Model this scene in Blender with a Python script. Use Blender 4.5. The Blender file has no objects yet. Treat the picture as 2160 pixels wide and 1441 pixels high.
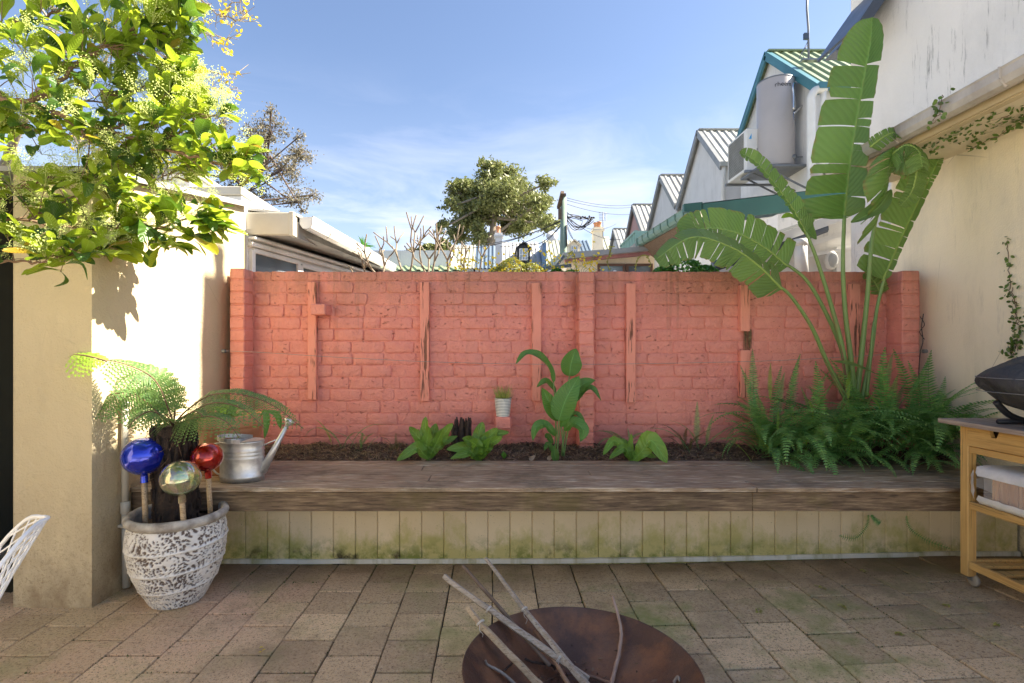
import bpy, bmesh, math, random
from mathutils import Vector, Matrix, Euler, noise as mn
random.seed(7)
R = math.radians
sc = bpy.context.scene
col = sc.collection
# ------------------------------------------------------------------ camera, world, sun, exposure
F, CX, CY, H = 1100.0, 1045.0, 740.0, 1.245
cam_d = bpy.data.cameras.new('camera'); cam = bpy.data.objects.new('camera', cam_d); col.objects.link(cam)
cam.location = (0, 0, H); cam.rotation_euler = (R(90), 0, 0)
cam_d.sensor_width = 36; cam_d.lens = 36 * F / 2160
cam_d.shift_x = (1080 - CX) / 2160; cam_d.shift_y = (CY - 720.5) / 2160
cam_d.clip_start = 0.05; cam_d.clip_end = 2000
sc.camera = cam
SUN_DIR = Vector((1.0, 0.065, 0.90)).normalized()          # towards the sun
SUN_EL = math.asin(SUN_DIR.z); SUN_AZ = math.atan2(SUN_DIR.x, SUN_DIR.y)
w = bpy.data.worlds.new('World'); sc.world = w; w.use_nodes = True
nt = w.node_tree; nt.nodes.clear()
def WN(t): return nt.nodes.new(t)
sky = WN('ShaderNodeTexSky'); sky.sky_type = 'NISHITA'; sky.sun_disc = False
sky.sun_elevation = SUN_EL; sky.sun_rotation = SUN_AZ
sky.air_density = 1.15; sky.dust_density = 0.7; sky.ozone_density = 1.6; sky.altitude = 20
tc = WN('ShaderNodeTexCoord'); sep = WN('ShaderNodeSeparateXYZ'); nt.links.new(tc.outputs['Generated'], sep.inputs[0])
mp = WN('ShaderNodeMapping'); nt.links.new(tc.outputs['Generated'], mp.inputs[0])
mp.inputs['Scale'].default_value = (1.6, 1.0, 5.5); mp.inputs['Rotation'].default_value = (0, R(14), 0)
mp.inputs['Location'].default_value = (0.35, 0.2, 0.1)
cn = WN('ShaderNodeTexNoise'); cn.inputs['Scale'].default_value = 2.3; cn.inputs['Detail'].default_value = 9; cn.inputs['Roughness'].default_value = .58; cn.inputs['Distortion'].default_value = .5
nt.links.new(mp.outputs[0], cn.inputs['Vector'])
cr_ = WN('ShaderNodeMapRange'); cr_.inputs['From Min'].default_value = .45; cr_.inputs['From Max'].default_value = .72
nt.links.new(cn.outputs['Fac'], cr_.inputs['Value'])
hz = WN('ShaderNodeMapRange'); hz.interpolation_type = 'SMOOTHSTEP'
hz.inputs['From Min'].default_value = .50; hz.inputs['From Max'].default_value = .08; nt.links.new(sep.outputs['Z'], hz.inputs['Value'])
mu = WN('ShaderNodeMath'); mu.operation = 'MULTIPLY'; nt.links.new(cr_.outputs[0], mu.inputs[0]); nt.links.new(hz.outputs[0], mu.inputs[1])
hb = WN('ShaderNodeMapRange'); hb.inputs['From Min'].default_value = .45; hb.inputs['From Max'].default_value = 0.0; hb.inputs['To Max'].default_value = .22
nt.links.new(sep.outputs['Z'], hb.inputs['Value'])
ad = WN('ShaderNodeMath'); ad.operation = 'ADD'; ad.use_clamp = True; nt.links.new(mu.outputs[0], ad.inputs[0]); nt.links.new(hb.outputs[0], ad.inputs[1])
mx = WN('ShaderNodeMix'); mx.data_type = 'RGBA'; nt.links.new(ad.outputs[0], mx.inputs[0]); nt.links.new(sky.outputs[0], mx.inputs[6])
mx.inputs[7].default_value = (6.0, 6.3, 6.8, 1)
bg = WN('ShaderNodeBackground'); bg.inputs['Strength'].default_value = 0.0575
tn = WN('ShaderNodeMix'); tn.data_type = 'RGBA'; tn.blend_type = 'MULTIPLY'; tn.inputs[0].default_value = 1; tn.inputs[7].default_value = (.98, .945, 1.0, 1); nt.links.new(mx.outputs[2], tn.inputs[6]); nt.links.new(tn.outputs[2], bg.inputs[0])
wo = WN('ShaderNodeOutputWorld'); nt.links.new(bg.outputs[0], wo.inputs[0])
sd = bpy.data.lights.new('sun', 'SUN'); sun = bpy.data.objects.new('sun', sd); col.objects.link(sun)
sd.energy = 5.0; sd.angle = R(0.53); sd.color = (1.0, 0.90, 0.74)
sun.rotation_euler = SUN_DIR.to_track_quat('Z', 'Y').to_euler(); sun.location = (8, 2, 9)
sc.view_settings.view_transform = 'Standard'; sc.view_settings.look = 'None'
sc.view_settings.gamma = 1; sc.view_settings.use_curve_mapping = False
sc.view_settings.exposure = 2.0
sc.cycles.max_bounces = 8; sc.cycles.diffuse_bounces = 5; sc.cycles.transparent_max_bounces = 12

# ------------------------------------------------------------------ helpers
def P(px, py, d): return Vector(((px - CX) * d / F, d, H - (py - CY) * d / F))
W = {}
def wloc(o): return W.get(o, Vector((0, 0, 0)))
def cr(pts, n=6, closed=False):
    pts = [Vector(p) for p in pts]; out = []
    m = len(pts)
    for i in range(m - 1):
        p0 = pts[max(0, i - 1)]; p1 = pts[i]; p2 = pts[i + 1]; p3 = pts[min(m - 1, i + 2)]
        for k in range(n):
            t = k / n
            out.append(.5 * ((2 * p1) + (p2 - p0) * t + (2 * p0 - 5 * p1 + 4 * p2 - p3) * t * t + (3 * p1 - p0 - 3 * p2 + p3) * t ** 3))
    out.append(pts[-1].copy()); return out
class MB:
    def __init__(s): s.v = []; s.f = []; s.m = []; s.uv = {}; s.sm = []
    def add(s, vs, fs, m=0, sm=False, uvs=None):
        b = len(s.v); s.v += [tuple(v) for v in vs]
        for i, f in enumerate(fs):
            s.f.append(tuple(b + k for k in f)); s.m.append(m); s.sm.append(sm)
        if uvs:
            for i, u in enumerate(uvs): s.uv[b + i] = u
        return b
    def box(s, a, b, ch=0, m=0, M=None):
        a = Vector(a); b = Vector(b); c = (a + b) / 2; h = Vector((abs(b.x - a.x), abs(b.y - a.y), abs(b.z - a.z))) / 2
        if ch <= 0:
            vs = [Vector((x, y, z)) for x in (-h.x, h.x) for y in (-h.y, h.y) for z in (-h.z, h.z)]
            fs = [(0, 1, 3, 2), (4, 6, 7, 5), (0, 4, 5, 1), (2, 3, 7, 6), (0, 2, 6, 4), (1, 5, 7, 3)]
        else:
            ch = min(ch, h.x * .8, h.y * .8, h.z * .8); vs = []; ix = {}
            for sx in (-1, 1):
                for sy in (-1, 1):
                    for sz in (-1, 1):
                        for ax in range(3):
                            p = [sx * (h.x - ch), sy * (h.y - ch), sz * (h.z - ch)]
                            p[ax] = (sx, sy, sz)[ax] * h[ax]; ix[(sx, sy, sz, ax)] = len(vs); vs.append(Vector(p))
            fs = []
            for ax in range(3):
                o1, o2 = [k for k in range(3) if k != ax]
                for sg in (-1, 1):
                    q = []
                    for (u, v) in ((-1, -1), (1, -1), (1, 1), (-1, 1)):
                        k = [0, 0, 0]; k[ax] = sg; k[o1] = u; k[o2] = v; q.append(ix[(k[0], k[1], k[2], ax)])
                    fs.append(tuple(q))
            for e in range(3):
                o1, o2 = [k for k in range(3) if k != e]
                for u in (-1, 1):
                    for v in (-1, 1):
                        k0 = [0, 0, 0]; k0[o1] = u; k0[o2] = v; k1 = list(k0); k0[e] = -1; k1[e] = 1
                        fs.append((ix[(*k0, o1)], ix[(*k1, o1)], ix[(*k1, o2)], ix[(*k0, o2)]))
            for sx in (-1, 1):
                for sy in (-1, 1):
                    for sz in (-1, 1): fs.append(tuple(ix[(sx, sy, sz, ax)] for ax in range(3)))
        vs = [(M @ v if M else v) + c for v in vs]
        s.add(vs, fs, m)
        return s
    def beam(s, p, q, wd, ht, m=0, up=(0, 0, 1), ch=0):
        p = Vector(p); q = Vector(q); d = (q - p); L = d.length; d.normalize(); up = Vector(up)
        x = d; y = up.cross(x).normalized(); z = x.cross(y)
        Mx = Matrix((x, y, z)).transposed(); c = (p + q) / 2
        s.box(c - Vector((L / 2, wd / 2, ht / 2)), c + Vector((L / 2, wd / 2, ht / 2)), ch, m, Mx)
        return s
    def tube(s, pts, r, n=6, m=0, cap=True, sm=True):
        pts = [Vector(p) for p in pts]; L = len(pts)
        if not hasattr(r, '__len__'): r = [r] * L
        up = Vector((0, 0, 1)); vs = []; prev = None
        for i, p in enumerate(pts):
            t = (pts[min(i + 1, L - 1)] - pts[max(i - 1, 0)])
            if t.length < 1e-9: t = Vector((0, 0, 1))
            t.normalize()
            if prev is None:
                a = t.cross(up)
                if a.length < .05: a = t.cross(Vector((1, 0, 0)))
            else: a = prev - t * prev.dot(t)
            a.normalize(); prev = a; b = t.cross(a)
            for k in range(n):
                th = 2 * math.pi * k / n; vs.append(p + (a * math.cos(th) + b * math.sin(th)) * r[i])
        fs = [(i * n + k, i * n + (k + 1) % n, (i + 1) * n + (k + 1) % n, (i + 1) * n + k) for i in range(L - 1) for k in range(n)]
        if cap: fs += [tuple(range(n))[::-1], tuple((L - 1) * n + k for k in range(n))]
        s.add(vs, fs, m, sm); return s
    def lathe(s, c, prof, n=32, m=0, sx=1, sy=1, sm=True, M=None):
        c = Vector(c); vs = []
        for (r, z) in prof:
            for k in range(n):
                th = 2 * math.pi * k / n; v = Vector((r * sx * math.cos(th), r * sy * math.sin(th), z)); vs.append(c + (M @ v if M else v))
        L = len(prof)
        fs = [(i * n + k, i * n + (k + 1) % n, (i + 1) * n + (k + 1) % n, (i + 1) * n + k) for i in range(L - 1) for k in range(n)]
        s.add(vs, fs, m, sm); return s
    def prism(s, poly, ext, m=0):
        poly = [Vector(p) for p in poly]; ext = Vector(ext); n = len(poly)
        vs = poly + [p + ext for p in poly]
        fs = [tuple(range(n))[::-1], tuple(range(n, 2 * n))] + [(k, (k + 1) % n, n + (k + 1) % n, n + k) for k in range(n)]
        s.add(vs, fs, m); return s
    def quad(s, *p, m=0): s.add([Vector(q) for q in p], [tuple(range(len(p)))], m); return s
    def sphere(s, c, r, n=24, k=14, m=0, sx=1, sy=1, sz=1, flip=False):
        prof = [(max(1e-4, r * math.sin(math.pi * i / k)), -r * sz * math.cos(math.pi * i / k)) for i in range(k + 1)]
        if flip: prof = prof[::-1]
        return s.lathe(c, prof, n, m, sx, sy)
    def corr(s, p, along, down, pitch, h, m=0):       # ribbed sheet: along = across the ribs
        p = Vector(p); along = Vector(along); down = Vector(down); L = along.length; u = along.normalized(); nrm = u.cross(down).normalized()
        if nrm.z < 0: nrm = -nrm
        n = max(1, int(L / pitch)); pr = []
        for i in range(n):
            for (f, hh) in ((0, 0), (.45, 0), (.58, h), (.87, h)): pr.append(((i + f) * pitch, hh))
        pr.append((L, 0)); vs = []
        for (x, hh) in pr: q = p + u * x + nrm * hh; vs += [q, q + down]
        s.add(vs, [(2 * i, 2 * i + 2, 2 * i + 3, 2 * i + 1) for i in range(len(pr) - 1)], m)
        # underside, so the sheet has thickness
        t = nrm * .02
        s.add([p - t, p + along - t, p + along + down - t, p + down - t, p, p + along, p + along + down, p + down],
              [(3, 2, 1, 0), (0, 1, 5, 4), (1, 2, 6, 5), (2, 3, 7, 6), (3, 0, 4, 7)], m)
        return s
    def leaf(s, pts, wid, nrm, m=0, fold=.15, ruf=0, rn=5, nu=4, na=5, seed=0, smoothn=4, hw=None):
        """curved leaf along pts; wid(t) half width; nrm = face normal hint"""
        pts = cr(pts, smoothn); L = len(pts); nrm = Vector(nrm); vs = []; uv = []
        for i, p in enumerate(pts):
            t = i / (L - 1); tg = (pts[min(i + 1, L - 1)] - pts[max(0, i - 1)]).normalized()
            side = tg.cross(nrm)
            if side.length < .05: side = tg.cross(Vector((1, .3, 0)))
            side.normalize(); nn = side.cross(tg)
            ww = wid(t)
            for k in range(nu + 1):
                u = -1 + 2 * k / nu
                off = fold * abs(u) * ww + (ruf * ww * math.sin(t * rn * 6.28 + seed + u * 1.3) * u * u if ruf else 0)
                vs.append(p + side * (u * ww) + nn * off); uv.append((t, u * .5 + .5))
        n1 = nu + 1
        fs = [(i * n1 + k, i * n1 + k + 1, (i + 1) * n1 + k + 1, (i + 1) * n1 + k) for i in range(L - 1) for k in range(nu)]
        s.add(vs, fs, m, True, uv); return s
    def make(s, name, mats, parent=None, kind=None, label=None, local=False):
        me = bpy.data.meshes.new(name); off = Vector((0, 0, 0)) if local else wloc(parent)
        me.from_pydata([tuple(Vector(v) - off) for v in s.v], [], s.f)
        if not isinstance(mats, (list, tuple)): mats = [mats]
        for mt in mats: me.materials.append(mt)
        me.polygons.foreach_set('material_index', s.m); me.polygons.foreach_set('use_smooth', s.sm)
        if s.uv:
            ul = me.uv_layers.new(name='UVMap'); vi = [0] * len(me.loops); me.loops.foreach_get('vertex_index', vi)
            dat = []
            for i in vi: dat += list(s.uv.get(i, (0, 0)))
            ul.data.foreach_set('uv', dat)
        me.update()
        o = bpy.data.objects.new(name, me); col.objects.link(o)
        if parent is not None: o.parent = parent; W[o] = wloc(parent).copy()
        if kind: o['kind'] = kind
        if label: o['label'] = label
        return o
    def mesh(s, name, mats):
        o = s.make(name, mats, local=True); me = o.data; bpy.data.objects.remove(o); return me
def tag(o, label, cat, group=None, kind=None):
    o['label'] = label; o['category'] = cat
    if group: o['group'] = group
    if kind: o['kind'] = kind
    return o
def thing(name, label, cat, loc=(0, 0, 0), group=None):
    o = bpy.data.objects.new(name, None); col.objects.link(o); o.location = loc; o.empty_display_size = .1
    W[o] = Vector(loc); return tag(o, label, cat, group)
def inst(name, me, parent, loc, rot=(0, 0, 0), scale=(1, 1, 1), label=None):
    o = bpy.data.objects.new(name, me); col.objects.link(o); o.parent = parent
    o.location = Vector(loc) - wloc(parent); o.rotation_euler = rot; o.scale = scale if hasattr(scale, '__len__') else (scale,) * 3
    if label: o['label'] = label
    return o
def joinmesh(name, items, mats, parent=None, kind='stuff'):
    """items: (mesh, matrix) joined into one mesh"""
    vs = []; fs = []; sm = []; uvd = []
    for me, Mx in items:
        b = len(vs); vs += [tuple(Mx @ v.co) for v in me.vertices]
        ul = me.uv_layers.active
        for p in me.polygons:
            fs.append(tuple(b + k for k in p.vertices)); sm.append(p.use_smooth)
            if ul:
                for li in p.loop_indices: uvd += list(ul.data[li].uv)
    me = bpy.data.meshes.new(name); off = wloc(parent)
    me.from_pydata([tuple(Vector(v) - off) for v in vs], [], fs)
    for mt in mats: me.materials.append(mt)
    me.polygons.foreach_set('use_smooth', sm)
    if uvd: me.uv_layers.new(name='UVMap').data.foreach_set('uv', uvd)
    o = bpy.data.objects.new(name, me); col.objects.link(o); o.parent = parent; W[o] = wloc(parent).copy()
    if kind: o['kind'] = kind
    return o
def MX(loc, rot, s=1): return Matrix.LocRotScale(Vector(loc), Euler(rot), Vector((s, s, s)) if not hasattr(s, '__len__') else Vector(s))
def rr(a, b): return random.uniform(a, b)

# ------------------------------------------------------------------ materials
class NT:
    def __init__(s, name):
        s.mat = bpy.data.materials.new(name); s.mat.use_nodes = True; s.t = s.mat.node_tree; s.n = s.t.nodes
        s.b = s.n['Principled BSDF']; s.out = s.n['Material Output']; s.geo = s.n.new('ShaderNodeNewGeometry'); s.tc = s.n.new('ShaderNodeTexCoord')
        s.oi = s.n.new('ShaderNodeObjectInfo')
    def L(s, a, b): s.t.links.new(a, b)
    def val(s, x, inp):
        if isinstance(x, (int, float)): inp.default_value = x
        elif isinstance(x, (tuple, list)): inp.default_value = tuple(x) + (1,) if len(x) == 3 and len(inp.default_value) == 4 else x
        else: s.L(x, inp)
    def pos(s, scale=(1, 1, 1), rot=(0, 0, 0), src='world', loc=(0, 0, 0)):
        o = s.geo.outputs['Position'] if src == 'world' else s.tc.outputs['Object'] if src == 'object' else s.tc.outputs['UV']
        m = s.n.new('ShaderNodeMapping'); m.inputs['Scale'].default_value = scale; m.inputs['Rotation'].default_value = rot; m.inputs['Location'].default_value = loc
        s.L(o, m.inputs[0]); return m.outputs[0]
    def noise(s, vec, scale=5, detail=5, rough=.55, dist=0):
        n = s.n.new('ShaderNodeTexNoise'); n.inputs['Scale'].default_value = scale; n.inputs['Detail'].default_value = detail
        n.inputs['Roughness'].default_value = rough; n.inputs['Distortion'].default_value = dist; s.L(vec, n.inputs['Vector']); return n.outputs['Fac']
    def vor(s, vec, scale=5, out='Distance', feat='F1'):
        n = s.n.new('ShaderNodeTexVoronoi'); n.feature = feat; n.inputs['Scale'].default_value = scale; s.L(vec, n.inputs['Vector']); return n.outputs[out]
    def mr(s, v, a, b, c=0, d=1, smooth=False):
        n = s.n.new('ShaderNodeMapRange'); n.clamp = True
        if smooth: n.interpolation_type = 'SMOOTHSTEP'
        s.val(v, n.inputs['Value']); n.inputs['From Min'].default_value = a; n.inputs['From Max'].default_value = b
        n.inputs['To Min'].default_value = c; n.inputs['To Max'].default_value = d; return n.outputs[0]
    def math(s, op, a, b=0, clamp=False):
        n = s.n.new('ShaderNodeMath'); n.operation = op; n.use_clamp = clamp; s.val(a, n.inputs[0]); s.val(b, n.inputs[1]); return n.outputs[0]
    def mix(s, f, a, b, mode='MIX'):
        n = s.n.new('ShaderNodeMix'); n.data_type = 'RGBA'; n.blend_type = mode; s.val(f, n.inputs[0]); s.val(a, n.inputs[6]); s.val(b, n.inputs[7]); return n.outputs[2]
    def xyz(s, i, src='world'):
        n = s.n.new('ShaderNodeSeparateXYZ'); s.L(s.geo.outputs['Position'] if src == 'world' else s.tc.outputs['Object'] if src == 'object' else s.tc.outputs['UV'], n.inputs[0]); return n.outputs[i]
    def hsv(s, c, h=.5, sat=1, v=1):
        n = s.n.new('ShaderNodeHueSaturation'); s.val(h, n.inputs['Hue']); s.val(sat, n.inputs['Saturation']); s.val(v, n.inputs['Value']); s.val(c, n.inputs['Color']); return n.outputs[0]
    def bump(s, h, dist=.01, strength=1.0, prev=None):
        n = s.n.new('ShaderNodeBump'); n.inputs['Distance'].default_value = dist; n.inputs['Strength'].default_value = strength; s.val(h, n.inputs['Height'])
        if prev is not None: s.L(prev, n.inputs['Normal'])
        return n.outputs[0]
    def fin(s, c, rough=.7, nrm=None, metal=0, **kw):
        s.val(c, s.b.inputs['Base Color']); s.val(rough, s.b.inputs['Roughness']); s.val(metal, s.b.inputs['Metallic'])
        if nrm is not None: s.L(nrm, s.b.inputs['Normal'])
        for k, v in kw.items(): s.val(v, s.b.inputs[k.replace('_', ' ')])
        return s.mat
def simple(name, c1, c2=None, scale=4, rough=.6, bump=.002, bscale=60, metal=0, stain=None, st=(1, 1, 1), src='world', **kw):
    k = NT(name); v = k.pos(st, src=src); c2 = c2 or tuple(x * .82 for x in c1)
    n1 = k.noise(v, scale, 6); c = k.mix(k.mr(n1, .35, .68), c1, c2)
    if stain:
        sc_, lo, hi, colr = stain; c = k.mix(k.mr(k.noise(k.pos((1, 1, .18), src=src), sc_, 6, .65), lo, hi), c, colr)
    nr = k.bump(k.noise(k.pos(src=src), bscale, 4), bump) if bump else None
    return k.fin(c, k.mr(n1, .3, .7, rough * .88, min(1, rough * 1.1)), nr, metal, **kw)
def leafmat(name, c1, c2, trans=.45, rough=.38, vein=None, tcol=None, vs=.35, dry=None):
    k = NT(name); rnd = k.math('FRACT', k.math('ADD', k.oi.outputs['Random'], k.geo.outputs['Random Per Island']))
    c = k.mix(rnd, c1, c2)
    c = k.hsv(c, v=k.mr(k.math('FRACT', k.math('MULTIPLY', rnd, 7.3)), 0, 1, 1 - vs, 1 + vs))
    c = k.mix(k.mr(k.noise(k.pos(), 9, 4), .3, .75, 0, .35), c, c2)
    nr = None
    if vein:
        u = k.xyz(0, 'uv'); vv = k.xyz(1, 'uv'); d = k.math('ABSOLUTE', k.math('SUBTRACT', vv, .5))
        ph = k.math('MULTIPLY', k.math('SUBTRACT', u, k.math('MULTIPLY', d, .25)), vein)
        wv = k.math('SINE', ph)
        c = k.mix(k.mr(wv, .3, 1, 0, .22), c, tuple(min(1, x * 1.7 + .01) for x in c1))
        c = k.mix(k.mr(d, .0, .035, .75, 0), c, tuple(min(1, x * 2.2 + .05) for x in c1))
        nr = k.bump(wv, .002, .6)
        if vein > 150: c = k.mix(k.math('MULTIPLY', k.mr(d, .455, .497), k.mr(k.noise(k.pos(), 30, 4), .42, .6)), c, (.26, .17, .06))
    if dry: c = k.mix(k.mr(k.math('FRACT', k.math('MULTIPLY', rnd, 13.7)), 1 - dry, 1 - dry + .02), c, (.42, .26, .03))
    c0 = k.fin(c, rough, nr)
    tr = k.n.new('ShaderNodeBsdfTranslucent'); k.val(k.mix(.6, c, tcol or tuple(min(1, x * 1.8) for x in c1)), tr.inputs[0])
    ms = k.n.new('ShaderNodeMixShader'); ms.inputs[0].default_value = trans
    k.L(k.b.outputs[0], ms.inputs[1]); k.L(tr.outputs[0], ms.inputs[2]); k.L(ms.outputs[0], k.out.inputs[0]); return c0

# painted brick
def red_paint(name, crack=False):
    k = NT(name); v = k.pos()
    big = k.noise(v, 1.3, 5); c = k.mix(k.mr(big, .35, .68), (.73, .275, .21), (.67, .225, .185))
    c = k.mix(k.mr(k.noise(v, 14, 5, .6), .4, .75, 0, .5), c, (.78, .33, .255))
    c = k.mix(k.mr(k.noise(v, 60, 4, .6), .62, .8, 0, .35), c, (.38, .11, .08))
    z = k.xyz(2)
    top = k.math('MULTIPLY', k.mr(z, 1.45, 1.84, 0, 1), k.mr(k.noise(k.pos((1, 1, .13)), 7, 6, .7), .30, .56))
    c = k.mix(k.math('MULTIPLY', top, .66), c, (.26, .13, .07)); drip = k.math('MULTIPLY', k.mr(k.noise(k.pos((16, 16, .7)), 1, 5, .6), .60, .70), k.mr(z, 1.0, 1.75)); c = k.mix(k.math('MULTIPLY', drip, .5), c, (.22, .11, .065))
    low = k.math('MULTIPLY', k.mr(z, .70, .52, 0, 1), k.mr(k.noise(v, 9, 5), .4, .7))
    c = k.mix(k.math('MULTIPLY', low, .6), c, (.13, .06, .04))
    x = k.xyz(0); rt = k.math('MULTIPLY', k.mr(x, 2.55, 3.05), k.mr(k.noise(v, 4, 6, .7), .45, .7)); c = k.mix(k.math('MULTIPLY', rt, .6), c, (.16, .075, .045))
    h = k.math('ADD', k.noise(v, 26, 6, .62), k.math('MULTIPLY', k.noise(v, 95, 4), .35))
    if crack:
        c = k.mix(.35, c, (.84, .34, .22))
        st = k.noise(k.pos((55, 55, 3.2)), 1, 4, .6, .6); big2 = k.noise(k.pos((1, 1, .8)), 4.3, 3)
        cm = k.math('MULTIPLY', k.mr(st, .555, .60), k.mr(big2, .44, .52))
        c = k.mix(cm, c, (.035, .022, .015)); c = k.mix(k.math('MULTIPLY', k.mr(st, .53, .6), k.mr(big2, .45, .56, 0, .7)), c, (.30, .12, .07))
        h = k.math('SUBTRACT', k.noise(k.pos((60, 60, 2)), 1, 4), k.math('MULTIPLY', cm, 1.5))
        return k.fin(c, .75, k.bump(h, .004, .9))
    pit = k.math('MULTIPLY', k.mr(k.noise(k.pos((1, 1, 1.8), rot=(0, .5, 0)), 34, 5, .75), .62, .67), k.mr(k.noise(v, 5, 3), .42, .56)); c = k.mix(k.math('MULTIPLY', pit, .7), c, (.20, .06, .04)); h = k.math('SUBTRACT', h, k.math('MULTIPLY', pit, .8))
    return k.fin(c, .6, k.bump(h, .012, 1.0))
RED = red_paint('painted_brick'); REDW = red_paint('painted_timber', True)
def plaster(name, c1, c2, base=None, stain=0, bmp=.006, bs=22):
    k = NT(name); v = k.pos(); c = k.mix(k.mr(k.noise(v, 1.1, 5), .3, .7), c1, c2)
    z = k.xyz(2)
    if base:
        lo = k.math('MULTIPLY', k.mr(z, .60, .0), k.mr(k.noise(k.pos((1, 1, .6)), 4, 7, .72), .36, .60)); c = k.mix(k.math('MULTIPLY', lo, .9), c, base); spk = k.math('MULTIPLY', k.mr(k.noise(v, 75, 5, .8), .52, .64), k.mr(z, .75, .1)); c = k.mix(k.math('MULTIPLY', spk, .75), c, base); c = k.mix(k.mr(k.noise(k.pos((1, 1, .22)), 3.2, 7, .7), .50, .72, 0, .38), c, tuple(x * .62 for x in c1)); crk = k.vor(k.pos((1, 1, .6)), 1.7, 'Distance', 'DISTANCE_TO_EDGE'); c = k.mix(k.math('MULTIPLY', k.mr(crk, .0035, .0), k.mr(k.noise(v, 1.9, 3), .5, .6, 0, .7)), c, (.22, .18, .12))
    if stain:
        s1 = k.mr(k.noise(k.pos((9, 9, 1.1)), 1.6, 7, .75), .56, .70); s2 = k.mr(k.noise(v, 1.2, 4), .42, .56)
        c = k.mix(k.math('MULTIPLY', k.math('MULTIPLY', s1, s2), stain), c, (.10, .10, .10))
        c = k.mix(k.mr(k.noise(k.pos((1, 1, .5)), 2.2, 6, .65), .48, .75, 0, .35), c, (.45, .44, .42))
    c = k.mix(k.mr(k.noise(v, 130, 3), .60, .75, 0, .2), c, tuple(x * .72 for x in c1))
    h = k.math('ADD', k.noise(v, bs, 5, .6), k.math('MULTIPLY', k.noise(v, 120, 3), .45))
    return k.fin(c, .82, k.bump(h, bmp * 1.9, .8))
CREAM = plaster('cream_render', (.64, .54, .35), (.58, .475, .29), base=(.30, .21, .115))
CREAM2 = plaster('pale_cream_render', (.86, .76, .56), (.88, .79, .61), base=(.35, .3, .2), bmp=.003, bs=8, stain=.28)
GREYW = plaster('weathered_white_render', (.82, .80, .77), (.74, .72, .69), stain=.95)
WHITEW = plaster('white_render', (.78, .77, .75), (.70, .69, .67), stain=.35, bmp=.003)
PINKW = plaster('pink_render', (.58, .36, .33), (.50, .31, .28), bmp=.003)
WPAINT = simple('white_paint', (.78, .77, .74), (.68, .67, .63), 3, .45, .001, stain=(3, .55, .8, (.42, .41, .38)))
CPAINT = simple('cream_metal_paint', (.60, .56, .46), (.52, .48, .39), 3, .45, .001, stain=(3, .55, .8, (.3, .27, .2)))
BLUEGREY = simple('bluegrey_paint', (.06, .08, .12), None, 4, .4, .001)
TEAL = simple('teal_paint', (.06, .21, .26), (.05, .17, .21), 3, .45, .001)
DGREEN = simple('dark_green_paint', (.022, .10, .085), (.018, .08, .07), 3, .4, .001)
SAGE = simple('sage_paint', (.20, .29, .25), None, 3, .5, .001)
MINT = simple('mint_paint', (.33, .55, .47), None, 3, .5, .001)
ZINC = simple('zinc_roof', (.46, .46, .43), (.36, .36, .34), 2, .5, .001, stain=(1.2, .5, .8, (.25, .23, .2)))
ROOFW = simple('pale_roof', (.58, .57, .54), (.50, .49, .46), 2, .5, .001)
ROOFG = simple('green_roof', (.26, .33, .19), (.21, .27, .16), 2, .5, .001)
ROOFB = simple('blue_roof', (.12, .17, .23), None, 2, .5, .001)
ROOFC = simple('cream_roof', (.48, .48, .38), None, 2, .5, .001)
GREYM = simple('grey_metal', (.30, .31, .31), None, 5, .4, .001)
STEEL = simple('steel_bracket', (.22, .23, .24), None, 5, .4, .001, metal=.6)
BLACK = simple('black_paint', (.022, .024, .03), None, 5, .5, .001)
DOORG = simple('charcoal_door_paint', (.035, .045, .045), (.03, .038, .038), 5, .5, .001)
TERRA = simple('terracotta', (.52, .235, .11), (.45, .20, .10), 9, .7, .002, stain=(8, .5, .75, (.62, .42, .28)))
BROWNF = simple('brown_window_frame', (.13, .065, .04), None, 5, .5, .001)
CONC = simple('concrete', (.35, .33, .29), (.28, .26, .23), 4, .85, .003, 60)
def glassm(name, c=(.10, .13, .15)):
    k = NT(name); c = k.mix(k.mr(k.noise(k.pos(), 1.2, 3), .4, .6), c, tuple(x * 2.4 for x in c)); return k.fin(c, .06, None, 0, **{'Specular_IOR_Level': .9})
GLASS = glassm('window_glass')
def woodm(name, c1, c2, c3, axis='x', rough=.8, moss=None, s=1, src='world'):
    k = NT(name); st = {'x': (1.8, 22, 22), 'y': (22, .9, 22), 'z': (22, 22, .9)}[axis]; st = tuple(a * s for a in st)
    v = k.pos(st, src=src); g = k.noise(v, 1.6, 7, .66, .3); g2 = k.noise(k.pos(tuple(a * 3.3 for a in st), src=src), 1.3, 5, .6)
    c = k.mix(k.mr(g, .36, .62), c1, c2); c = k.mix(k.mr(g2, .50, .66, 0, .85), c, c3); c = k.mix(k.mr(g2, .44, .34, 0, .8), c, tuple(x * .45 for x in c1))
    c = k.hsv(c, v=k.mr(k.oi.outputs['Random'], 0, 1, .84, 1.16))
    c = k.mix(k.mr(k.noise(k.pos(src=src), 2.2, 5, .6), .45, .72, 0, .45), c, tuple(x * .55 for x in c1))
    if moss: c = k.mix(k.math('MULTIPLY', k.mr(k.noise(k.pos(src=src), 3.1, 6, .7), .52, .68), .6), c, moss)
    return k.fin(c, rough, k.bump(k.math('ADD', g, k.math('MULTIPLY', g2, .6)), .003, .8))
BENCH = woodm('weathered_bench_timber', (.25, .165, .10), (.37, .275, .175), (.60, .51, .39), 'x', moss=(.085, .07, .04))
FASC = woodm('dark_bench_fascia', (.12, .078, .045), (.21, .14, .082), (.36, .26, .15), 'x', moss=(.13, .10, .03))
PINE = woodm('cart_pine', (.60, .36, .115), (.66, .42, .15), (.45, .25, .08), 'z', .5, s=.6)
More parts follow.
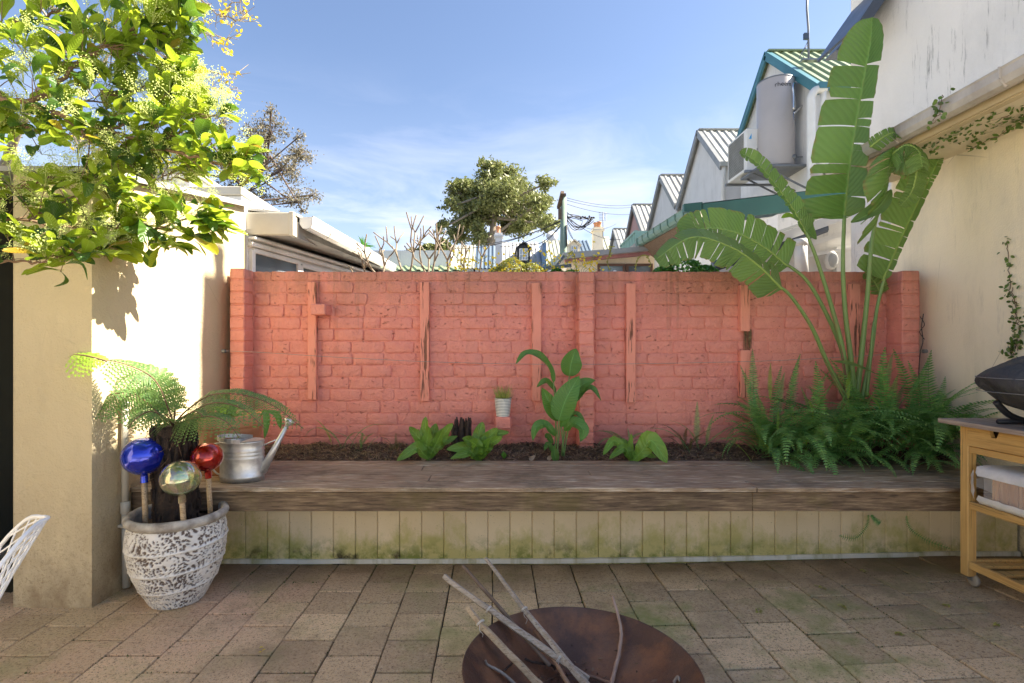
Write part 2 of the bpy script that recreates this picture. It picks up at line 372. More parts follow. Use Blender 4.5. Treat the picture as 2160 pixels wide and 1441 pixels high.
PINEH = woodm('cart_pine_rail', (.60, .36, .115), (.66, .42, .15), (.45, .25, .08), 'y', .5, s=.6)
OLDTOP = woodm('weathered_cart_top', (.28, .215, .17), (.36, .29, .235), (.50, .44, .38), 'y', .8)
STICK = woodm('grey_driftwood', (.36, .29, .21), (.48, .41, .33), (.22, .16, .11), 'x', .85, s=1.2)
STICKB = woodm('tan_stake', (.40, .29, .17), (.52, .40, .26), (.26, .17, .09), 'x', .85, s=1.2)
BARK = simple('brown_bark', (.13, .085, .055), (.20, .14, .10), 22, .85, .004, 60)
BARKL = simple('pale_bark', (.36, .31, .25), (.24, .19, .15), 18, .85, .004, 70)
def pave():
    k = NT('aggregate_paver'); v = k.pos()
    rnd = k.oi.outputs['Random']
    x = k.xyz(0)
    a = k.mix(rnd, (.76, .56, .32), (.56, .40, .22))
    pk = k.math('MULTIPLY', k.mr(x, -.2, -1.2), k.mr(k.noise(v, .9, 3), .38, .6)); a = k.mix(k.math('MULTIPLY', pk, .6), a, (.74, .44, .32))
    a = k.hsv(a, v=k.mr(k.math('FRACT', k.math('MULTIPLY', rnd, 9.1)), 0, 1, .78, 1.12))
    c = k.mix(k.mr(k.vor(v, 210, 'Color'), 0, 1), a, a)
    sp = k.noise(v, 88, 4, .85); c = k.mix(k.mr(sp, .53, .62, 0, .9), a, (.45, .36, .25)); c = k.mix(k.mr(sp, .47, .38, 0, .9), c, (.14, .09, .055))
    sp2 = k.noise(k.pos(loc=(3, 1, 7)), 48, 4, .8); c = k.mix(k.mr(sp2, .58, .68, 0, .5), c, (.70, .58, .40)); c = k.mix(k.mr(sp2, .44, .34, 0, .7), c, (.19, .12, .07))
    st = k.mr(k.noise(v, 1.7, 7, .68), .50, .66, 0, .66); c = k.mix(st, c, (.24, .17, .10))
    gm = k.math('MULTIPLY', k.mr(k.noise(k.pos(loc=(5, 2, 0)), 2.4, 6, .68), .50, .70), k.mr(x, -.7, .8, .45, 1.0)); c = k.mix(gm, c, (.25, .265, .08))
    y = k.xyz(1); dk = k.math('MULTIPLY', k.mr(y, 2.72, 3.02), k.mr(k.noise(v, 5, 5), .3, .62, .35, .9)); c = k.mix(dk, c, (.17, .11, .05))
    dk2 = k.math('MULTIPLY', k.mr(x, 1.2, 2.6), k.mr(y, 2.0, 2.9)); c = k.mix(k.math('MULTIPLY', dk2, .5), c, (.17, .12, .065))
    return k.fin(c, .86, k.bump(k.math('ADD', sp, sp2), .0035, .8))
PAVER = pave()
JOINT = simple('joint_soil', (.030, .024, .014), (.035, .045, .012), 6, .95, .004, 90)
SOIL = simple('dark_soil', (.07, .042, .025), (.13, .085, .05), 30, .95, .01, 60)
CHIP = leafmat('mulch_chips', (.09, .055, .035), (.20, .13, .08), .0, .9, vs=.6)
STRAW = leafmat('dry_grass', (.36, .27, .13), (.20, .14, .07), .1, .8, vs=.4)
def clad():
    k = NT('mossy_cream_boards'); v = k.pos(); z = k.xyz(2); c = k.mix(k.mr(k.noise(v, 2.3, 5), .35, .7), (.80, .66, .43), (.72, .58, .35))
    c = k.hsv(c, v=k.mr(k.oi.outputs['Random'], 0, 1, .93, 1.05))
    n = k.noise(k.pos((1, 1, .7)), 4.5, 7, .68)
    hgt = k.mr(n, .38, .66, .0, .27)
    m1 = k.mr(k.math('SUBTRACT', hgt, z), -.10, .06); c = k.mix(k.math('MULTIPLY', m1, .75), c, (.46, .41, .10))
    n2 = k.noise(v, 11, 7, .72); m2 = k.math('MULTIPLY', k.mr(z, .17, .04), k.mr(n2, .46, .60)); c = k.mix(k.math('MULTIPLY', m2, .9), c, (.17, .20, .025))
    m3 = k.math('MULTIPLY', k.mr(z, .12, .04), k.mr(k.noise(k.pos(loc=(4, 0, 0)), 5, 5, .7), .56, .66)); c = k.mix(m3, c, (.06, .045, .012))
    c = k.mix(k.mr(k.noise(v, 120, 3), .66, .74, 0, .6), c, (.12, .10, .05))
    return k.fin(c, .6, k.bump(n2, .001, .4))
CLAD = clad()
SKIRT = simple('white_skirting', (.70, .68, .58), (.60, .57, .45), 6, .5, .001, stain=(9, .5, .7, (.36, .34, .16)))
def rust():
    k = NT('rusted_steel'); v = k.pos(); c = k.mix(k.mr(k.noise(v, 5, 6, .6), .38, .66), (.075, .036, .024), (.12, .060, .038))
    c = k.mix(k.mr(k.noise(k.pos(loc=(2, 2, 0)), 3.2, 7, .68, .4), .50, .64, 0, .9), c, (.23, .10, .045)); c = k.mix(k.mr(k.noise(v, 2.2, 4), .5, .7, 0, .6), c, (.13, .10, .082))
    c = k.mix(k.mr(k.noise(v, 150, 3), .6, .7, 0, .4), c, (.04, .02, .015))
    return k.fin(c, k.mr(k.noise(v, 9, 5), .3, .7, .32, .55), k.bump(k.noise(v, 70, 6, .8), .004, .9), .2)
RUST = rust()
def galv():
    k = NT('galvanised_steel'); v = k.pos(src='object'); c = k.mix(k.mr(k.vor(v, 45, 'Color'), 0, 1), (.60, .61, .62), (.76, .77, .78)); return k.fin(c, k.mr(k.noise(v, 30, 4), .3, .7, .36, .52), None, .82)
GALV = galv()
CHROME = simple('brushed_pipe', (.62, .62, .62), None, 8, .25, 0, metal=1)
def ball(name, a, b, c3):
    k = NT(name); v = k.pos(src='world'); n = k.noise(v, 13, 6, .65, 1.2); c = k.mix(k.mr(n, .35, .6), a, b); c = k.mix(k.mr(n, .62, .75), c, c3)
    return k.fin(c, .09, k.bump(k.noise(v, 24, 3, .5), .004, .5), .55, **{'Coat_Weight': 1.0, 'Coat_Roughness': .03})
BLUEB = ball('blue_glass', (.01, .02, .42), (.015, .05, .62), (.03, .16, .55)); REDB = ball('red_glass', (.26, .004, .006), (.48, .02, .008), (.7, .16, .02))
def clearb():
    k = NT('iridescent_glass'); k.b.inputs['Transmission Weight'].default_value = .93; k.b.inputs['Thin Film Thickness'].default_value = 520; k.b.inputs['Thin Film IOR'].default_value = 1.9
    v = k.pos(); c = k.mix(k.mr(k.noise(v, 14, 4, .5, 1.5), .4, .6), (.80, .95, .62), (.98, .86, .74)); k.b.inputs['IOR'].default_value = 1.45
    t = k.mr(k.noise(v, 9, 3, .5, 2), .3, .7, 250, 900); k.L(t, k.b.inputs['Thin Film Thickness'])
    return k.fin(c, .03, None, .12)
CLEARB = clearb()
def pitpot():
    k = NT('cratered_white_glaze'); a = k.n.new('ShaderNodeAttribute'); a.attribute_name = 'pit'; v = k.pos(src='object')
    c = k.mix(k.mr(k.noise(v, 14, 5), .35, .7), (.80, .78, .73), (.68, .65, .59)); c = k.mix(a.outputs['Fac'], c, (.13, .095, .075))
    c = k.mix(k.mr(k.noise(v, 9, 6, .7), .60, .78, 0, .35), c, (.38, .34, .28)); return k.fin(c, .7, k.bump(k.noise(v, 120, 5, .7), .002, .8))
PITPOT = pitpot()
def stripes():
    k = NT('striped_ceramic'); z = k.xyz(2, 'object'); wv = k.math('SINE', k.math('MULTIPLY', z, 2 * math.pi / .0107)); c = k.mix(k.mr(wv, .25, .5), (.74, .74, .70), (.12, .17, .19)); return k.fin(c, .3)
STRIPE = stripes()
COVER = simple('black_cover_fabric', (.034, .036, .042), (.055, .057, .063), 7, .72, .035, 8)
STITCH = simple('grey_thread', (.25, .25, .26), None, 5, .7, 0)
CHAIRW = simple('white_wire_paint', (.80, .80, .79), None, 5, .35, 0)
CORD = simple('twine', (.68, .63, .55), None, 30, .8, 0)
WIRE = simple('grey_wire', (.33, .31, .29), None, 30, .5, 0, metal=.3)
CABLE = simple('black_cable', (.03, .03, .035), None, 30, .6, 0)
POLE = simple('green_treated_pole', (.24, .33, .27), (.19, .26, .21), 4, .8, .003, 40)
BRICKR = simple('old_red_brick', (.28, .10, .06), None, 6, .8, .004, 40)
TRUNKB = simple('treefern_trunk', (.018, .012, .010), (.055, .035, .026), 26, .95, .012, 70, st=(1, 1, .3))
STUMP = simple('charred_stump', (.030, .020, .014), (.09, .055, .038), 26, .95, .012, 60, st=(1, 1, .25))
# leaves
LV = leafmat('viburnum_leaf', (.18, .30, .02), (.29, .40, .03), .50, .3, 70, (.50, .60, .04), .42, dry=.035)
LVD = leafmat('viburnum_leaf_dark', (.03, .085, .015), (.07, .15, .02), .35, .3, 70, (.2, .36, .03), .4, dry=.03)
FLW = leafmat('green_flower_buds', (.56, .66, .20), (.72, .78, .34), .35, .6, vs=.25)
YEL = leafmat('yellow_leaf', (.72, .50, .02), (.80, .62, .04), .4, .5, vs=.2)
FERN = leafmat('sword_fern', (.10, .27, .085), (.22, .41, .10), .30, .45, vs=.4)
FERNY = leafmat('young_fern', (.20, .36, .03), (.28, .42, .05), .4, .5, vs=.2)
FERND = leafmat('brown_fern', (.14, .11, .035), (.09, .12, .035), .3, .6, vs=.3)
TFERN = leafmat('tree_fern_frond', (.10, .22, .085), (.17, .30, .07), .4, .5, vs=.3, tcol=(.3, .45, .12))
TFERNY = leafmat('tree_fern_new', (.30, .46, .05), (.34, .5, .08), .5, .5, vs=.2)
STRL = leafmat('strelitzia_leaf', (.12, .22, .055), (.17, .28, .07), .34, .36, 210, (.16, .38, .03), .18)
STRM = simple('strelitzia_stalk', (.14, .25, .075), (.20, .30, .09), 6, .45, .001, stain=(7, .58, .7, (.22, .2, .08)))
STRD = simple('dry_sheath', (.20, .12, .07), (.12, .07, .04), 12, .8, .003, 60)
CANNA = leafmat('broad_leaf', (.075, .21, .04), (.12, .29, .05), .30, .3, 120, (.14, .36, .04), .25)
NEST = leafmat('birds_nest_leaf', (.12, .27, .035), (.19, .36, .05), .35, .35, 90, (.3, .5, .06), .25)
BUSHG = leafmat('bright_bush_leaf', (.05, .18, .02), (.12, .30, .03), .3, .4, vs=.4)
BUSHY = leafmat('yellow_bush_leaf', (.25, .27, .05), (.38, .36, .08), .3, .5, vs=.35)
GUM = leafmat('fig_leaf', (.15, .185, .06), (.27, .27, .10), .22, .5, vs=.5)
JAC = leafmat('sparse_brown_leaf', (.15, .145, .095), (.24, .20, .13), .25, .6, vs=.4)
GRASS = leafmat('pot_grass', (.20, .30, .05), (.35, .38, .1), .3, .5, vs=.3)
IVY = leafmat('creeping_fig_leaf', (.06, .12, .02), (.12, .20, .035), .3, .4, vs=.4)
# ================================================================== ground and paving
def gz(x, y):
    r = min(1.0, max(0.0, (x - .3) / 2.3) ** 1.6)
    return r * (.045 + .055 * max(-.3, min(1.2, 3.05 - y)))
g = MB()
g.quad((-300, -60, -.12), (300, -60, -.12), (300, 700, -.12), (-300, 700, -.12))
tag(g.make('ground', simple('far_ground', (.16, .15, .12), (.10, .10, .08), .3, .9, .01)), 'plain grey brown ground stretching away behind the houses', 'ground', kind='structure'); 
tr_ = MB(); tr_.box((-6.5, -7, -.14), (4.6, .78, -.004)); tag(tr_.make('bounce_terrace', simple('bounce_paving', (.66, .60, .49), (.56, .50, .40), 2, .85, .002)), 'pale paved slab added unseen behind the viewer to bounce sunlight', 'paving', kind='structure')  # pale slab added out of view, bounces sunlight into the courtyard
pav = thing('pavement', 'courtyard floor of square aggregate pavers with mossy joints', 'pavement'); pav['kind'] = 'structure'
b = MB(); nx, ny = 48, 30; vs = []
for j in range(ny + 1):
    for i in range(nx + 1):
        x = -4.4 + 8.2 * i / nx; y = .785 + 3.215 * j / ny; vs.append((x, y, gz(x, y) - .012 + .003 * mn.noise(Vector((x * 9, y * 9, 0)))))
b.add(vs, [(j * (nx + 1) + i, j * (nx + 1) + i + 1, (j + 1) * (nx + 1) + i + 1, (j + 1) * (nx + 1) + i) for j in range(ny) for i in range(nx)], 0, True)
b.make('joint_bed', JOINT, pav)
PITCH = .2255
pm = []
for k in range(8):
    m_ = MB(); rs = random.Random(k); hs = (PITCH - .0042) / 2; n = 3; ring = []
    for (ax, ay, bx, by) in ((-1, -1, 1, -1), (1, -1, 1, 1), (1, 1, -1, 1), (-1, 1, -1, -1)):
        for t in range(n): f = t / n; ring.append((ax + (bx - ax) * f, ay + (by - ay) * f))
    top = []; mid = []; bot = []
    for (u, v) in ring:
        c_ = .992 if abs(u) == 1 and abs(v) == 1 else 1
        jx, jy = rs.uniform(-.0014, .0014), rs.uniform(-.0014, .0014)
        top.append((u * (hs - .0028) * c_ + jx, v * (hs - .0052) * c_ + jy, 0)); mid.append((u * hs * c_ + jx, v * (hs - .0026) * c_ + jy, -.004)); bot.append((u * hs, v * (hs - .0026), -.03))
    N = len(ring); m_.add(top + mid + bot, [tuple(range(N))] + [(i, N + i, N + (i + 1) % N, (i + 1) % N) for i in range(N)] + [(N + i, 2 * N + i, 2 * N + (i + 1) % N, N + (i + 1) % N) for i in range(N)], 0)
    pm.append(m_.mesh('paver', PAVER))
DC = 3.056
def tilt(x, y, e=.1): return math.atan2(gz(x, y + e) - gz(x, y - e), 2 * e), -math.atan2(gz(x + e, y) - gz(x - e, y), 2 * e)
cx0 = -.016 + PITCH / 2      # column edges at X = -.016 + k*pitch
rs = random.Random(3); npv = 0
for ci in range(-14, 14):
    xc = cx0 + ci * PITCH
    offs = 0 if ci % 2 == 0 else PITCH / 2
    for rj in range(0, 10):
        yc = 2.695 + PITCH / 2 + offs - rj * PITCH
        y1 = yc + PITCH / 2
        if y1 > DC - .045: continue
        if xc < -2.02 and yc > 2.72: continue
        if yc < .9 or (yc < 1.35 and (xc < -2.6 or xc > 2.5)): continue
        
        tx, ty = tilt(xc, yc)
        inst('paver', pm[rs.randrange(8)], pav, (xc + rs.uniform(-.0012, .0012), yc + rs.uniform(-.0012, .0012), gz(xc, yc) + rs.uniform(-.003, .003)),
             (tx + rs.uniform(-.007, .007), ty + rs.uniform(-.007, .007), rs.uniform(-.005, .005))); npv += 1
# narrow cut row against the bench
for ci in range(-8, 14):
    xc = cx0 + ci * PITCH; m_ = MB(); hw = (PITCH - .006) / 2; m_.box((-hw, -.020, -.03), (hw, .020, 0), .004)
    top_y = [2.695 + PITCH / 2 + (0 if ci % 2 == 0 else PITCH / 2) - r_ * PITCH + PITCH / 2 for r_ in range(-1, 3)]
    ty_ = max([t for t in top_y if t <= DC - .045]); gap = (DC - .004) - ty_ - .004
    m_ = MB(); m_.box((-hw, -gap / 2, -.03), (hw, gap / 2, 0), .0035); yy = ty_ + .003 + gap / 2
    if xc < -1.75: continue
    inst('cut_paver', m_.mesh('cut_paver', PAVER), pav, (xc, yy, gz(xc, yy) - .004 + rs.uniform(-.002, .002)), (0, tilt(xc, yy)[1], 0)); npv += 1
print('pavers', npv)
# moss tufts along joints
ms = MB(); rs = random.Random(11)
for i in range(2600):
    ci = rs.randrange(-8, 14); x = -.016 + ci * PITCH + rs.gauss(0, .003); y = rs.uniform(1.6, 3.04)
    if x < -1.95: continue
    if rs.random() < .4: y = 2.695 + (PITCH / 2 if ci % 2 else 0) - rs.randrange(0, 5) * PITCH + rs.gauss(0, .003); x += rs.uniform(0, PITCH)
    if mn.noise(Vector((x * 2.3, y * 2.3, 4))) < -.05: continue
    s_ = rs.uniform(.0015, .0045); z = gz(x, y) - .006
    a = rs.uniform(0, 6.28); p = Vector((x, y, z)); dx = Vector((math.cos(a), math.sin(a), 0)) * s_
    ms.add([p - dx, p + dx, p + Vector((rs.uniform(-s_, s_), rs.uniform(-s_, s_), s_ * 1.2 + .004))], [(0, 1, 2)])
ms.make('joint_moss', simple('joint_moss', (.085, .12, .02), (.05, .07, .015), 40, .95, 0), pav, kind='stuff')
# fallen yellow green flower scraps
for i, (px, py, lb) in enumerate(((1822, 1220, 'small green flower scrap on the pavers nearest the trolley wheel'), (1733, 1253, 'pale green flower scrap lying a little left of the trolley on the pavers'), (1600, 1301, 'flat green flower scrap on a mossy paver right of the fire bowl'),
                               (1779, 1297, 'faint green scrap on the pavers right of the fire bowl, between two brighter ones'), (1895, 1360, 'bright yellow green scrap on the pavers at lower right, alone'), (2000, 1306, 'yellow green flower scrap on the pavers below the trolley'), (2103, 1352, 'pair of yellow green scraps at the right edge of the paving, larger cluster'),
                               (557, 1374, 'tiny yellow petal on the pavers at lower left, right of the white wire chair'))):
    dd = F * H / (py - CY); c = P(px, py, dd); c.z = gz(c.x, c.y) + .003; m_ = MB(); rs = random.Random(i + 50)
    for k in range(9 if i != 7 else 3):
        a = rs.uniform(0, 6.28); q = c + Vector((rs.gauss(0, .009), rs.gauss(0, .009), rs.uniform(0, .004))); d = Vector((math.cos(a), math.sin(a), rs.uniform(0, .4))) * rs.uniform(.006, .011)
        m_.leaf([q - d, q + Vector((0, 0, .003)), q + d], lambda t: .0035 * math.sin(math.pi * min(1, max(0, t))) + .0004, (0, 0, 1), nu=2, smoothn=2)
    tag(m_.make('fallen_flower', BUSHY if i != 7 else YEL), lb, 'flower scrap', 'flower scraps fallen on the pavers')
# ================================================================== red painted brick wall
DW = 3.79; kw = DW / F
def XW(px, d=DW): return (px - CX) * d / F
def ZW(py, d=DW): return H - (py - CY) * d / F
wall = thing('brick_wall', 'coral red painted brick wall with piers and timber battens across the back of the courtyard', 'wall', (.55, DW, 0))
b = MB(); x0, x1 = -1.93, 3.083; z0, z1 = -.1, ZW(572)
nx, nz = 260, 100; vs = []
for j in range(nz + 1):
    for i in range(nx + 1):
        x = x0 + (x1 - x0) * i / nx; z = z0 + (z1 - .006 - z0) * j / nz
        vs.append((x, DW + .0005 + .003 * mn.noise(Vector((x * 14, z * 18, 0))) + .002 * mn.noise(Vector((x * 45, z * 45, 3))), z))
b.add(vs, [(j * (nx + 1) + i, j * (nx + 1) + i + 1, (j + 1) * (nx + 1) + i + 1, (j + 1) * (nx + 1) + i) for j in range(nz) for i in range(nx)], 0, True)
b.box((x0, DW + .014, z0), (x1, DW + .235, z1 - .007))
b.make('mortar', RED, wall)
PITZ = 25.2 * kw
def brickmesh(L, Hh, seed, proud=.011, rough=1.0, depth=.03):
    rs = random.Random(seed); m_ = MB(); per = []
    nl = 6; nh = 3
    for i in range(nl): per.append((-1 + 2 * i / nl, -1))
    for i in range(nh): per.append((1, -1 + 2 * i / nh))
    for i in range(nl): per.append((1 - 2 * i / nl, 1))
    for i in range(nh): per.append((-1, 1 - 2 * i / nh))
    rings = []
    for (s_, y_) in ((1.0, .012), (1.0, -proud * .35), (.972, -proud * .86), (.90, -proud)):
        rg = []
        for q, (u, v) in enumerate(per):
            rs2 = random.Random(seed * 100 + q); jx = rs2.uniform(-1, 1); jz = rs2.uniform(-1, 1); corner = abs(u) == 1 and abs(v) == 1
            cc = rs2.uniform(.93, .985) if corner else 1
            x = u * (L / 2 - (1 - s_) * L * .16) * (cc if corner else 1) + jx * .0035 * rough; z = v * (Hh / 2 - (1 - s_) * L * .20) * (cc if corner else 1) + jz * .003 * rough
            rg.append((x, y_ + rs2.uniform(-1, 1) * .0012, z))
        rings.append(rg)
    N = len(per); vs = [p for rg in rings for p in rg]; c = len(vs); vs.append((0, -proud - .0006, 0))
    fs = [(r_ * N + i, r_ * N + (i + 1) % N, (r_ + 1) * N + (i + 1) % N, (r_ + 1) * N + i) for r_ in range(3) for i in range(N)] + [(3 * N + i, 3 * N + (i + 1) % N, c) for i in range(N)]
    m_.add(vs, fs, 0, True); return m_.mesh('brick', RED)
BM = {}
def getb(L, Hh, seed, **k):
    key = (round(L, 2), round(Hh, 3), seed, k.get('proud', .011))
    if key not in BM: BM[key] = brickmesh(L, Hh, seed + int(L * 1000), **k)
    return BM[key]
placed = []; rs = random.Random(21)
for row in range(16):
    pt = 572 + 1 + (0 if row == 0 else 20.5 + (row - 1) * 25.2); hh = 19.5 if row == 0 else 25.2
    zt = ZW(pt); hz_ = hh * kw; zc = zt - hz_ / 2
    for (a, bb) in ((537, 1213), (1254, 1884)):
        x = a - (0 if row % 2 else 34) + rs.uniform(-4, 4)
        while x < bb - 10:
            Lp = 67 + rs.uniform(-5, 5) if row else 68 + rs.uniform(-3, 8)
            if rs.random() < .10 and row: Lp = 36
            xa = max(x, a); xb = min(x + Lp, bb)
            if xb - xa > 14:
                L = (xb - xa) * kw - (.006 if row else .003); L = round(L * 100) / 100
                placed.append((XW((xa + xb) / 2), zc + rs.uniform(-.0015, .0015), L, hz_ - (.006 if row else .002), rs.randrange(5), row, (.004 if row == 0 else rs.choice((.003, .005, .007, .010))), xa))
            x += Lp
placed.sort(key=lambda p: (p[7] > 1530 and p[5] > 9, p[5]))
# piers
def pier(pa, pb, dface, ztop, rows, rot=False):
    b = MB(); xa, xb = sorted(((pa - CX) * dface / F, (pb - CX) * dface / F)); zt = ztop
    b.box((xa + .003, dface + .006, -.1), (xb - .003, DW + .02, zt - .004), .004); b.make('pier_core', RED, wall)
    z = zt; k = 0
    while z > .50:
        hh = PITZ if k else PITZ * .95
        m_ = brickmesh(xb - xa, hh - .009, 900 + k % 5, proud=.0055)
        if True:
            bx = MB(); dx = rs.uniform(-.003, .003)
            bx.box((xa - .001, dface - .002, z - hh + .005), (xb + .001, DW - .002, z - .004), .006)
            o = bx.make('brick', RED, wall); o.location.x += dx; o.location.y += rs.uniform(-.003, .003)
        z -= hh; k += 1
pier(485, 515, 3.647, ZW(565, 3.647), 16); pier(1222, 1253, 3.64, ZW(572, 3.64), 16); pier(1903, 1939, 3.64, ZW(570, 3.64), 16)
nobj = 300 - 48; rest = []
for i, (x, z, L, hz_, s_, row, pr, _) in enumerate(placed):
    me = getb(L, hz_, s_, proud=pr); rt = rs.uniform(-.006, .006)
    if i < nobj: inst('brick', me, wall, (x, DW, z), (rs.uniform(-.012, .012), rt, rs.uniform(-.010, .010)))
    else: rest.append((me, MX((x, DW, z), (0, rt, 0))))
if rest: joinmesh('brick_courses', rest, [RED], wall)
print('bricks', len(placed))
# battens
def batten(pa, pb, ya, yb, d=3.745, lean=0, lb=None, th=.04, notch=None):
    m_ = MB(); n = 9; xa, xb = XW(pa, d), XW(pb, d); za, zb = ZW(yb, d), ZW(ya, d); rs = random.Random(pa); secs = []
    segs = [(za, zb)] if not notch else [(za, ZW(notch[1], d)), (ZW(notch[0], d), zb)]
    for (s0, s1) in segs:
        vs = []
        for i in range(n + 1):
            z = s0 + (s1 - s0) * i / n; jit = .0007
            o_ = lean * (z - za) / (zb - za)
            for (x, y) in ((xa, d), (xa + .003, d - .003), (xb - .003, d - .003), (xb, d), (xb, d + th), (xa, d + th)):
                e = 1 if 0 < i < n else 2.5
                vs.append((x + o_ + rs.uniform(-jit, jit) * e, y + rs.uniform(-jit, jit), z + (rs.uniform(-.004, .004) if i in (0, n) else 0)))
        N = 6; fs = [(i * N + k, i * N + (k + 1) % N, (i + 1) * N + (k + 1) % N, (i + 1) * N + k) for i in range(n) for k in range(N)] + [tuple(range(N))[::-1], tuple(n * N + k for k in range(N))]
        m_.add(vs, fs)
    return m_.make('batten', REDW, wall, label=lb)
batten(649, 667, 595, 842, lb='left batten with a rotten lower end and a brick across it')
batten(886, 905, 596, 845); batten(1122, 1142, 597, 845); batten(1321, 1341, 599, 848, lean=0.0, lb='batten split by a long dark crack')
o = batten(1562, 1582, 601, 838, notch=(698, 740), lb='broken batten with a piece rotted out of its middle')
m_ = MB(); rs = random.Random(5)
for i in range(16):
    x = XW(1573 + rs.uniform(-8, 8)); m_.tube([(x, 3.755, ZW(696 + rs.uniform(-2, 3))), (x + rs.uniform(-.004, .004), 3.76, ZW(742 + rs.uniform(-8, 4)))], [.003, .0012], 4)
m_.make('rotten_timber', simple('rotten_wood', (.22, .15, .07), (.06, .035, .02), 60, .9, .003, 60), wall)
batten(1793, 1815, 600, 846)
def sbrick(p0, p1, dn, lb):
    m_ = MB(); m_.box((XW(p0[0], dn), dn, ZW(p1[1], dn)), (XW(p1[0], dn), DW, ZW(p0[1], dn)), .006); return m_.make('projecting_brick', RED, wall, label=lb)
sbrick((654, 641), (686, 664), 3.64, 'brick jutting out across the left batten'); sbrick((1045, 880), (1078, 905), 3.62, 'brick jutting out low on the wall under the striped pot')
# wires
wl = thing('clothes_wire', 'thin sagging wire strung across the red wall between two hooks', 'wire', (0, 3.6, 1.2))
pts = [P(474, 740, 3.62), P(560, 744, 3.6), P(700, 753, 3.6), P(900, 763, 3.6), P(1100, 768, 3.6), P(1300, 768, 3.6), P(1600, 762, 3.6), P(1800, 752, 3.6), P(1948, 742, 3.6)]
MB().tube(cr(pts, 5), .0016, 5).make('wire', WIRE, wl)
for (px, sgn) in ((474, -1), (1949, 1)):
    c = P(px, 741, 3.61); m_ = MB(); m_.tube([c + Vector((sgn * .02, 0, 0)), c, c + Vector((-sgn * .035, -.003, .002))], .003, 6)
    m_.lathe(c + Vector((sgn * .006, 0, 0)), [(.014, -.012), (.014, .012)], 8, M=Matrix.Rotation(R(90), 3, 'Y')); m_.tube([c + Vector((0, 0, -.014)), c + Vector((0, 0, .014))], .003, 5)
    m_.make('hook', STEEL, wl)
w2 = thing('hanging_wire', 'twisted loose wire hanging down the cream wall beside the right end of the red wall', 'wire', (3.07, 3.6, .7))
m_ = MB(); rs = random.Random(9); pts = [P(1948, 662, 3.62), P(1944, 690, 3.62), P(1947, 720, 3.6), P(1941, 745, 3.6), P(1938, 800, 3.62), P(1942, 850, 3.62), P(1937, 905, 3.62)]
m_.tube(cr(pts, 5), .003, 5); m_.tube(cr([P(1941, 668, 3.6), P(1950, 685, 3.6), P(1940, 700, 3.6), P(1950, 716, 3.6)], 6), .0025, 5); m_.make('wire', CABLE, w2)
# ================================================================== rendered outbuilding on the left
ob = thing('rendered_outbuilding', 'cream rendered outbuilding with sloping roof on the left of the courtyard', 'building', (-2.1, 3.2, 0))
def slabgrid(m_, poly4, nu, nv, amp, fr, nrm):        # lumpy plaster sheet between four corners
    a, b_, c, d = [Vector(p) for p in poly4]; vs = []; nrm = Vector(nrm)
    for j in range(nv + 1):
        for i in range(nu + 1):
            u = i / nu; v = j / nv; p = (a * (1 - u) + b_ * u) * (1 - v) + (d * (1 - u) + c * u) * v
            e = 0 if i in (0, nu) or j == nv else 1
            vs.append(p + nrm * (amp * e * mn.noise(p * fr)))
    m_.add(vs, [(j * (nu + 1) + i, j * (nu + 1) + i + 1, (j + 1) * (nu + 1) + i + 1, (j + 1) * (nu + 1) + i) for j in range(nv) for i in range(nu)], 0, True)
zf, zb_ = 2.10, 2.37; X1, X2, Y1, Y2 = -2.335, -1.955, 2.526, 4.06
m_ = MB()
slabgrid(m_, ((X2, Y1, -.1), (X2, Y2, -.1), (X2, Y2, zb_), (X2, Y1, zf)), 60, 70, .006, 5, (1, 0, 0))
slabgrid(m_, ((X1, Y1, -.1), (X2, Y1, -.1), (X2, Y1, zf), (X1, Y1, zf)), 14, 70, .004, 6, (0, -1, 0))
m_.quad((X1, Y2, -.1), (X1, Y1, -.1), (X1, Y1, zf), (X1, Y2, zb_)); m_.quad((X2, Y2, -.1), (X1, Y2, -.1), (X1, Y2, zb_), (X2, Y2, zb_)); m_.quad((X1, Y1, zf), (X2, Y1, zf), (X2, Y2, zb_), (X1, Y2, zb_))
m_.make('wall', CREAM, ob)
m_ = MB(); e = .025
m_.prism([(X2 + e, Y1 - .03, zf + .006), (X2 + e, Y2 + .02, zb_ + .006), (X2 + e, Y2 + .02, zb_ + .03), (X2 + e, Y1 - .03, zf + .03)], (-1.9, 0, 0)); m_.make('roof', GREYM, ob)
m_ = MB(); m_.beam((X2 + e + .012, Y1 - .04, zf + .012), (X2 + e + .012, Y2 + .02, zb_ + .012), .016, .034); m_.make('roof_flashing', ZINC, ob)
m_ = MB(); m_.box((-3.6, 3.3, -.1), (X1 - .003, 3.45, 2.2)); m_.make('rear_wall', CREAM, ob)
# dark door, seen edge-on beyond the pillar
dr = thing('charcoal_door', 'dark charcoal door standing behind the cream pillar at far left', 'door', (-3.04, 2.8, 0))
m_ = MB(); m_.box((-3.10, 1.3, .045), (-3.04, 3.29, 2.25), .004); m_.make('door_leaf', DOORG, dr)
m_ = MB(); m_.box((-3.14, 1.2, -.02), (-2.96, 3.29, .035), .006); m_.make('sill', CONC, dr)
lw = MB(); lw.box((-3.5, -.6, -.1), (-3.145, 3.29, 2.6)); tag(lw.make('side_wall', CREAM), 'cream wall on the far left that carries the charcoal door', 'wall')
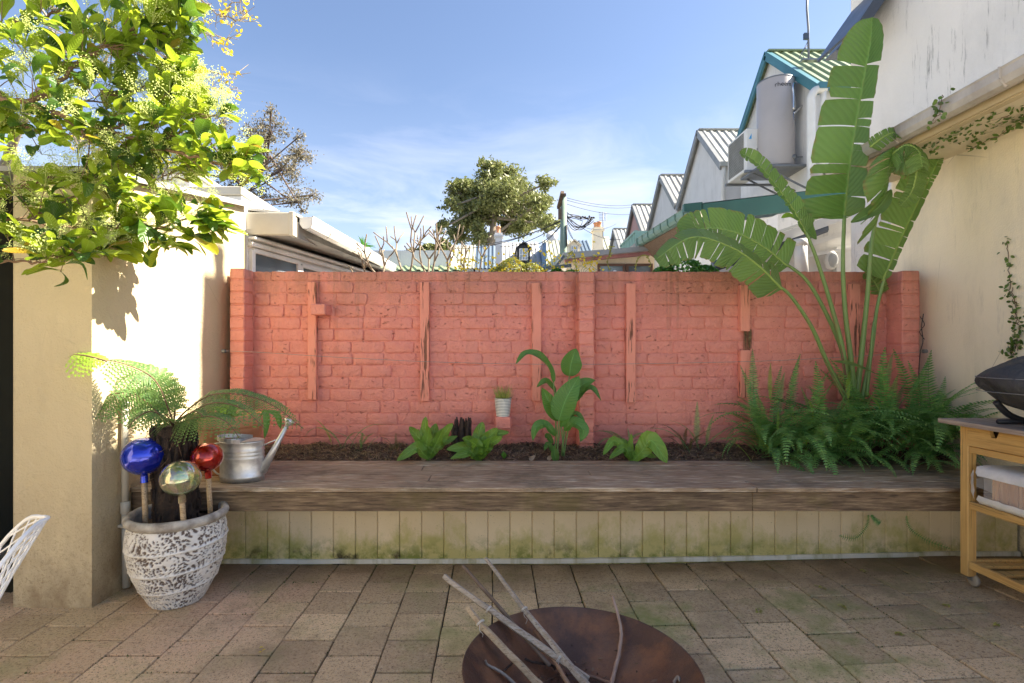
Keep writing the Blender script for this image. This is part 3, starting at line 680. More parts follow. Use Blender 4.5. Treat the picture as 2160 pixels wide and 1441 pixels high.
# white pipe on left wall
pp = thing('waste_pipe', 'thin cream pipe running down the left wall beside the cratered pot', 'pipe', (-1.93, 2.72, 0))
m_ = MB(); m_.tube([(-1.933, 2.72, 1.01), (-1.931, 2.72, .42)], .0165, 12); m_.make('pipe', CPAINT, pp)
m_ = MB(); m_.tube([(-1.929, 2.72, .43), (-1.926, 2.722, .012)], .0185, 12); m_.lathe((-1.93, 2.72, .43), [(.0165, .03), (.023, .025), (.023, -.03), (.018, -.034)], 14); m_.make('lower_pipe', CPAINT, pp)
for z in (.97, .335):
    m_ = MB(); m_.lathe((-1.93, 2.72, z), [(.0165, -.012), (.024, -.008), (.024, .008), (.0165, .012)], 14); m_.box((-1.958, 2.70, z - .006), (-1.93, 2.76, z + .006)); m_.make('clip', CPAINT, pp)
# two small iron hooks near the top of the left wall
for (px, py, lb) in ((386, 430, 'small dark metal hook high on the cream wall, left one'), (483, 458, 'small dark metal hook high on the cream wall near its corner')):
    d = 1.95 * F / (CX - px); c = P(px, py, d); m_ = MB(); m_.tube([c - Vector((.02, 0, 0)), c + Vector((.018, 0, 0)), c + Vector((.018, .006, -.02))], .0025, 5); tag(m_.make('wall_hook', STEEL), lb, 'hook', 'hooks on the left wall')
# parapet boxes behind
pb = thing('roof_upstand', 'cream boxed roof upstand behind the top of the left wall', 'roof', (-2.3, 4.3, 2.3))
m_ = MB(); m_.box((-3.3, 4.10, 2.30), (-2.15, 4.16, 2.46)); m_.make('fascia', CPAINT, pb)
m_ = MB(); m_.box((-3.3, 4.07, 2.462), (-1.98, 4.9, 2.53), .006); m_.make('cap', CPAINT, pb)
m_ = MB(); m_.box((-2.14, 4.09, 2.2), (-1.99, 5.2, 2.46), .004); m_.make('end_box', WPAINT, pb)
# second roof, farther, sloping down to the right
p2 = thing('white_parapet', 'white parapet with grey capping sloping away behind the left wall', 'roof', (-3, 5.3, 2.6))
m_ = MB(); a = P(480, 362, 5.2); c = P(400, 358, 5.0)
m_.prism([(-2.93, 5.0, 2.2), (-2.93, 5.0, 2.94), (-2.93, 8.5, 2.86), (-2.93, 8.5, 2.2)], (-.25, 0, 0)); m_.make('parapet', WPAINT, p2)
m_ = MB(); m_.prism([(-2.90, 4.97, 2.945), (-2.90, 4.97, 3.0), (-2.90, 8.6, 2.92), (-2.90, 8.6, 2.865)], (-2.4, 0, 0)); m_.make('capping', ZINC, p2)
m_ = MB(); m_.box((-5.3, 4.99, 2.75), (-3.19, 5.05, 2.94)); m_.make('fascia', GREYM, p2)
# ================================================================== neighbour's verandah (behind red wall, left)
nv_ = thing('white_annex', 'white weatherboard annex with sliding window and grey eave behind the red wall on the left', 'building', (-1.6, 5, 0))
d0 = 4.15; A = Vector((XW(520, d0), d0, 0)); dirw = Vector((.2536, 1, 0)); nrm = Vector((1, -.2536, 0)).normalized()
def AW(t, z): return A + dirw * t + Vector((0, 0, z))
hz1 = H + 248 * d0 / F   # top of wall ~2.18
m_ = MB(); m_.prism([AW(0, -.1), AW(7, -.1), AW(7, hz1), AW(0, hz1)], (-.15, .04, 0)); m_.make('wall', WPAINT, nv_)
for k in range(4):       # weatherboards above the window
    z = hz1 - .06 - k * .055; m_ = MB(); m_.beam(AW(.02, z) + nrm * .007, AW(7, z) + nrm * .007, .014, .050, ch=.002); m_.make('board', WPAINT, nv_)
def winframe(par, t0, t1, za, zb, fw=.035, off=.02, mat=WPAINT, gl=GLASS):
    fr = MB()
    for (q0, q1) in ((AW(t0, za), AW(t1, za)), (AW(t0, zb), AW(t1, zb))): fr.beam(q0 + nrm * off, q1 + nrm * off, .04, fw, ch=.003)
    for t in (t0, t1): fr.beam(AW(t, za) + nrm * off, AW(t, zb) + nrm * off, .04, fw, up=nrm, ch=.003)
    f = fr.make('window', mat, par)
    pn = MB(); q = [AW(t0, za), AW(t1, za), AW(t1, zb), AW(t0, zb)]; pn.add([p + nrm * (off - .004) for p in q] + [p + nrm * (off - .010) for p in q], [(0, 1, 2, 3), (7, 6, 5, 4)]); pn.make('pane', gl, f); return f
zt_w = 2.05
winframe(nv_, .04, .62, 1.2, zt_w); winframe(nv_, .66, 1.25, 1.2, zt_w - .02); winframe(nv_, 1.35, 2.1, 1.2, zt_w - .02)
m_ = MB(); m_.beam(AW(.0, zt_w + .045) + nrm * .03, AW(3.2, zt_w + .045) + nrm * .03, .05, .035, ch=.004); m_.beam(AW(.0, zt_w + .09) + nrm * .045, AW(3.4, zt_w + .09) + nrm * .045, .07, .02, ch=.003); m_.make('window_head', WPAINT, nv_)
# eave: fascia beam facing the courtyard, soffit and gutter
e0 = P(617, 455, 4.28); m_ = MB(); m_.box((-2.05, 4.16, P(0, 497, 4.2).z), (XW(616, 4.2), 4.22, P(0, 451, 4.2).z), .005); m_.make('end_fascia', CPAINT, nv_)
m_ = MB(); m_.box((XW(614, 4.2), 4.15, P(0, 500, 4.2).z), (XW(624, 4.2), 4.23, P(0, 449, 4.2).z), .004); m_.make('end_cap', CPAINT, nv_)
ga, gb = P(640, 470, 4.25), P(828, 566, 8.1)
gd = (gb - ga)
s0, s1 = P(624, 500, 4.25), P(800, 572, 8.1)
m_ = MB(); q = [s0, s1, AW(4.2, hz1), AW(.0, hz1)]; q[2].z = hz1; m_.add([Vector(p) for p in q] + [Vector(p) + Vector((0, 0, .03)) for p in q], [(0, 1, 2, 3), (7, 6, 5, 4), (0, 4, 5, 1)]); m_.make('soffit', simple('grey_soffit', (.30, .28, .255), (.42, .40, .36), 6, .8, .002), nv_)
def gutter(par, a, b_, r=.06, out=Vector((1, 0, 0)), mat=WPAINT, name='gutter', straps=0):
    a = Vector(a); b_ = Vector(b_); up = Vector((0, 0, 1)); prof = [(-r, r * .9), (-r, -.2 * r), (-.55 * r, -.85 * r), (.1 * r, -r), (.7 * r, -.75 * r), (r, -.1 * r), (r, .75 * r), (1.12 * r, .95 * r), (r, 1.05 * r), (.9 * r, .8 * r), (.9 * r, -.05 * r), (.6 * r, -.62 * r), (0, -.85 * r), (-.5 * r, -.7 * r), (-.88 * r, -.1 * r), (-.88 * r, .9 * r)]
    m_ = MB(); vs = [a + out * x + up * z for x, z in prof] + [b_ + out * x + up * z for x, z in prof]; n = len(prof)
    m_.add(vs, [(k, (k + 1) % n, n + (k + 1) % n, n + k) for k in range(n)])
    for p in (a, b_): m_.add([p + out * x * .93 + up * z * .93 for x, z in prof[:8]], [tuple(range(8))])
    for k in range(straps):
        p = a + (b_ - a) * ((k + .5) / straps); d = (b_ - a).normalized()
        m_.beam(p + out * r * .4 - up * r * .98, p + out * r * 1.06 - up * .2 * r, .02, .006, up=d); m_.beam(p + out * r * 1.06 - up * .2 * r, p + out * r * 1.08 + up * r, .02, .006, up=d)
    return m_.make(name, mat, par)
gutter(nv_, ga + Vector((.02, 0, 0)), gb, .055, straps=4)
m_ = MB(); m_.beam(s0 + Vector((.01, 0, .055)), s1 + Vector((0, 0, .055)), .025, .13); m_.make('fascia', simple('worn_grey_fascia', (.27, .26, .245), (.38, .36, .33), 7, .8, .002), nv_)
m_ = MB(); rz = .12; q = [ga + Vector((-.03, -.06, .06)), gb + Vector((-.03, 0, .06)), gb + Vector((-2.3, 0, .18)), ga + Vector((-.6, -.06, .13))]
m_.add(q + [p - Vector((0, 0, .02)) for p in q], [(0, 1, 2, 3), (7, 6, 5, 4), (0, 3, 7, 4), (0, 4, 5, 1)]); m_.make('roof', ROOFW, nv_)
# ================================================================== two storey house on the right
rh = thing('two_storey_house', 'tall pale rendered house with long eave gutter along the right side of the courtyard', 'building', (3.1, 3, 0))
XR = 3.083; m_ = MB()  # near end of the house cut short out of view to let sunlight in
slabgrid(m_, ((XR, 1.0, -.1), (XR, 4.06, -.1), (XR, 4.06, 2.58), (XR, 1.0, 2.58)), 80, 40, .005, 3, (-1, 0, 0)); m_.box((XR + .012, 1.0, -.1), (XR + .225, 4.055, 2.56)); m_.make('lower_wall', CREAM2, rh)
m_ = MB(); XU = 3.32; slabgrid(m_, ((XU, 1.0, -.1), (XU, 4.87, -.1), (XU, 4.87, 5.4), (XU, 1.0, 5.4)), 80, 60, .006, 3, (-1, 0, 0)); m_.box((XU + .012, 1.0, -.1), (XU + 1.6, 4.86, 5.4)); m_.make('upper_wall', GREYW, rh)
m_ = MB(); m_.box((XU - .05, 0.9, 5.41), (XU + 1.7, 4.95, 5.47)); m_.make('roof', ZINC, rh)
# stack and pots that throw the shadow on the left wall
cs = MB(); cs.box((XU + .1, 3.84, 5.475), (XU + .7, 4.5, 6.62), .01); st = cs.make('chimney_stack', WHITEW, rh); m_ = MB(); m_.lathe((XU + .4, 4.06, 6.63), [(.001, 0), (.085, 0), (.07, .1), (.065, .36), (.08, .38), (.08, .42), (.001, .42)], 14); m_.make('chimney_pot', TERRA, rh)
gz0 = 2.60; XG = 2.50
m_ = MB(); m_.prism([(XG + .07, 1.0, 2.515), (XR + .03, 1.0, 2.555), (XR + .03, 1.0, 2.58), (XG + .07, 1.0, 2.54)], (0, 3.05, 0)); m_.make('soffit', simple('cream_soffit', (.66, .58, .42), (.58, .5, .36), 3, .7, .002), rh)
m_ = MB(); m_.box((XG + .052, 1.0, 2.506), (XG + .069, 4.04, 2.64)); m_.box((XG + .0692, 1.0, 2.5), (XG + .11, 4.04, 2.512)); m_.make('fascia_board', simple('tan_fascia', (.55, .45, .28), None, 4, .6, .001), rh)
gutter(rh, (XG, 4.06, 2.575), (XG, 1.0, 2.575), .047, Vector((-1, 0, 0)), simple('grey_gutter', (.50, .47, .43), (.36, .33, .30), 8, .5, .002, stain=(3, .5, .7, (.25, .23, .21))), straps=9)
m_ = MB(); m_.prism([(XG + .10, 1.0, 2.66), (XU - .004, 1.0, 2.78), (XU - .004, 1.0, 2.80), (XG + .10, 1.0, 2.68)], (0, 3.05, 0)); m_.make('lean_to_roof', ZINC, rh)
# dark barge and eave beside the upper wall
ee = thing('dark_eave', 'dark blue grey eave and raking barge board jutting past the upper wall corner', 'eave', (3.0, 4.35, 3.7))
yb_ = 4.3
m_ = MB(); m_.prism([P(1763, 106, yb_), P(1800, 103, yb_), P(1800, 78, yb_), P(1787, 78, yb_)], (0, .16, 0)); m_.make('eave_end', BLUEGREY, ee)
m_ = MB(); m_.prism([P(1792, 76, yb_), P(1815, 78, yb_), P(1893, -40, yb_), P(1872, -46, yb_)], (0, .05, 0)); m_.make('barge_board', BLUEGREY, ee)
m_ = MB(); m_.prism([P(1800, 60, yb_ + .06), P(1806, 62, yb_ + .06), P(1890, -56, yb_ + .06), P(1884, -60, yb_ + .06)], (0, .5, 0)); m_.make('roof', BLUEGREY, ee)
# ================================================================== planter bench
bn = thing('planter_bench', 'long weathered timber bench built in front of the red wall over mossy cream boards', 'bench', (.5, 3.1, 0))
DF = 2.757; zb = .520; rs = random.Random(4)
ys = [DF + i * (3.437 - DF) / 5 for i in range(6)]; xl = -1.935; xr = 3.07
for i in range(5):
    xj = [(1590 - CX) * (ys[i] + .05) / F + rs.uniform(-.01, .01), XW(930, 3) + rs.uniform(-.3, .3)][i in (1, 3)] if i != 2 else XW(1250, 3)
    for (a, c) in ((xl, xj - .0015), (xj + .0015, xr)):
        m_ = MB(); dz = rs.uniform(-.0015, .0015); n = 10; vs = []
        m_.box((a, ys[i] + .002, zb - .024 + dz), (c, ys[i + 1] - .002, zb + dz), .003); m_.make('plank', BENCH, bn)
xj = (1590 - CX) * DF / F
for (a, c) in ((xl, xj - .001), (xj + .001, xr)):
    m_ = MB(); m_.box((a, DF + .012, .392), (c, DF + .040, zb - .028), .003); m_.make('fascia_board', FASC, bn)
x = xl; k = 0; bw = 46.6 * DC / F
xs = XW(470, DC) - 3 * bw
m_ = MB(); m_.box((-1.94, DC + .012, -.1), (3.07, DC + .03, .49)); m_.make('backing_board', CLAD, bn)
while xs < 3.06:
    xe = min(xs + bw, 3.068); x_ = max(xs, -1.945)
    if xe - x_ > .02:
        m_ = MB(); m_.box((x_ + .0012, DC, -.05), (xe - .0012, DC + .011, .494), .0035); o = m_.make('cladding_board', CLAD, bn)
    xs += bw
m_ = MB(); n = 40; vs = []; rs = random.Random(8)
for i in range(n + 1):
    xx = -1.60 + (4.66) * i / n; g_ = gz(xx, DC - .02) + .004 + .003 * math.sin(xx * 1.7) + rs.uniform(-.001, .001)
    yo = DC - .016 - .004 * math.sin(xx * 2.3)
    for (dy, dz) in ((0, 0), (0, .022), (.003, .025), (.016 + .004 * math.sin(xx * 2.3) - .0005, .025), (.012, 0)): vs.append((xx, yo + dy, g_ + dz))
m_.add(vs, [(i * 5 + k, (i + 1) * 5 + k, (i + 1) * 5 + (k + 1) % 5, i * 5 + (k + 1) % 5) for i in range(n) for k in range(5)]); m_.make('skirting', SKIRT, bn)
# planter soil
m_ = MB(); nx, ny = 220, 18; vs = []
for j in range(ny + 1):
    for i in range(nx + 1):
        x = -1.93 + 5.0 * i / nx; y = 3.43 + .365 * j / ny; p = Vector((x * 9, y * 9, 0))
        vs.append((x, y, .512 + .05 * min(1, (j / ny) * 1.6) + .026 * mn.noise(p) * min(1, j / 2) + .014 * mn.noise(p * 4) + .006 * mn.noise(p * 11)))
m_.add(vs, [(j * (nx + 1) + i, j * (nx + 1) + i + 1, (j + 1) * (nx + 1) + i + 1, (j + 1) * (nx + 1) + i) for j in range(ny) for i in range(nx)], 0, True)
sl = m_.make('soil', SOIL); tag(sl, 'dark mulched soil filling the strip between bench and red wall', 'soil', kind='stuff')
def soilz(x, y): j = (y - 3.43) / .365; return .514 + .05 * min(1, j * 1.6) + .026 * mn.noise(Vector((x * 9, y * 9, 0)))
m_ = MB(); rs = random.Random(12)
for i in range(5200):
    x = rs.uniform(-1.9, 3.05); y = 3.44 + .34 * rs.random(); z = soilz(x, y) + .006; a = rs.uniform(0, 6.28); L = rs.uniform(.006, .022); wd = rs.uniform(.002, .006)
    d = Vector((math.cos(a), math.sin(a), rs.uniform(-.5, .5))) * L; s_ = Vector((-math.sin(a), math.cos(a), rs.uniform(-.4, .4))) * wd; p = Vector((x, y, z))
    m_.add([p - d - s_, p + d - s_, p + d + s_, p - d + s_, p + Vector((0, 0, .004))], [(0, 1, 4), (1, 2, 4), (2, 3, 4), (3, 0, 4)])
tag(m_.make('mulch', CHIP), 'brown bark mulch scattered over the planter soil', 'mulch', kind='stuff')
m_ = MB()
for i in range(2200):
    x = rs.uniform(-1.75, -.55) if rs.random() < .6 else rs.uniform(-.55, 1.9); y = 3.45 + .30 * rs.random(); z = soilz(x, y) + .006; a = rs.uniform(0, 6.28); L = rs.uniform(.02, .06)
    p = Vector((x, y, z)); d = Vector((math.cos(a), math.sin(a) * .6, rs.uniform(-.1, .35))) * L
    m_.leaf([p, p + d * .5 + Vector((0, 0, .008)), p + d], lambda t: .0016, (0, 0, 1), nu=2, smoothn=2)
tag(m_.make('dry_grass', STRAW), 'dry grass clippings and leaf litter on the left end of the planter', 'litter', kind='stuff')
for (px, py, rot, lb) in ((1122, 966, .2, 'small grey brown dead leaf standing on the soil below the broad leaved plant'), (1160, 966, -.5, 'curled dead leaf lying at the bench edge below the broad leaved plant'), (895, 962, .8, 'tan dead leaf beside the left bird nest fern')):
    c = P(px, py, 3.45); c.z = .535; m_ = MB(); m_.leaf([c - Vector((.018, 0, .012)), c, c + Vector((.022, 0, .018))], lambda t: .014 * math.sin(math.pi * t ** .8) + .001, (rot, -1, .3), fold=.4, smoothn=3)
    tag(m_.make('dead_leaf', simple('dead_leaf', (.32, .24, .17), (.22, .15, .1), 30, .9, 0)), lb, 'leaf')
# ================================================================== watering can
ctr = P(511, 1002, 2.93); ctr.z = zb + .002
wc = thing('watering_can', 'oval galvanised watering can with long spout standing on the bench', 'watering can', ctr)
sx, sy = .119, .088
zt = P(0, 930, 2.93).z - ctr.z       # height
m_ = MB(); prof = [(.001, .004), (.97, .004), (1.0, 0), (1.0, .022), (1.03, .026), (1.0, .03)]
for zz in (zt - .088, zt - .068, zt - .048): prof += [(1.0, zz - .006), (1.022, zz), (1.0, zz + .006)]
prof += [(1.0, zt - .004), (1.03, zt), (1.0, zt + .004), (.97, zt - .003), (.96, .05)]
prof = [(r_ if r_ < .01 else r_ , z) for r_, z in prof]
m_.lathe(ctr, prof, 48, 0, sx, sy); m_.make('body', GALV, wc)
m_ = MB(); n = 20; vs = []       # half lid on the spout side
for k in range(n + 1):
    th = R(-75 + 150 * k / n); vs.append(ctr + Vector((sx * .97 * math.cos(th), sy * .97 * math.sin(th), zt + .001 + .002)))
vs2 = [v + Vector((0, 0, .004)) for v in vs]; m_.add(vs + vs2, [tuple(range(n + 1))[::-1], tuple(range(n + 1, 2 * n + 2)), (0, n, 2 * n + 1, n + 1)]); m_.make('lid', GALV, wc)
m_ = MB(); pts = [ctr + Vector((sx * 1.06 * math.cos(th), sy * 1.02 * math.sin(th) - .01, zt + .012 + .012 * math.cos(th - R(180)))) for th in [R(80 + 205 * k / 20) for k in range(21)]]
for i in range(20): m_.beam(pts[i], pts[i + 1], .004, .022, up=(0, 0, 1))
m_.make('carry_handle', GALV, wc)
m_ = MB(); m_.tube(cr([ctr + Vector((-sx * .98, -.01, zt - .01)), ctr + Vector((-sx - .06, -.012, zt - .03)), ctr + Vector((-sx - .075, -.01, zt - .10)), ctr + Vector((-sx - .03, -.01, zt - .17)), ctr + Vector((-sx * .98, -.01, zt - .19))], 6), .0055, 8); m_.make('back_handle', GALV, wc)
s0 = ctr + Vector((sx * .93, 0, .045)); s1 = ctr + Vector((sx + .155, .02, zt + .03 )); s1 = P(606, 897, 2.96)
m_ = MB(); m_.tube([s0, s0.lerp(s1, .5), s1], [.026, .017, .0105], 16); m_.make('spout', GALV, wc)
m_ = MB(); dv = (s1 - s0).normalized(); q = dv.to_track_quat('Z', 'Y').to_matrix(); m_.lathe(s1, [(.001, -.012), (.011, -.01), (.012, .0), (.030, .026), (.031, .030), (.024, .036), (.001, .038)], 24, M=q)
m_.make('rose', GALV, wc)
m_ = MB(); m_.tube([ctr + Vector((sx * .98, 0, zt - .025)), s0.lerp(s1, .72)], .004, 6); m_.make('brace', GALV, wc)
# ================================================================== terracotta pot with agave
tc_ = P(478, 900, 3.16); tc_.z = zb + .001
tp = thing('terracotta_pot', 'large terracotta pot on the bench behind the watering can', 'pot', tc_)
m_ = MB(); m_.lathe(tc_, [(.001, 0), (.150, 0), (.155, .01), (.200, .25), (.205, .265), (.203, .27), (.213, .275), (.217, .285), (.217, .335), (.210, .343), (.198, .343), (.192, .33), (.188, .28), (.001, .28)], 48); m_.make('pot', TERRA, tp)
m_ = MB(); m_.lathe(tc_, [(.001, .295), (.189, .292)], 24); m_.make('potting_soil', SOIL, tp)
ag = thing('succulent_plant', 'yellow green succulent rosette growing in the terracotta pot', 'plant', tc_ + Vector((0, 0, .295)))
rs = random.Random(31)
for k in range(22):
    a = k * 2.4; L = rs.uniform(.09, .17); e = rs.uniform(.15, 1.2); p = tc_ + Vector((0.03 * math.cos(a * 3), .02 * math.sin(a), .30)); d = Vector((math.cos(a), math.sin(a), 0))
    m_ = MB(); m_.leaf([p, p + d * L * .5 * math.cos(e) + Vector((0, 0, L * .6 * math.sin(e) + .02)), p + d * L * math.cos(e) + Vector((0, 0, L * .75 * math.sin(e)))], lambda t: .019 * math.sin(math.pi * min(1, t * .93 + .06)) ** .7 + .0005, (0, 0, 1), fold=.3, smoothn=3)
    m_.make('leaf', NEST if k % 3 else FERNY, ag)
for (dx, pts) in ((0, [P(548, 880, 3.02), P(560, 868, 3.0), P(563, 895, 2.98), P(558, 925, 2.98)]), (1, [P(560, 868, 3.0), P(585, 874, 3.0), P(592, 905, 3.0)])):
    m_ = MB(); m_.leaf(pts, lambda t: .018 * math.sin(math.pi * min(1, t ** 1.2)) + .001, (0, -1, .2), fold=.3); m_.make('drooping_leaf', CANNA, ag)
# ================================================================== cratered pot, tree fern, glass balls
pc = Vector((-1.596, 2.62, .0)); zr = .445
cp = thing('cratered_pot', 'tall white cratered glaze pot standing on the pavers by the left wall', 'pot', pc)
prof = [(.112, .0), (.122, .004), (.146, .05), (.178, .11), (.200, .17), (.214, .23), (.221, .29), (.221, .34), (.214, .385), (.206, .40)]
pr = cr([Vector((a, 0, b)) for a, b in prof], 20); n = 300; vs = []; pit = []
cells = {}
def f1(p):
    d, pt = mn.voronoi(p, distance_metric='DISTANCE', exponent=2.5); return d[0], d[1]
for i, q in enumerate(pr):
    for k in range(n):
        th = 2 * math.pi * k / n; x, y = math.cos(th), math.sin(th)
        sw = 1 + .5 * math.sin(th + .4) ; base = Vector((x * 1.9, y * 1.9, q.z * 8.6)); warp = Vector((mn.noise(base * 1.4), mn.noise(base * 1.4 + Vector((7, 0, 0))), mn.noise(base * 1.4 + Vector((0, 7, 0))))) * .35
        d, d2 = f1((base + warp) * (9.3 + 1.4 * math.sin(2 * th))); thr = .46 + .17 * mn.noise(base * 1.1 + Vector((3, 3, 3)))
        pv = max(0, min(1, (thr - d) / .07)); edge = d2 - d
        band = sum(math.exp(-((q.z - zc - .012 * math.sin(th * 1 + 1)) / .006) ** 2) for zc in (.10, .195, .30))
        pv *= (1 - min(1, band))
        r_ = q.x - .006 * pv + .0045 * band * (1 + .4 * mn.noise(base * 6)) + .0025 * mn.noise(base * 5)
        vs.append(pc + Vector((r_ * x, r_ * y, q.z))); pit.append(pv)
m_ = MB(); Lr = len(pr); m_.add(vs, [(i * n + k, i * n + (k + 1) % n, (i + 1) * n + (k + 1) % n, (i + 1) * n + k) for i in range(Lr - 1) for k in range(n)], 0, True)
o = m_.make('pot', PITPOT, cp); at = o.data.attributes.new('pit', 'FLOAT', 'POINT'); at.data.foreach_set('value', pit)
m_ = MB(); n = 96; vs = []; rp = [(.204, .395), (.216, .402), (.227, .412), (.231, .425), (.228, .438), (.217, .447), (.205, .446), (.197, .436), (.194, .42), (.192, .37)]
for (r_, z) in rp:
    for k in range(n):
        th = 2 * math.pi * k / n; e = .003 * mn.noise(Vector((math.cos(th) * 3, math.sin(th) * 3, z * 20))); vs.append(pc + Vector(((r_ + e) * math.cos(th), (r_ + e) * math.sin(th), z + e * .7)))
m_.add(vs, [(i * n + k, i * n + (k + 1) % n, (i + 1) * n + (k + 1) % n, (i + 1) * n + k) for i in range(len(rp) - 1) for k in range(n)], 0, True)
m_.make('rim', simple('worn_rim_glaze', (.52, .49, .43), (.22, .19, .16), 16, .75, .006, 40), cp)
m_ = MB(); m_.lathe(pc, [(.001, .385), (.193, .38)], 32); m_.make('potting_soil', SOIL, cp)
tf = thing('tree_fern', 'tree fern with dark fibrous trunk and arching fronds in the cratered pot', 'tree fern', pc + Vector((0, .02, .38)))
m_ = MB(); t0 = pc + Vector((-.02, .03, .36)); t1 = P(366, 897, 2.66); n = 40; vs = []; LL = 40
for i in range(LL + 1):
    f = i / LL; c = t0.lerp(t1, f)
    for k in range(n):
        th = 2 * math.pi * k / n; r_ = (.098 - .012 * f + .02 * max(0, f - .7)) * (1 + .13 * mn.noise(Vector((math.cos(th) * 4, math.sin(th) * 4, f * 3))) + .10 * mn.noise(Vector((math.cos(th) * 11, math.sin(th) * 11, f * 12))))
        vs.append(c + Vector((math.cos(th) * r_, math.sin(th) * r_, .012 * mn.noise(Vector((th * 6, 5, 0))) if i == LL else 0)))
m_.add(vs, [(i * n + k, i * n + (k + 1) % n, (i + 1) * n + (k + 1) % n, (i + 1) * n + k) for i in range(LL) for k in range(n)] + [tuple(LL * n + k for k in range(n))], 0, True)
m_.make('trunk', TRUNKB, tf)
m_ = MB(); rs = random.Random(6)     # old frond stubs and fibres
for k in range(130):
    th = rs.uniform(0, 6.28); f = rs.uniform(.05, 1); c = t0.lerp(t1, f); o_ = Vector((math.cos(th), math.sin(th), 0)); p = c + o_ * .088; L = rs.uniform(.04, .11)
    m_.tube([p - Vector((0, 0, L * .5)), p + o_ * .012, p + o_ * rs.uniform(.005, .022) + Vector((0, 0, L * .5))], [.011, .010, .005], 5)
m_.make('frond_stubs', TRUNKB, tf, kind='stuff')
m_ = MB()
for k in range(60):
    th = rs.uniform(0, 6.28); f = rs.uniform(.5, 1); c = t0.lerp(t1, f); o_ = Vector((math.cos(th), math.sin(th), 0)); p = c + o_ * .09
    m_.tube(cr([p, p + o_ * .03 + Vector((0, 0, rs.uniform(-.02, .03))), p + o_ * rs.uniform(.02, .06) + Vector((rs.uniform(-.03, .03), 0, rs.uniform(-.08, .01)))], 3), .0014, 3)
m_.make('aerial_roots', simple('brown_roots', (.20, .12, .07), None, 9, .9, 0), tf, kind='stuff')
def bipinnate(pts, wmax, seed, npair=26, mat=TFERN, mat2=None, stipe=.16, dens=15, droop=.55, side_hint=(0, -.62, .78)):
    pts = cr(pts, 8); m_ = MB(); rs = random.Random(seed); L = len(pts)
    m_.tube(pts, [.0042 * (1 - .8 * i / L) + .0006 for i in range(L)], 5, m=1)
    cum = [0]
    for i in range(1, L): cum.append(cum[-1] + (pts[i] - pts[i - 1]).length)
    T = cum[-1]
    def at_(s):
        s = max(0, min(T * .999, s)); i = 0
        while cum[i + 1] < s: i += 1
        f = (s - cum[i]) / (cum[i + 1] - cum[i]); return pts[i].lerp(pts[i + 1], f), (pts[i + 1] - pts[i]).normalized()
    for j in range(npair):
        t = stipe + (1 - stipe) * (j + .5) / npair; p, tg = at_(t * T)
        side = tg.cross(Vector(side_hint)); 
        if side.length < .1: side = Vector((0, 1, 0))
        side.normalize(); nn = side.cross(tg).normalized()
        u = (t - stipe) / (1 - stipe); wl_ = wmax * (math.sin(math.pi * min(1, u * .80 + .20)) ** .8) * (1 - u ** 6 * .7) + .008
        for sg in (-1, 1):
            LL = wl_ * rs.uniform(.88, 1.08); d = (side * sg + tg * (.32 + .35 * u) + nn * rs.uniform(-.08, .08)).normalized()
            q = []
            for k in range(7): s = k / 6; q.append(p + d * LL * s - Vector((0, 0, droop * LL * s * s)) + tg * LL * .10 * s * s)
            m_.tube([q[0], q[3], q[6]], [.0012, .0009, .0004], 3, cap=False)
            npn = max(4, int(dens * .72 * LL / wmax))
            for k in range(npn):
                s = (k + .6) / npn; a = min(5, int(s * 6)); pp = q[a].lerp(q[a + 1], s * 6 - a); dd = (q[a + 1] - q[a]).normalized(); sd = dd.cross(nn).normalized()
                pl = LL * .22 * (1 - s * .8) + .002; pw = LL / npn * .40
                for s2 in (-1, 1):
                    e = pp + sd * s2 * pl + dd * pl * .45 - Vector((0, 0, pl * .25)); mpt = pp.lerp(e, .5)
                    m_.add([pp - dd * pw * .5, mpt - dd * pw, e, mpt + dd * pw, pp + dd * pw * .5], [(0, 1, 2, 3, 4)])
    o = m_.make('frond', [mat, STRD if mat2 is None else mat2], tf); return o
cw = t1 + Vector((0, 0, .0))
def Fp(px, py, d): return P(px, py, d)
bipinnate([cw, Fp(355, 862, 2.62), Fp(325, 800, 2.56), Fp(262, 768, 2.52), Fp(205, 758, 2.50)], .125, 1, 24)
m_b = bipinnate([Fp(225, 762, 2.50), Fp(190, 752, 2.49), Fp(160, 748, 2.49), Fp(148, 752, 2.48)], .085, 2, 12, TFERNY, dens=9, stipe=.02)
bipinnate([cw, Fp(342, 880, 2.60), Fp(290, 835, 2.60), Fp(235, 832, 2.62), Fp(196, 862, 2.64)], .115, 3, 24)
bipinnate([cw, Fp(395, 865, 2.62), Fp(450, 832, 2.60), Fp(520, 835, 2.60), Fp(580, 858, 2.60), Fp(640, 905, 2.62)], .105, 4, 24)
bipinnate([cw, Fp(400, 872, 2.55), Fp(450, 850, 2.48), Fp(510, 862, 2.44), Fp(560, 905, 2.42)], .085, 5, 20)
bipinnate([cw, Fp(400, 885, 2.5), Fp(440, 878, 2.40), Fp(480, 892, 2.36), Fp(505, 925, 2.34)], .10, 7, 20)
bipinnate([cw, Fp(350, 875, 2.72), Fp(310, 850, 2.78), Fp(280, 850, 2.84)], .12, 8, 18)
bipinnate([cw, Fp(352, 885, 2.52), Fp(318, 868, 2.42), Fp(285, 885, 2.36), Fp(270, 905, 2.34)], .08, 9, 18)
bipinnate([cw, Fp(368, 850, 2.66), Fp(345, 812, 2.66), Fp(300, 790, 2.68), Fp(240, 800, 2.70)], .09, 10, 20)
bipinnate([cw, Fp(385, 880, 2.56), Fp(412, 868, 2.46), Fp(430, 880, 2.38)], .06, 12, 14)
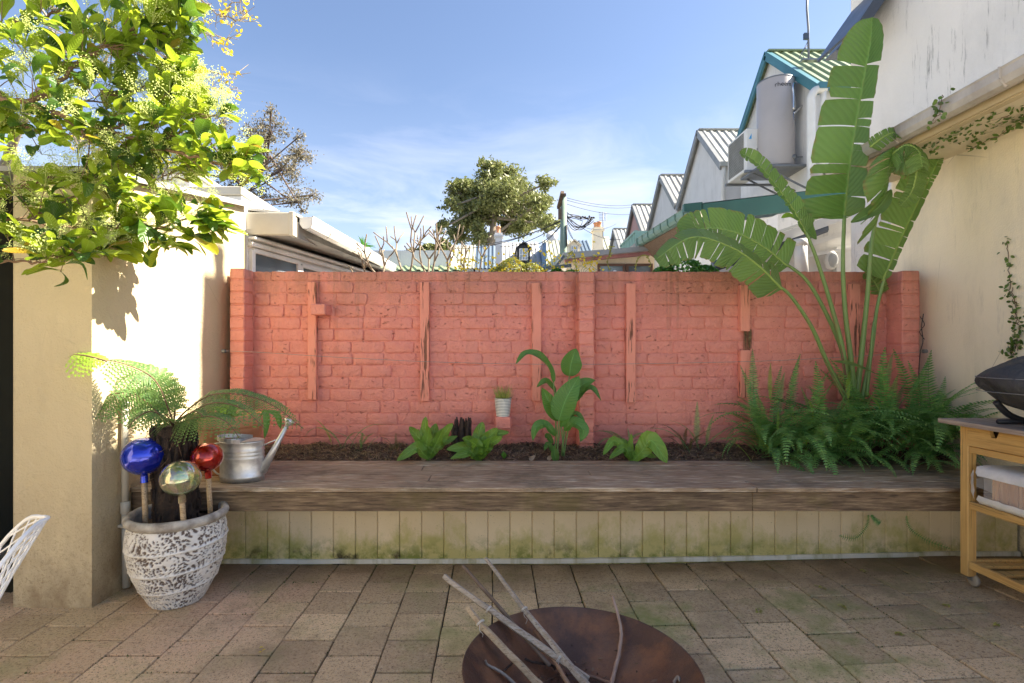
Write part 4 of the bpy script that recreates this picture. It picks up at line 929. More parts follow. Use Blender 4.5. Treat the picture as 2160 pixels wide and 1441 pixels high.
# gazing balls
def gball(px, py, r, d, mat, lb, foot, cat='glass ball'):
    c = P(px, py, d); f = Vector(foot); rt = thing('glass_garden_ball', lb, cat, f)
    dv = (c - f).normalized(); q = dv.to_track_quat('Z', 'Y').to_matrix()
    m_ = MB(); prof = [(max(1e-4, r * math.sin(math.pi * i / 24)), -r * .94 * math.cos(math.pi * i / 24)) for i in range(25)]; prof = [(a, b) for a, b in prof if not (a < .015 and b < 0)]
    prof = [(.0165, -r * .94 - .038), (.0165, -r * .94 - .012), (.015, -r * .94 + .003)] + prof
    m_.lathe(c, prof, 40, M=q); m_.make('globe', mat, rt)
    if mat is CLEARB:
        m_ = MB(); m_.lathe(c, [(max(1e-4, a - .0022), b * .975) for a, b in prof[3:]][::-1], 40, M=q); m_.make('inner_surface', mat, rt)
    m_ = MB(); m_.tube([f, c - dv * (r * .94 + .005 if mat is not CLEARB else .02)], .0125, 8); m_.make('stake', STICKB, rt)
gball(303, 962, .097, 2.56, BLUEB, 'cobalt blue glass ball on a wooden stake in the cratered pot', (-1.69, 2.52, .37))
gball(437, 964, .074, 2.60, REDB, 'ruby red glass ball on a wooden stake in the cratered pot', (-1.44, 2.64, .37))
gball(381, 1008, .087, 2.44, CLEARB, 'clear iridescent glass ball on a wooden stake in the cratered pot', (-1.475, 2.475, .35))
# ================================================================== striped pot, stump
c = P(1061, 879, 3.68); c.z = ZW(880, 3.65) + .001
sp = thing('striped_pot', 'small white pot with grey rings standing on the projecting brick', 'pot', c)
m_ = MB(); hh = 39 * 3.68 / F; rb, rt_ = 13.5 * 3.68 / F, 18 * 3.68 / F; prof = [(.001, .0), (rb, 0)]
for k in range(12): z = .002 + hh * (k + .5) / 12.2; f = z / hh; r_ = rb + (rt_ - rb) * f ** .8; prof += [(r_ - .0006, z - .004), (r_ + .0012, z), (r_ - .0006, z + .004)]
prof += [(rt_ + .001, hh - .001), (rt_, hh), (rt_ - .003, hh), (rt_ - .005, hh - .02), (.001, hh - .02)]
m_.lathe((0, 0, 0), prof, 36); o = m_.make('pot', STRIPE, sp, local=True)
m_ = MB(); rs = random.Random(2)
for k in range(150):
    a = rs.uniform(0, 6.28); r_ = rs.uniform(0, rt_ * .8); p = c + Vector((math.cos(a) * r_, math.sin(a) * r_, hh - .02)); L = rs.uniform(.05, .115); d = Vector((math.cos(a) * .35, math.sin(a) * .35, 1)) + Vector((rs.gauss(0, .2), rs.gauss(0, .2), 0))
    m_.leaf([p, p + d * L * .5, p + d * L], lambda t: .0013 * (1 - t) + .0002, (0, -1, 0), nu=2, smoothn=2)
m_.make('grass', GRASS, sp, kind='stuff')
c = P(973, 905, 3.60); stp = thing('charred_stump', 'dark splintered tree fern stump between two bird nest ferns', 'stump', (c.x, c.y, .54))
m_ = MB(); rs = random.Random(14)
for k in range(46):
    a = rs.uniform(0, 6.28); r_ = rs.uniform(.02, .066); p = Vector((c.x + math.cos(a) * r_, c.y + math.sin(a) * r_ * .8, .52)); h_ = rs.uniform(.13, .27); q = p + Vector((math.cos(a) * .012, math.sin(a) * .01, h_))
    m_.tube([p, p.lerp(q, .5) + Vector((rs.uniform(-.005, .005), 0, 0)), p.lerp(q, .9), q], [.016, .014, .010, .004], 6)
m_.make('stump', STUMP, stp)
# ================================================================== strelitzia
st = thing('bird_of_paradise_plant', 'tall strelitzia with torn paddle leaves before the right end of the red wall', 'plant', (2.47, 3.6, .55))
def stalk(pts, r0, r1, mat=STRM, sheath=False):
    p = cr(pts, 8); L = len(p); m_ = MB(); m_.tube(p, [r0 + (r1 - r0) * (i / (L - 1)) ** .7 for i in range(L)], 10); m_.make('stalk', mat, st)
    if sheath:
        m_ = MB(); q = p[:int(L * .38)]; off = Vector((sheath * r0 * .75, -r0 * .6, 0)); m_.leaf([a + off for a in q[::3]], lambda t: .007 * (1 - t) + .001, (0, -1, 0), ruf=1.2, rn=9, nu=2, smoothn=3); m_.make('dry_sheath', STRD, st)
def paddle(pts, wl, wr, nrm, seed, tear=.22, fold=(.25, .25), droop=.15, slant=.35, name='leaf_blade', mat=STRL, ribr=.008, curl=0, tmax=1):
    p = cr(pts, 14); n = len(p); rs = random.Random(seed); m_ = MB(); nrm = Vector(nrm).normalized()
    frames = []
    for i, q in enumerate(p):
        tg = (p[min(i + 1, n - 1)] - p[max(0, i - 1)]).normalized(); sd = tg.cross(nrm).normalized(); nn = sd.cross(tg).normalized(); frames.append((q, tg, sd, nn))
    def fr(t):
        f = max(0, min(1, t)) * (n - 1); i = min(n - 2, int(f)); a = f - i; A = frames[i]; B = frames[i + 1]
        return tuple(A[k].lerp(B[k], a) for k in range(4))
    for sg, wf, fo in ((-1, wl, fold[0]), (1, wr, fold[1])):
        t = 0.0; dv = 0.0
        while t < .999:
            wd = rs.choice((.025, .04, .06, .09, .14)) if tear > 0 else .2
            t2 = min(1.0, t + wd) if t < tmax else 1.0; torn = rs.random() < tear; sub = max(2, int((t2 - t) / .02)); gap = .0
            dvar = dv + (rs.uniform(-.05, .14) if tear > .15 and t < tmax else 0); vs = []; uv = []; kk = 6
            sl2 = slant + (rs.uniform(-.06, .06) if tear and t < tmax else 0)
            for a in range(sub + 1):
                tt = t + (t2 - t) * a / sub; q, tg, sd, nn = fr(tt); w_ = wf(tt)
                edge = 1.0
                if tear and (a == 0 or a == sub): edge = rs.uniform(.90, 1.0)
                squeeze = (a / sub - .5) * -.07 * (t2 - t)
                for k in range(kk + 1):
                    s = k / kk; ws = w_ * s * edge; ts = min(1, tt + (squeeze * s * (1 if tear else 0)))
                    q2 = fr(ts)[0] if s > 0 and tear else q
                    v = q2 + sd * sg * ws * math.cos(fo * .8) + nn * (ws * math.sin(fo) - (droop + dvar) * ws * s * 1.0) + tg * (ws * sl2) - Vector((0, 0, curl * ws * s * s)) + nn * .0025 * math.sin(tt * 90 + s * 2)
                    vs.append(v); uv.append((tt, .5 + .5 * s * sg))
            m_.add(vs, [(a * (kk + 1) + k, a * (kk + 1) + k + 1, (a + 1) * (kk + 1) + k + 1, (a + 1) * (kk + 1) + k) for a in range(sub) for k in range(kk)], 0, True, uv)
            t = t2 + (.004 if torn else 0)
    m_.make(name, mat, st)
    m_ = MB(); m_.tube([q - frames[i][3] * ribr * .3 for i, q in enumerate(p)], [ribr * (1 - .85 * i / n) + .0008 for i in range(n)], 6, m=0); m_.make('midrib', simple('pale_midrib', (.26, .38, .08), None, 5, .4, 0) if 'pale_midrib' not in bpy.data.materials else bpy.data.materials['pale_midrib'], st)
px1 = 3.55 / F
def prof(a, b, w_, tip=.18, base=.06, u=None):
    def f(t):
        v = w_ * min(1, (t / base)) ** .55 if t < base else w_
        return max(.001, (a + (b - a) * t) * v * (1 if t < 1 - tip else math.sqrt(max(0, 1 - ((t - 1 + tip) / tip) ** 2))) )
    return f
def S(*a): return [P(*q) for q in a]
# 1 the tall upright leaf
stalk(S((1803, 842, 3.60), (1795, 760, 3.58), (1783, 660, 3.56), (1778, 560, 3.54), (1781, 455, 3.52)), .021, .011)
paddle(S((1781, 462, 3.52), (1787, 400, 3.52), (1800, 300, 3.53), (1820, 180, 3.55), (1836, 90, 3.57), (1840, 36, 3.58)), lambda t: (.33 - .14 * t) * min(1, t / .10 + .25) ** .8 * math.sqrt(max(0, 1 - max(0, (t - .72) / .28) ** 2.2)) + .001,
       lambda t: .12 * (1 - .5 * t) * min(1, t / .1) * (1 if t < .8 else math.sqrt(max(0, 1 - ((t - .8) / .2) ** 2))) + .001, (.16, -1, .05), 3, .5, (.12, 1.15), .10, -.22, tmax=.60)
# 2 narrow leaf leaning up left
stalk(S((1790, 838, 3.58), (1778, 740, 3.54), (1752, 640, 3.50), (1722, 545, 3.46), (1700, 490, 3.44)), .020, .009, sheath=-1)
paddle(S((1700, 492, 3.44), (1672, 440, 3.42), (1632, 385, 3.40), (1595, 342, 3.38), (1560, 322, 3.36)), prof(.065, .055, 1, .3), prof(.085, .055, 1, .25), (.5, -.9, .25), 5, .3, (.3, .75), .1, .2)
# 3 lower arching leaf to the left
stalk(S((1786, 846, 3.56), (1745, 765, 3.50), (1712, 690, 3.45), (1668, 625, 3.40), (1640, 602, 3.38)), .017, .009, sheath=-1)
paddle(S((1650, 610, 3.38), (1600, 560, 3.34), (1540, 520, 3.30), (1460, 500, 3.26), (1382, 548, 3.22)), prof(.14, .12, 1, .3), prof(.16, .06, 1, .3), (.0, -.80, .55), 8, .36, (-.45, -.1), .1, .28)
# 4 second arching leaf above it
stalk(S((1796, 842, 3.60), (1780, 750, 3.60), (1742, 660, 3.58), (1700, 590, 3.56), (1650, 552, 3.54)), .020, .009)
paddle(S((1662, 562, 3.54), (1610, 520, 3.52), (1550, 490, 3.50), (1490, 482, 3.48), (1432, 500, 3.46)), prof(.13, .10, 1, .3), prof(.17, .13, 1, .25), (0, -.95, .25), 13, .42, (.2, .2), .05, .15)
# 5 the curled, folded leaf in the middle
m_ = MB(); m_.leaf(S((1795, 470, 3.30), (1850, 440, 3.28), (1880, 400, 3.26)), lambda t: .045 * math.sin(math.pi * min(1, t * .95 + .03)) + .001, (.1, -.8, .5), fold=.5, ruf=.2); m_.make('curled_leaf', STRL, st)
stalk(S((1806, 842, 3.62), (1818, 740, 3.60), (1830, 620, 3.56), (1838, 520, 3.52), (1848, 460, 3.50)), .021, .011)
paddle(S((1848, 462, 3.48), (1862, 410, 3.36), (1875, 360, 3.24), (1885, 310, 3.20)), prof(.22, .17, 1, .3), prof(.10, .10, 1, .3), (.25, -.8, .3), 17, .5, (.55, .6), .75, -.1, curl=.35)
paddle(S((1876, 330, 3.22), (1910, 306, 3.14), (1938, 318, 3.10), (1946, 355, 3.08)), prof(.09, .07, 1, .35), prof(.13, .12, 1, .35), (.1, -.75, .6), 19, .3, (.2, -.2), .35, .1, curl=.5)
paddle(S((1835, 310, 3.25), (1862, 290, 3.22), (1885, 280, 3.2), (1905, 290, 3.18)), prof(.05, .03, 1, .4), prof(.06, .05, 1, .4), (.2, -.9, .3), 23, .5, (.3, .3), .2, .2)
paddle(S((1935, 350, 3.12), (1925, 400, 3.14), (1900, 435, 3.18)), prof(.10, .05, 1, .45), prof(.05, .04, 1, .45), (.1, -1, .1), 29, .3, (.2, .2), .2, .2)
# 6 right hand leaf
stalk(S((1818, 842, 3.62), (1838, 740, 3.62), (1850, 650, 3.60), (1866, 585, 3.58)), .017, .009)
paddle(S((1862, 592, 3.58), (1898, 510, 3.56), (1940, 420, 3.55), (1972, 355, 3.54), (1985, 325, 3.54)), prof(.21, .17, 1, .25), prof(.035, .03, 1, .2), (.1, -1, .0), 37, .45, (.1, .9), .12, -.12)
# 7 thin stem with small blue green folded leaf
stalk(S((1828, 838, 3.60), (1836, 760, 3.60), (1842, 690, 3.60), (1858, 620, 3.62)), .012, .007)
paddle(S((1858, 622, 3.64), (1845, 595, 3.66), (1825, 575, 3.68)), prof(.07, .05, 1, .4), prof(.08, .06, 1, .4), (0, -1, .2), 41, .3, (.3, .3), .2, .2)
m_ = MB(); m_.leaf(S((1850, 790, 3.5), (1800, 770, 3.46), (1755, 762, 3.44)), lambda t: .022 * math.sin(math.pi * min(1, t * .95 + .03)), (0, -.6, .7), fold=.3); m_.make('small_leaf', STRL, st)
m_ = MB(); m_.leaf(S((1722, 505, 3.5), (1700, 478, 3.5), (1705, 440, 3.5)), lambda t: .05 * math.sin(math.pi * min(1, t * .95 + .03)), (.2, -.9, .2), fold=.3); m_.make('small_leaf', STRL, st)
m_ = MB(); m_.leaf(S((1690, 470, 3.5), (1665, 455, 3.5), (1648, 460, 3.5)), lambda t: .022 * math.sin(math.pi * min(1, t * .95 + .03)), (.2, -.7, .4), fold=.3); m_.make('small_leaf', FERNY, st)
# ================================================================== sword ferns
def fernmesh(L, a0, a1, wm, n, mat, seed, tipc=None):
    m_ = MB(); rs = random.Random(seed); p = Vector((0, 0, 0)); pts = [p.copy()]; N = 26; yaw = 0
    yw = rs.uniform(-.5, .5)
    for i in range(N):
        f = i / N; a = a0 + (a1 - a0) * f ** 1.15; y_ = yw * f; p = p + Vector((math.cos(a) * math.cos(y_), math.cos(a) * math.sin(y_), math.sin(a))) * (L / N); pts.append(p.copy())
    m_.tube(pts, [.0018 * (1 - .8 * i / N) + .0003 for i in range(N + 1)], 3, cap=False)
    for j in range(n):
        t = .10 + .90 * (j + .5) / n; f = t * N; i = min(N - 1, int(f)); q = pts[i].lerp(pts[i + 1], f - i); tg = (pts[i + 1] - pts[i]).normalized(); sd = tg.cross(Vector((0, 0, 1))); 
        if sd.length < .05: sd = Vector((0, 1, 0))
        sd.normalize(); nn = sd.cross(tg).normalized(); u = (t - .10) / .90
        W_ = wm * min(1, .45 + u * 2.2) * (1 - max(0, u - .35) ** 1.6 * 1.9); W_ = max(W_, .003); hw = L * .9 / n * .36
        for sg in (-1, 1):
            w2 = W_ * rs.uniform(.88, 1.06); d = (sd * sg + tg * .22 + nn * rs.uniform(.0, .18)).normalized(); dn = nn * (-.22 * w2)
            a = q; b_ = q + d * w2 * .5; c = q + d * w2 + dn + tg * w2 * .10; s_ = tg * hw
            m_.add([a - s_ * .8, a + s_ * .8, b_ + s_ * .85, b_ - s_ * .85, c], [(0, 1, 2, 3), (3, 2, 4)])
    return m_.mesh('frond', mat)
FM = []
for k in range(12):
    a0 = [1.5, 1.4, 1.35, 1.2, 1.1, .95][k % 6]; a1 = [.9, .35, -.2, -.6, -.9, -1.3][(k * 5) % 6]; FM.append(fernmesh(.5, a0, a1, rr(.042, .056), 32, FERN, k))
FU = [fernmesh(.5, 1.5, 1.1 - .2 * k, .040, 38, FERN, 40 + k) for k in range(3)]
FY = [fernmesh(.4, 1.2, .5 - .3 * k, .024, 30, FERNY, 60 + k) for k in range(3)]
FB = [fernmesh(.4, 1.4, .2 - .5 * k, .026, 28, FERND, 70 + k) for k in range(3)]
FG = [fernmesh(.4, 1.3, .1 - .5 * k, .024, 28, FERN, 80 + k) for k in range(3)]
def fern(name, lb, c, nf, meshes, smin, smax, az=(0, 6.28), seed=0, sprd=.05, extra=(), grp=None):
    rt = thing(name, lb, 'fern', c, grp); rs = random.Random(seed)
    for k in range(nf):
        a = rs.uniform(*az); o_ = Vector((rs.gauss(0, sprd), rs.gauss(0, sprd * .5), 0)); s_ = rs.uniform(smin, smax)
        y_ = c[1] + o_.y + math.sin(a) * .5 * s_ * .45
        if y_ > 3.76: s_ *= .55; 
        inst('frond', rs.choice(meshes), rt, Vector(c) + o_, (rs.uniform(-.25, .25), rs.uniform(-.15, .25), a), s_)
    for (me, loc, rot, s_) in extra: inst('frond', me, rt, loc, rot, s_)
    return rt
G = 'sword ferns massed at the right end of the planter'
up = lambda px, py, d, az, s, k=0: (FU[k], P(px, py, d), (0, 0, az), s)
fern('sword_fern', 'dark green sword fern with tall upright fronds left of the strelitzia stalks', (1.95, 3.58, .56), 46, FM + [FB[1]], .85, 1.5, seed=1, sprd=.07, grp=G,
     extra=[up(1590, 905, 3.6, 1.2, 1.15), up(1660, 925, 3.62, .5, 1.22), up(1640, 900, 3.6, .8, .8, 1), (FU[2], P(1700, 925, 3.6), (0, 0, .2), 1.05), (FU[1], P(1600, 930, 3.55), (0, 0, 1.9), 1.1), (FU[1], P(1620, 920, 3.6), (0, 0, 2.6), .9), (FY[0], P(1625, 850, 3.55), (0, -.15, 1.2), .8), (FU[0], P(1668, 850, 3.6), (0, 0, .35), .7)])
fern('sword_fern', 'sword fern spilling forward over the bench edge, below the strelitzia stalks', (2.22, 3.45, .56), 44, FM[1:], .85, 1.5, (2.6, 6.6), seed=2, sprd=.08, grp=G)
fern('sword_fern', 'sword fern at the foot of the strelitzia stalks, lit green and bushy on top', (2.56, 3.52, .60), 60, FM, .85, 1.45, seed=3, sprd=.09, grp=G, extra=[up(1870, 830, 3.5, .6, .6, 1)])
fern('sword_fern', 'sword fern in the corner against the cream wall, reaching right over the bench end', (2.86, 3.46, .60), 46, FM[2:], .85, 1.5, (2.9, 7.2), seed=4, sprd=.07, grp=G, extra=[(FU[2], P(1925, 930, 3.45), (0, .25, -.1), .9), (FU[2], P(1940, 900, 3.4), (0, .5, -.3), .95), (FU[1], P(1960, 940, 3.3), (0, .6, -.2), .8)])
fern('sword_fern', 'lower left sword fern of the mass, low fronds reaching left over the soil', (1.82, 3.50, .55), 24, FM + [FB[0]], .55, .95, (2.2, 5.2), seed=5, sprd=.04, grp=G)
fern('sword_fern', 'front fern of the mass drooping over the bench boards toward the viewer', (2.12, 3.40, .55), 34, [fernmesh(.42, .9 - .1 * k, -1.0 - .15 * k, .045, 28, FERN, 90 + k) for k in range(4)], .7, 1.15, (3.3, 6.1), seed=15, sprd=.16, grp=G)
fern('sword_fern', 'fern by the trolley drooping over the right end of the bench', (2.80, 3.38, .56), 26, [fernmesh(.42, 1.0 - .1 * k, -.8 - .15 * k, .042, 28, FERN, 95 + k) for k in range(4)], .7, 1.15, (3.3, 6.9), seed=16, sprd=.09, grp=G)
rsf = random.Random(77); rt = thing('sword_fern', 'fresh yellow green young fronds scattered through the front of the fern mass', 'fern', (2.2, 3.38, .56), G)
for (px, py, az, s_) in ((1612, 945, 2.9, .9), (1700, 950, .6, .9), (1760, 930, .5, .9), (1590, 985, 2.7, .8), (1680, 900, 1.3, .4), (1715, 880, 1.2, .5), (1735, 905, 1.6, .45), (1640, 915, 1.3, .5), (1640, 985, 3.3, .9), (1880, 915, 1.0, .4), (1790, 850, .8, .8), (1860, 870, 1.6, .5)):
    inst('frond', rsf.choice(FY), rt, P(px, py, 3.38), (rsf.uniform(-.2, .2), 0, az), s_)
fern('small_fern', 'sparse brown and green fern standing alone between the bird nest fern and the big ferns', (1.32, 3.62, .55), 8, FB, .5, .85, seed=6, sprd=.02, extra=[(FU[0], P(1470, 945, 3.6), (0, 0, 1.2), .66), (FG[0], P(1475, 950, 3.6), (0, 0, 3.4), .8), (FU[2], P(1490, 945, 3.58), (0, 0, .6), .5), (FM[4], P(1455, 955, 3.55), (0, 0, 3.2), .7), (FM[5], P(1480, 950, 3.55), (0, 0, 6.0), .6)])
fern('small_fern', 'thin green fern fronds left of the stump, leaning against the red wall', (-.95, 3.62, .55), 5, FG, .4, .7, seed=7, sprd=.03, extra=[(FG[2], P(720, 945, 3.6), (0, .1, 3.0), .95), (FG[1], P(740, 945, 3.6), (0, 0, .3), .8), (FG[2], P(725, 945, 3.58), (0, 0, 5.9), .75), (FY[1], P(700, 940, 3.65), (0, -.1, 2.7), .6)])
fern('small_fern', 'dried brown fern tuft at the left edge of the left bird nest fern', (-.70, 3.60, .55), 9, FB, .3, .55, seed=8, sprd=.03)
fern('small_fern', 'low dark fern behind the right hand bird nest fern', (.92, 3.68, .56), 7, FM[3:], .35, .6, seed=9, sprd=.04)
# fronds hanging below the bench
for (pts, lb) in (([(1832, 1086, 3.0), (1828, 1110, 2.99), (1805, 1135, 2.98), (1770, 1130, 2.97)], 'fern frond trailing below the bench, left of the two and curling left'), ([(1912, 1088, 3.0), (1920, 1115, 2.99), (1955, 1140, 2.98), (2005, 1158, 2.97)], 'fern frond trailing below the bench toward the trolley, curling right'),
                  ([(1838, 1086, 3.0), (1845, 1096, 2.99), (1856, 1105, 2.98)], 'short fern frond tip hanging just under the bench edge')):
    q = cr(S(*pts), 9); m_ = MB(); m_.tube(q, .0013, 3, cap=False); n = len(q)
    for i in range(2, n):
        u = i / n; w_ = (.010 + .018 * u) * (1 if u < .8 else (1 - u) / .2 + .15)
        for hh in (0,):
            c = q[i - 1].lerp(q[i], hh); tg = (q[i] - q[i - 1]).normalized(); sd = tg.cross(Vector((0, -1, 0))).normalized()
            for sg in (-1, 1): e = c + sd * sg * w_ + tg * w_ * .3; m_.add([c - tg * .0025, c + tg * .0025, e], [(0, 1, 2)])
    tag(m_.make('trailing_frond', FERN), lb, 'frond', 'fern fronds hanging under the bench')
# ================================================================== broad leaved plant
cb = P(1180, 962, 3.50); cb.z = .545
cn_ = thing('broad_leaved_plant', 'tall plant with broad glossy leaves growing beside the middle pier', 'plant', cb)
def hwf(w_): return lambda t: w_ * .93 * 3.5 / F * math.sin(math.pi * min(1, (t * .95 + .05) ** .85)) ** 1.0 + .0006
for (stem, blade, w_, nr) in (
    ([(1178, 962, 3.5), (1172, 880, 3.5), (1168, 805, 3.48)], [(1168, 806, 3.48), (1158, 775, 3.45), (1137, 752, 3.42), (1108, 746, 3.40), (1088, 768, 3.38)], 15, (.1, -.5, .8)),
    ([(1184, 962, 3.52), (1192, 880, 3.52), (1201, 792, 3.52)], [(1201, 793, 3.52), (1205, 765, 3.51), (1215, 735, 3.52)], 24, (.1, -1, .15)),
    ([(1176, 962, 3.48), (1176, 920, 3.46), (1179, 885, 3.44)], [(1179, 886, 3.44), (1194, 842, 3.42), (1222, 793, 3.44)], 27, (-.2, -1, .2)),
    ([(1186, 962, 3.5), (1195, 890, 3.5), (1206, 838, 3.5)], [(1206, 840, 3.5), (1228, 812, 3.48), (1256, 802, 3.46)], 15, (.2, -.8, .7)),
    ([(1188, 962, 3.5), (1200, 900, 3.5), (1208, 850, 3.5)], [(1208, 852, 3.5), (1228, 826, 3.47), (1250, 820, 3.45), (1268, 846, 3.43)], 11, (.2, -.6, .8)),
    ([(1174, 962, 3.5), (1180, 915, 3.5), (1182, 885, 3.5)], [(1182, 886, 3.5), (1162, 855, 3.47), (1143, 818, 3.45)], 18, (-.1, -1, .3)),
    ([(1172, 962, 3.52), (1172, 880, 3.52), (1172, 825, 3.52)], [(1172, 826, 3.52), (1152, 805, 3.50), (1132, 817, 3.48)], 10, (0, -.6, .8)),
    ([(1170, 962, 3.5), (1172, 930, 3.48)], [(1172, 918, 3.48), (1148, 896, 3.44), (1130, 906, 3.41), (1124, 930, 3.40)], 13, (-.3, -.7, .7)),
    ([(1186, 962, 3.5), (1190, 920, 3.48)], [(1190, 905, 3.48), (1212, 893, 3.42), (1230, 908, 3.39), (1224, 932, 3.38)], 17, (.3, -.8, .6)),
    ([(1190, 962, 3.52), (1198, 900, 3.52)], [(1196, 895, 3.52), (1214, 873, 3.49), (1234, 890, 3.46)], 9, (.2, -.6, .8)),
    ([(1176, 962, 3.46), (1176, 950, 3.46)], [(1174, 972, 3.44), (1170, 958, 3.42), (1168, 940, 3.42)], 9, (0, -1, .2)),
    ([(1168, 962, 3.5), (1166, 952, 3.5)], [(1168, 955, 3.49), (1156, 938, 3.46), (1148, 950, 3.45)], 7, (0, -.7, .6)),
    ([(1190, 962, 3.48), (1184, 900, 3.47)], [(1184, 900, 3.47), (1196, 870, 3.45), (1202, 855, 3.46)], 10, (.1, -1, .2)),
    ([(1166, 962, 3.5), (1170, 938, 3.5)], [(1166, 935, 3.5), (1155, 920, 3.48), (1152, 925, 3.47)], 7, (0, -.8, .4))):
    m_ = MB(); m_.tube(cr(S(*stem), 5), .0042, 6); m_.make('stem', STRM, cn_)
    m_ = MB(); m_.leaf(S(*blade), hwf(w_), nr, fold=.28, ruf=.10, rn=2, nu=6, smoothn=6); m_.make('leaf', CANNA, cn_)
# ================================================================== bird's nest ferns
def nest(c, lb, leaves, seed):
    rt = thing('birds_nest_fern', lb, 'fern', c, 'bird nest ferns along the planter'); b_ = Vector(c)
    for i, (mx_, my_, tx_, ty_, w_, dd) in enumerate(leaves):
        mid = P(mx_, my_, c[1] - dd * .5); tip = P(tx_, ty_, c[1] - dd); m_ = MB()
        m_.leaf([b_ + Vector((rr(-.012, .012), rr(-.01, .01), -.02)), b_.lerp(mid, .45) + Vector((0, -.01, .0)), mid, tip], (lambda w_: (lambda t: w_ * c[1] / F * (math.sin(math.pi * min(1, t * .90 + .10) ** 1.5) ** .8) + .001))(w_), (rr(-.3, .3), -.85, .45), fold=.28, ruf=.32, rn=rr(3, 5), seed=i * 2 + seed, nu=6, smoothn=7)
        m_.make('leaf', NEST, rt)
c = P(905, 962, 3.47); nest((c.x, 3.47, .535), 'left bird nest fern beside the charred stump, wavy upright leaves', [(897, 920, 898, 879, 13, .0), (888, 930, 863, 900, 13, .06), (878, 945, 837, 972, 12, .16), (930, 925, 955, 893, 14, .03), (912, 925, 920, 893, 14, -.03), (935, 935, 965, 920, 9, -.06), (885, 935, 882, 905, 9, -.06), (918, 940, 935, 905, 11, .08), (900, 940, 905, 900, 13, .06)], 1)
c = P(1012, 962, 3.46); nest((c.x, 3.46, .535), 'middle bird nest fern just right of the charred stump', [(985, 945, 942, 948, 13, .10), (990, 955, 950, 968, 10, .14), (1010, 920, 1018, 890, 14, -.05), (1000, 935, 975, 925, 13, .08), (1030, 925, 1050, 903, 13, .02), (1038, 920, 1074, 912, 11, .03), (1035, 935, 1060, 922, 11, .08), (1005, 940, 990, 930, 14, .13), (1022, 945, 1035, 925, 12, .1)], 3)
c = P(1335, 968, 3.44); nest((c.x, 3.44, .530), 'right bird nest fern with one broad leaf drooping over the bench edge', [(1295, 930, 1272, 960, 9, .08), (1315, 945, 1285, 968, 9, .1), (1330, 945, 1332, 915, 6, .0), (1360, 942, 1372, 930, 9, -.05), (1375, 930, 1407, 977, 19, .13), (1310, 940, 1290, 935, 7, .0), (1350, 955, 1385, 965, 9, .02), (1320, 935, 1300, 925, 6, -.05)], 5)
for i, (px, py, lb) in enumerate(((862, 968, 'tiny weed seedling at the bench edge left of the left bird nest fern'), (1632, 965, 'pale small seedling at the edge of the big fern mass'), (1063, 968, 'small grey green weed sprout right of the middle bird nest fern'))):
    c = P(px, py, 3.46); c.z = .53; m_ = MB(); rs = random.Random(i)
    for k in range(7): a = k * .95; d = Vector((math.cos(a) * .02, math.sin(a) * .012, .03 + .01 * (k % 3))); m_.leaf([c, c + d * .6, c + d], lambda t: .0045 * math.sin(math.pi * t) + .0004, (0, -.5, .8), nu=2, smoothn=3)
    tag(m_.make('seedling', BUSHG), lb, 'seedling')
# ================================================================== fire bowl and sticks
BC = Vector((.287, 1.771, 0)); fb = thing('fire_bowl', 'wide rusted steel fire bowl standing on the pavers', 'fire bowl', BC)
Rb = .40; zr_ = .182
def bowlz(r_): return .028 + (zr_ - .028) * (min(1, r_ / Rb) ** 2.7)
m_ = MB(); outp = []; inp = []
for i in range(25):
    a = i / 24; r_ = Rb * math.sin(a * R(80)) / math.sin(R(80)); z = bowlz(r_); outp.append((max(.001, r_), z - .004)); inp.append((max(.001, r_ - .004), z))
m_.lathe(BC, outp + inp[::-1], 96); m_.make('bowl', RUST, fb)
m_ = MB(); m_.lathe(BC, [(.16, -.002), (.175, -.002), (.175, .045), (.16, .045), (.16, -.002)], 40); m_.make('foot_ring', RUST, fb)
m_ = MB(); rs = random.Random(44)
for k in range(1100):
    a = rs.uniform(0, 6.28); r_ = abs(rs.gauss(0, .12)); p = BC + Vector((-.02 + math.cos(a) * r_, .02 + math.sin(a) * r_, bowlz(r_) + .006 + rs.uniform(0, .008))); d = Vector((rs.gauss(0, 1), rs.gauss(0, 1), rs.gauss(0, .5))).normalized() * rs.uniform(.004, .018); s_ = Vector((rs.gauss(0, 1), rs.gauss(0, 1), rs.gauss(0, .6))).normalized() * rs.uniform(.001, .005)
    m_.add([p - d, p + s_, p + d, p - s_], [(0, 1, 2, 3)])
tag(m_.make('burnt_litter', CHIP), 'burnt twigs and litter heaped in the bottom of the fire bowl', 'litter', kind='stuff')
def stick(pts, r0, r1, mat, lb, sq=False, seed=0, n=6):
    rs = random.Random(seed); p = cr(pts, n); p = [q + Vector((rs.gauss(0, 1), rs.gauss(0, 1), rs.gauss(0, 1))) * r0 * .10 for q in p]; L = len(p); m_ = MB()
    m_.tube(p, [(r0 + (r1 - r0) * i / (L - 1)) * rs.uniform(.93, 1.07) for i in range(L)], 5 if sq else 8, sm=not sq); return tag(m_.make('stick', mat), lb, 'stick', 'sticks in the fire bowl')
V = Vector
def BP(px, py, off=.006):
    d = 1.95
    for _ in range(30):
        X_ = (px - CX) * d / F; z = bowlz(math.hypot(X_ - BC.x, d - BC.y)) + off; d = .5 * d + .5 * (H - z) * F / (py - CY)
    return P(px, py, d)
stick([V((-.215, 2.172, .305)), V((.037, 2.036, .19)), V((.333, 1.876, .062))], .0115, .0135, STICK, 'longest pale grey split stake leaning across the left rim of the fire bowl', True, 1)
stick([V((-.11, 2.02, .255)), V((-.027, 1.95, .192)), V((.19, 1.79, .060))], .012, .014, STICKB, 'shorter tan wooden stake nearest the viewer with a loop of twine, in the fire bowl', True, 2)
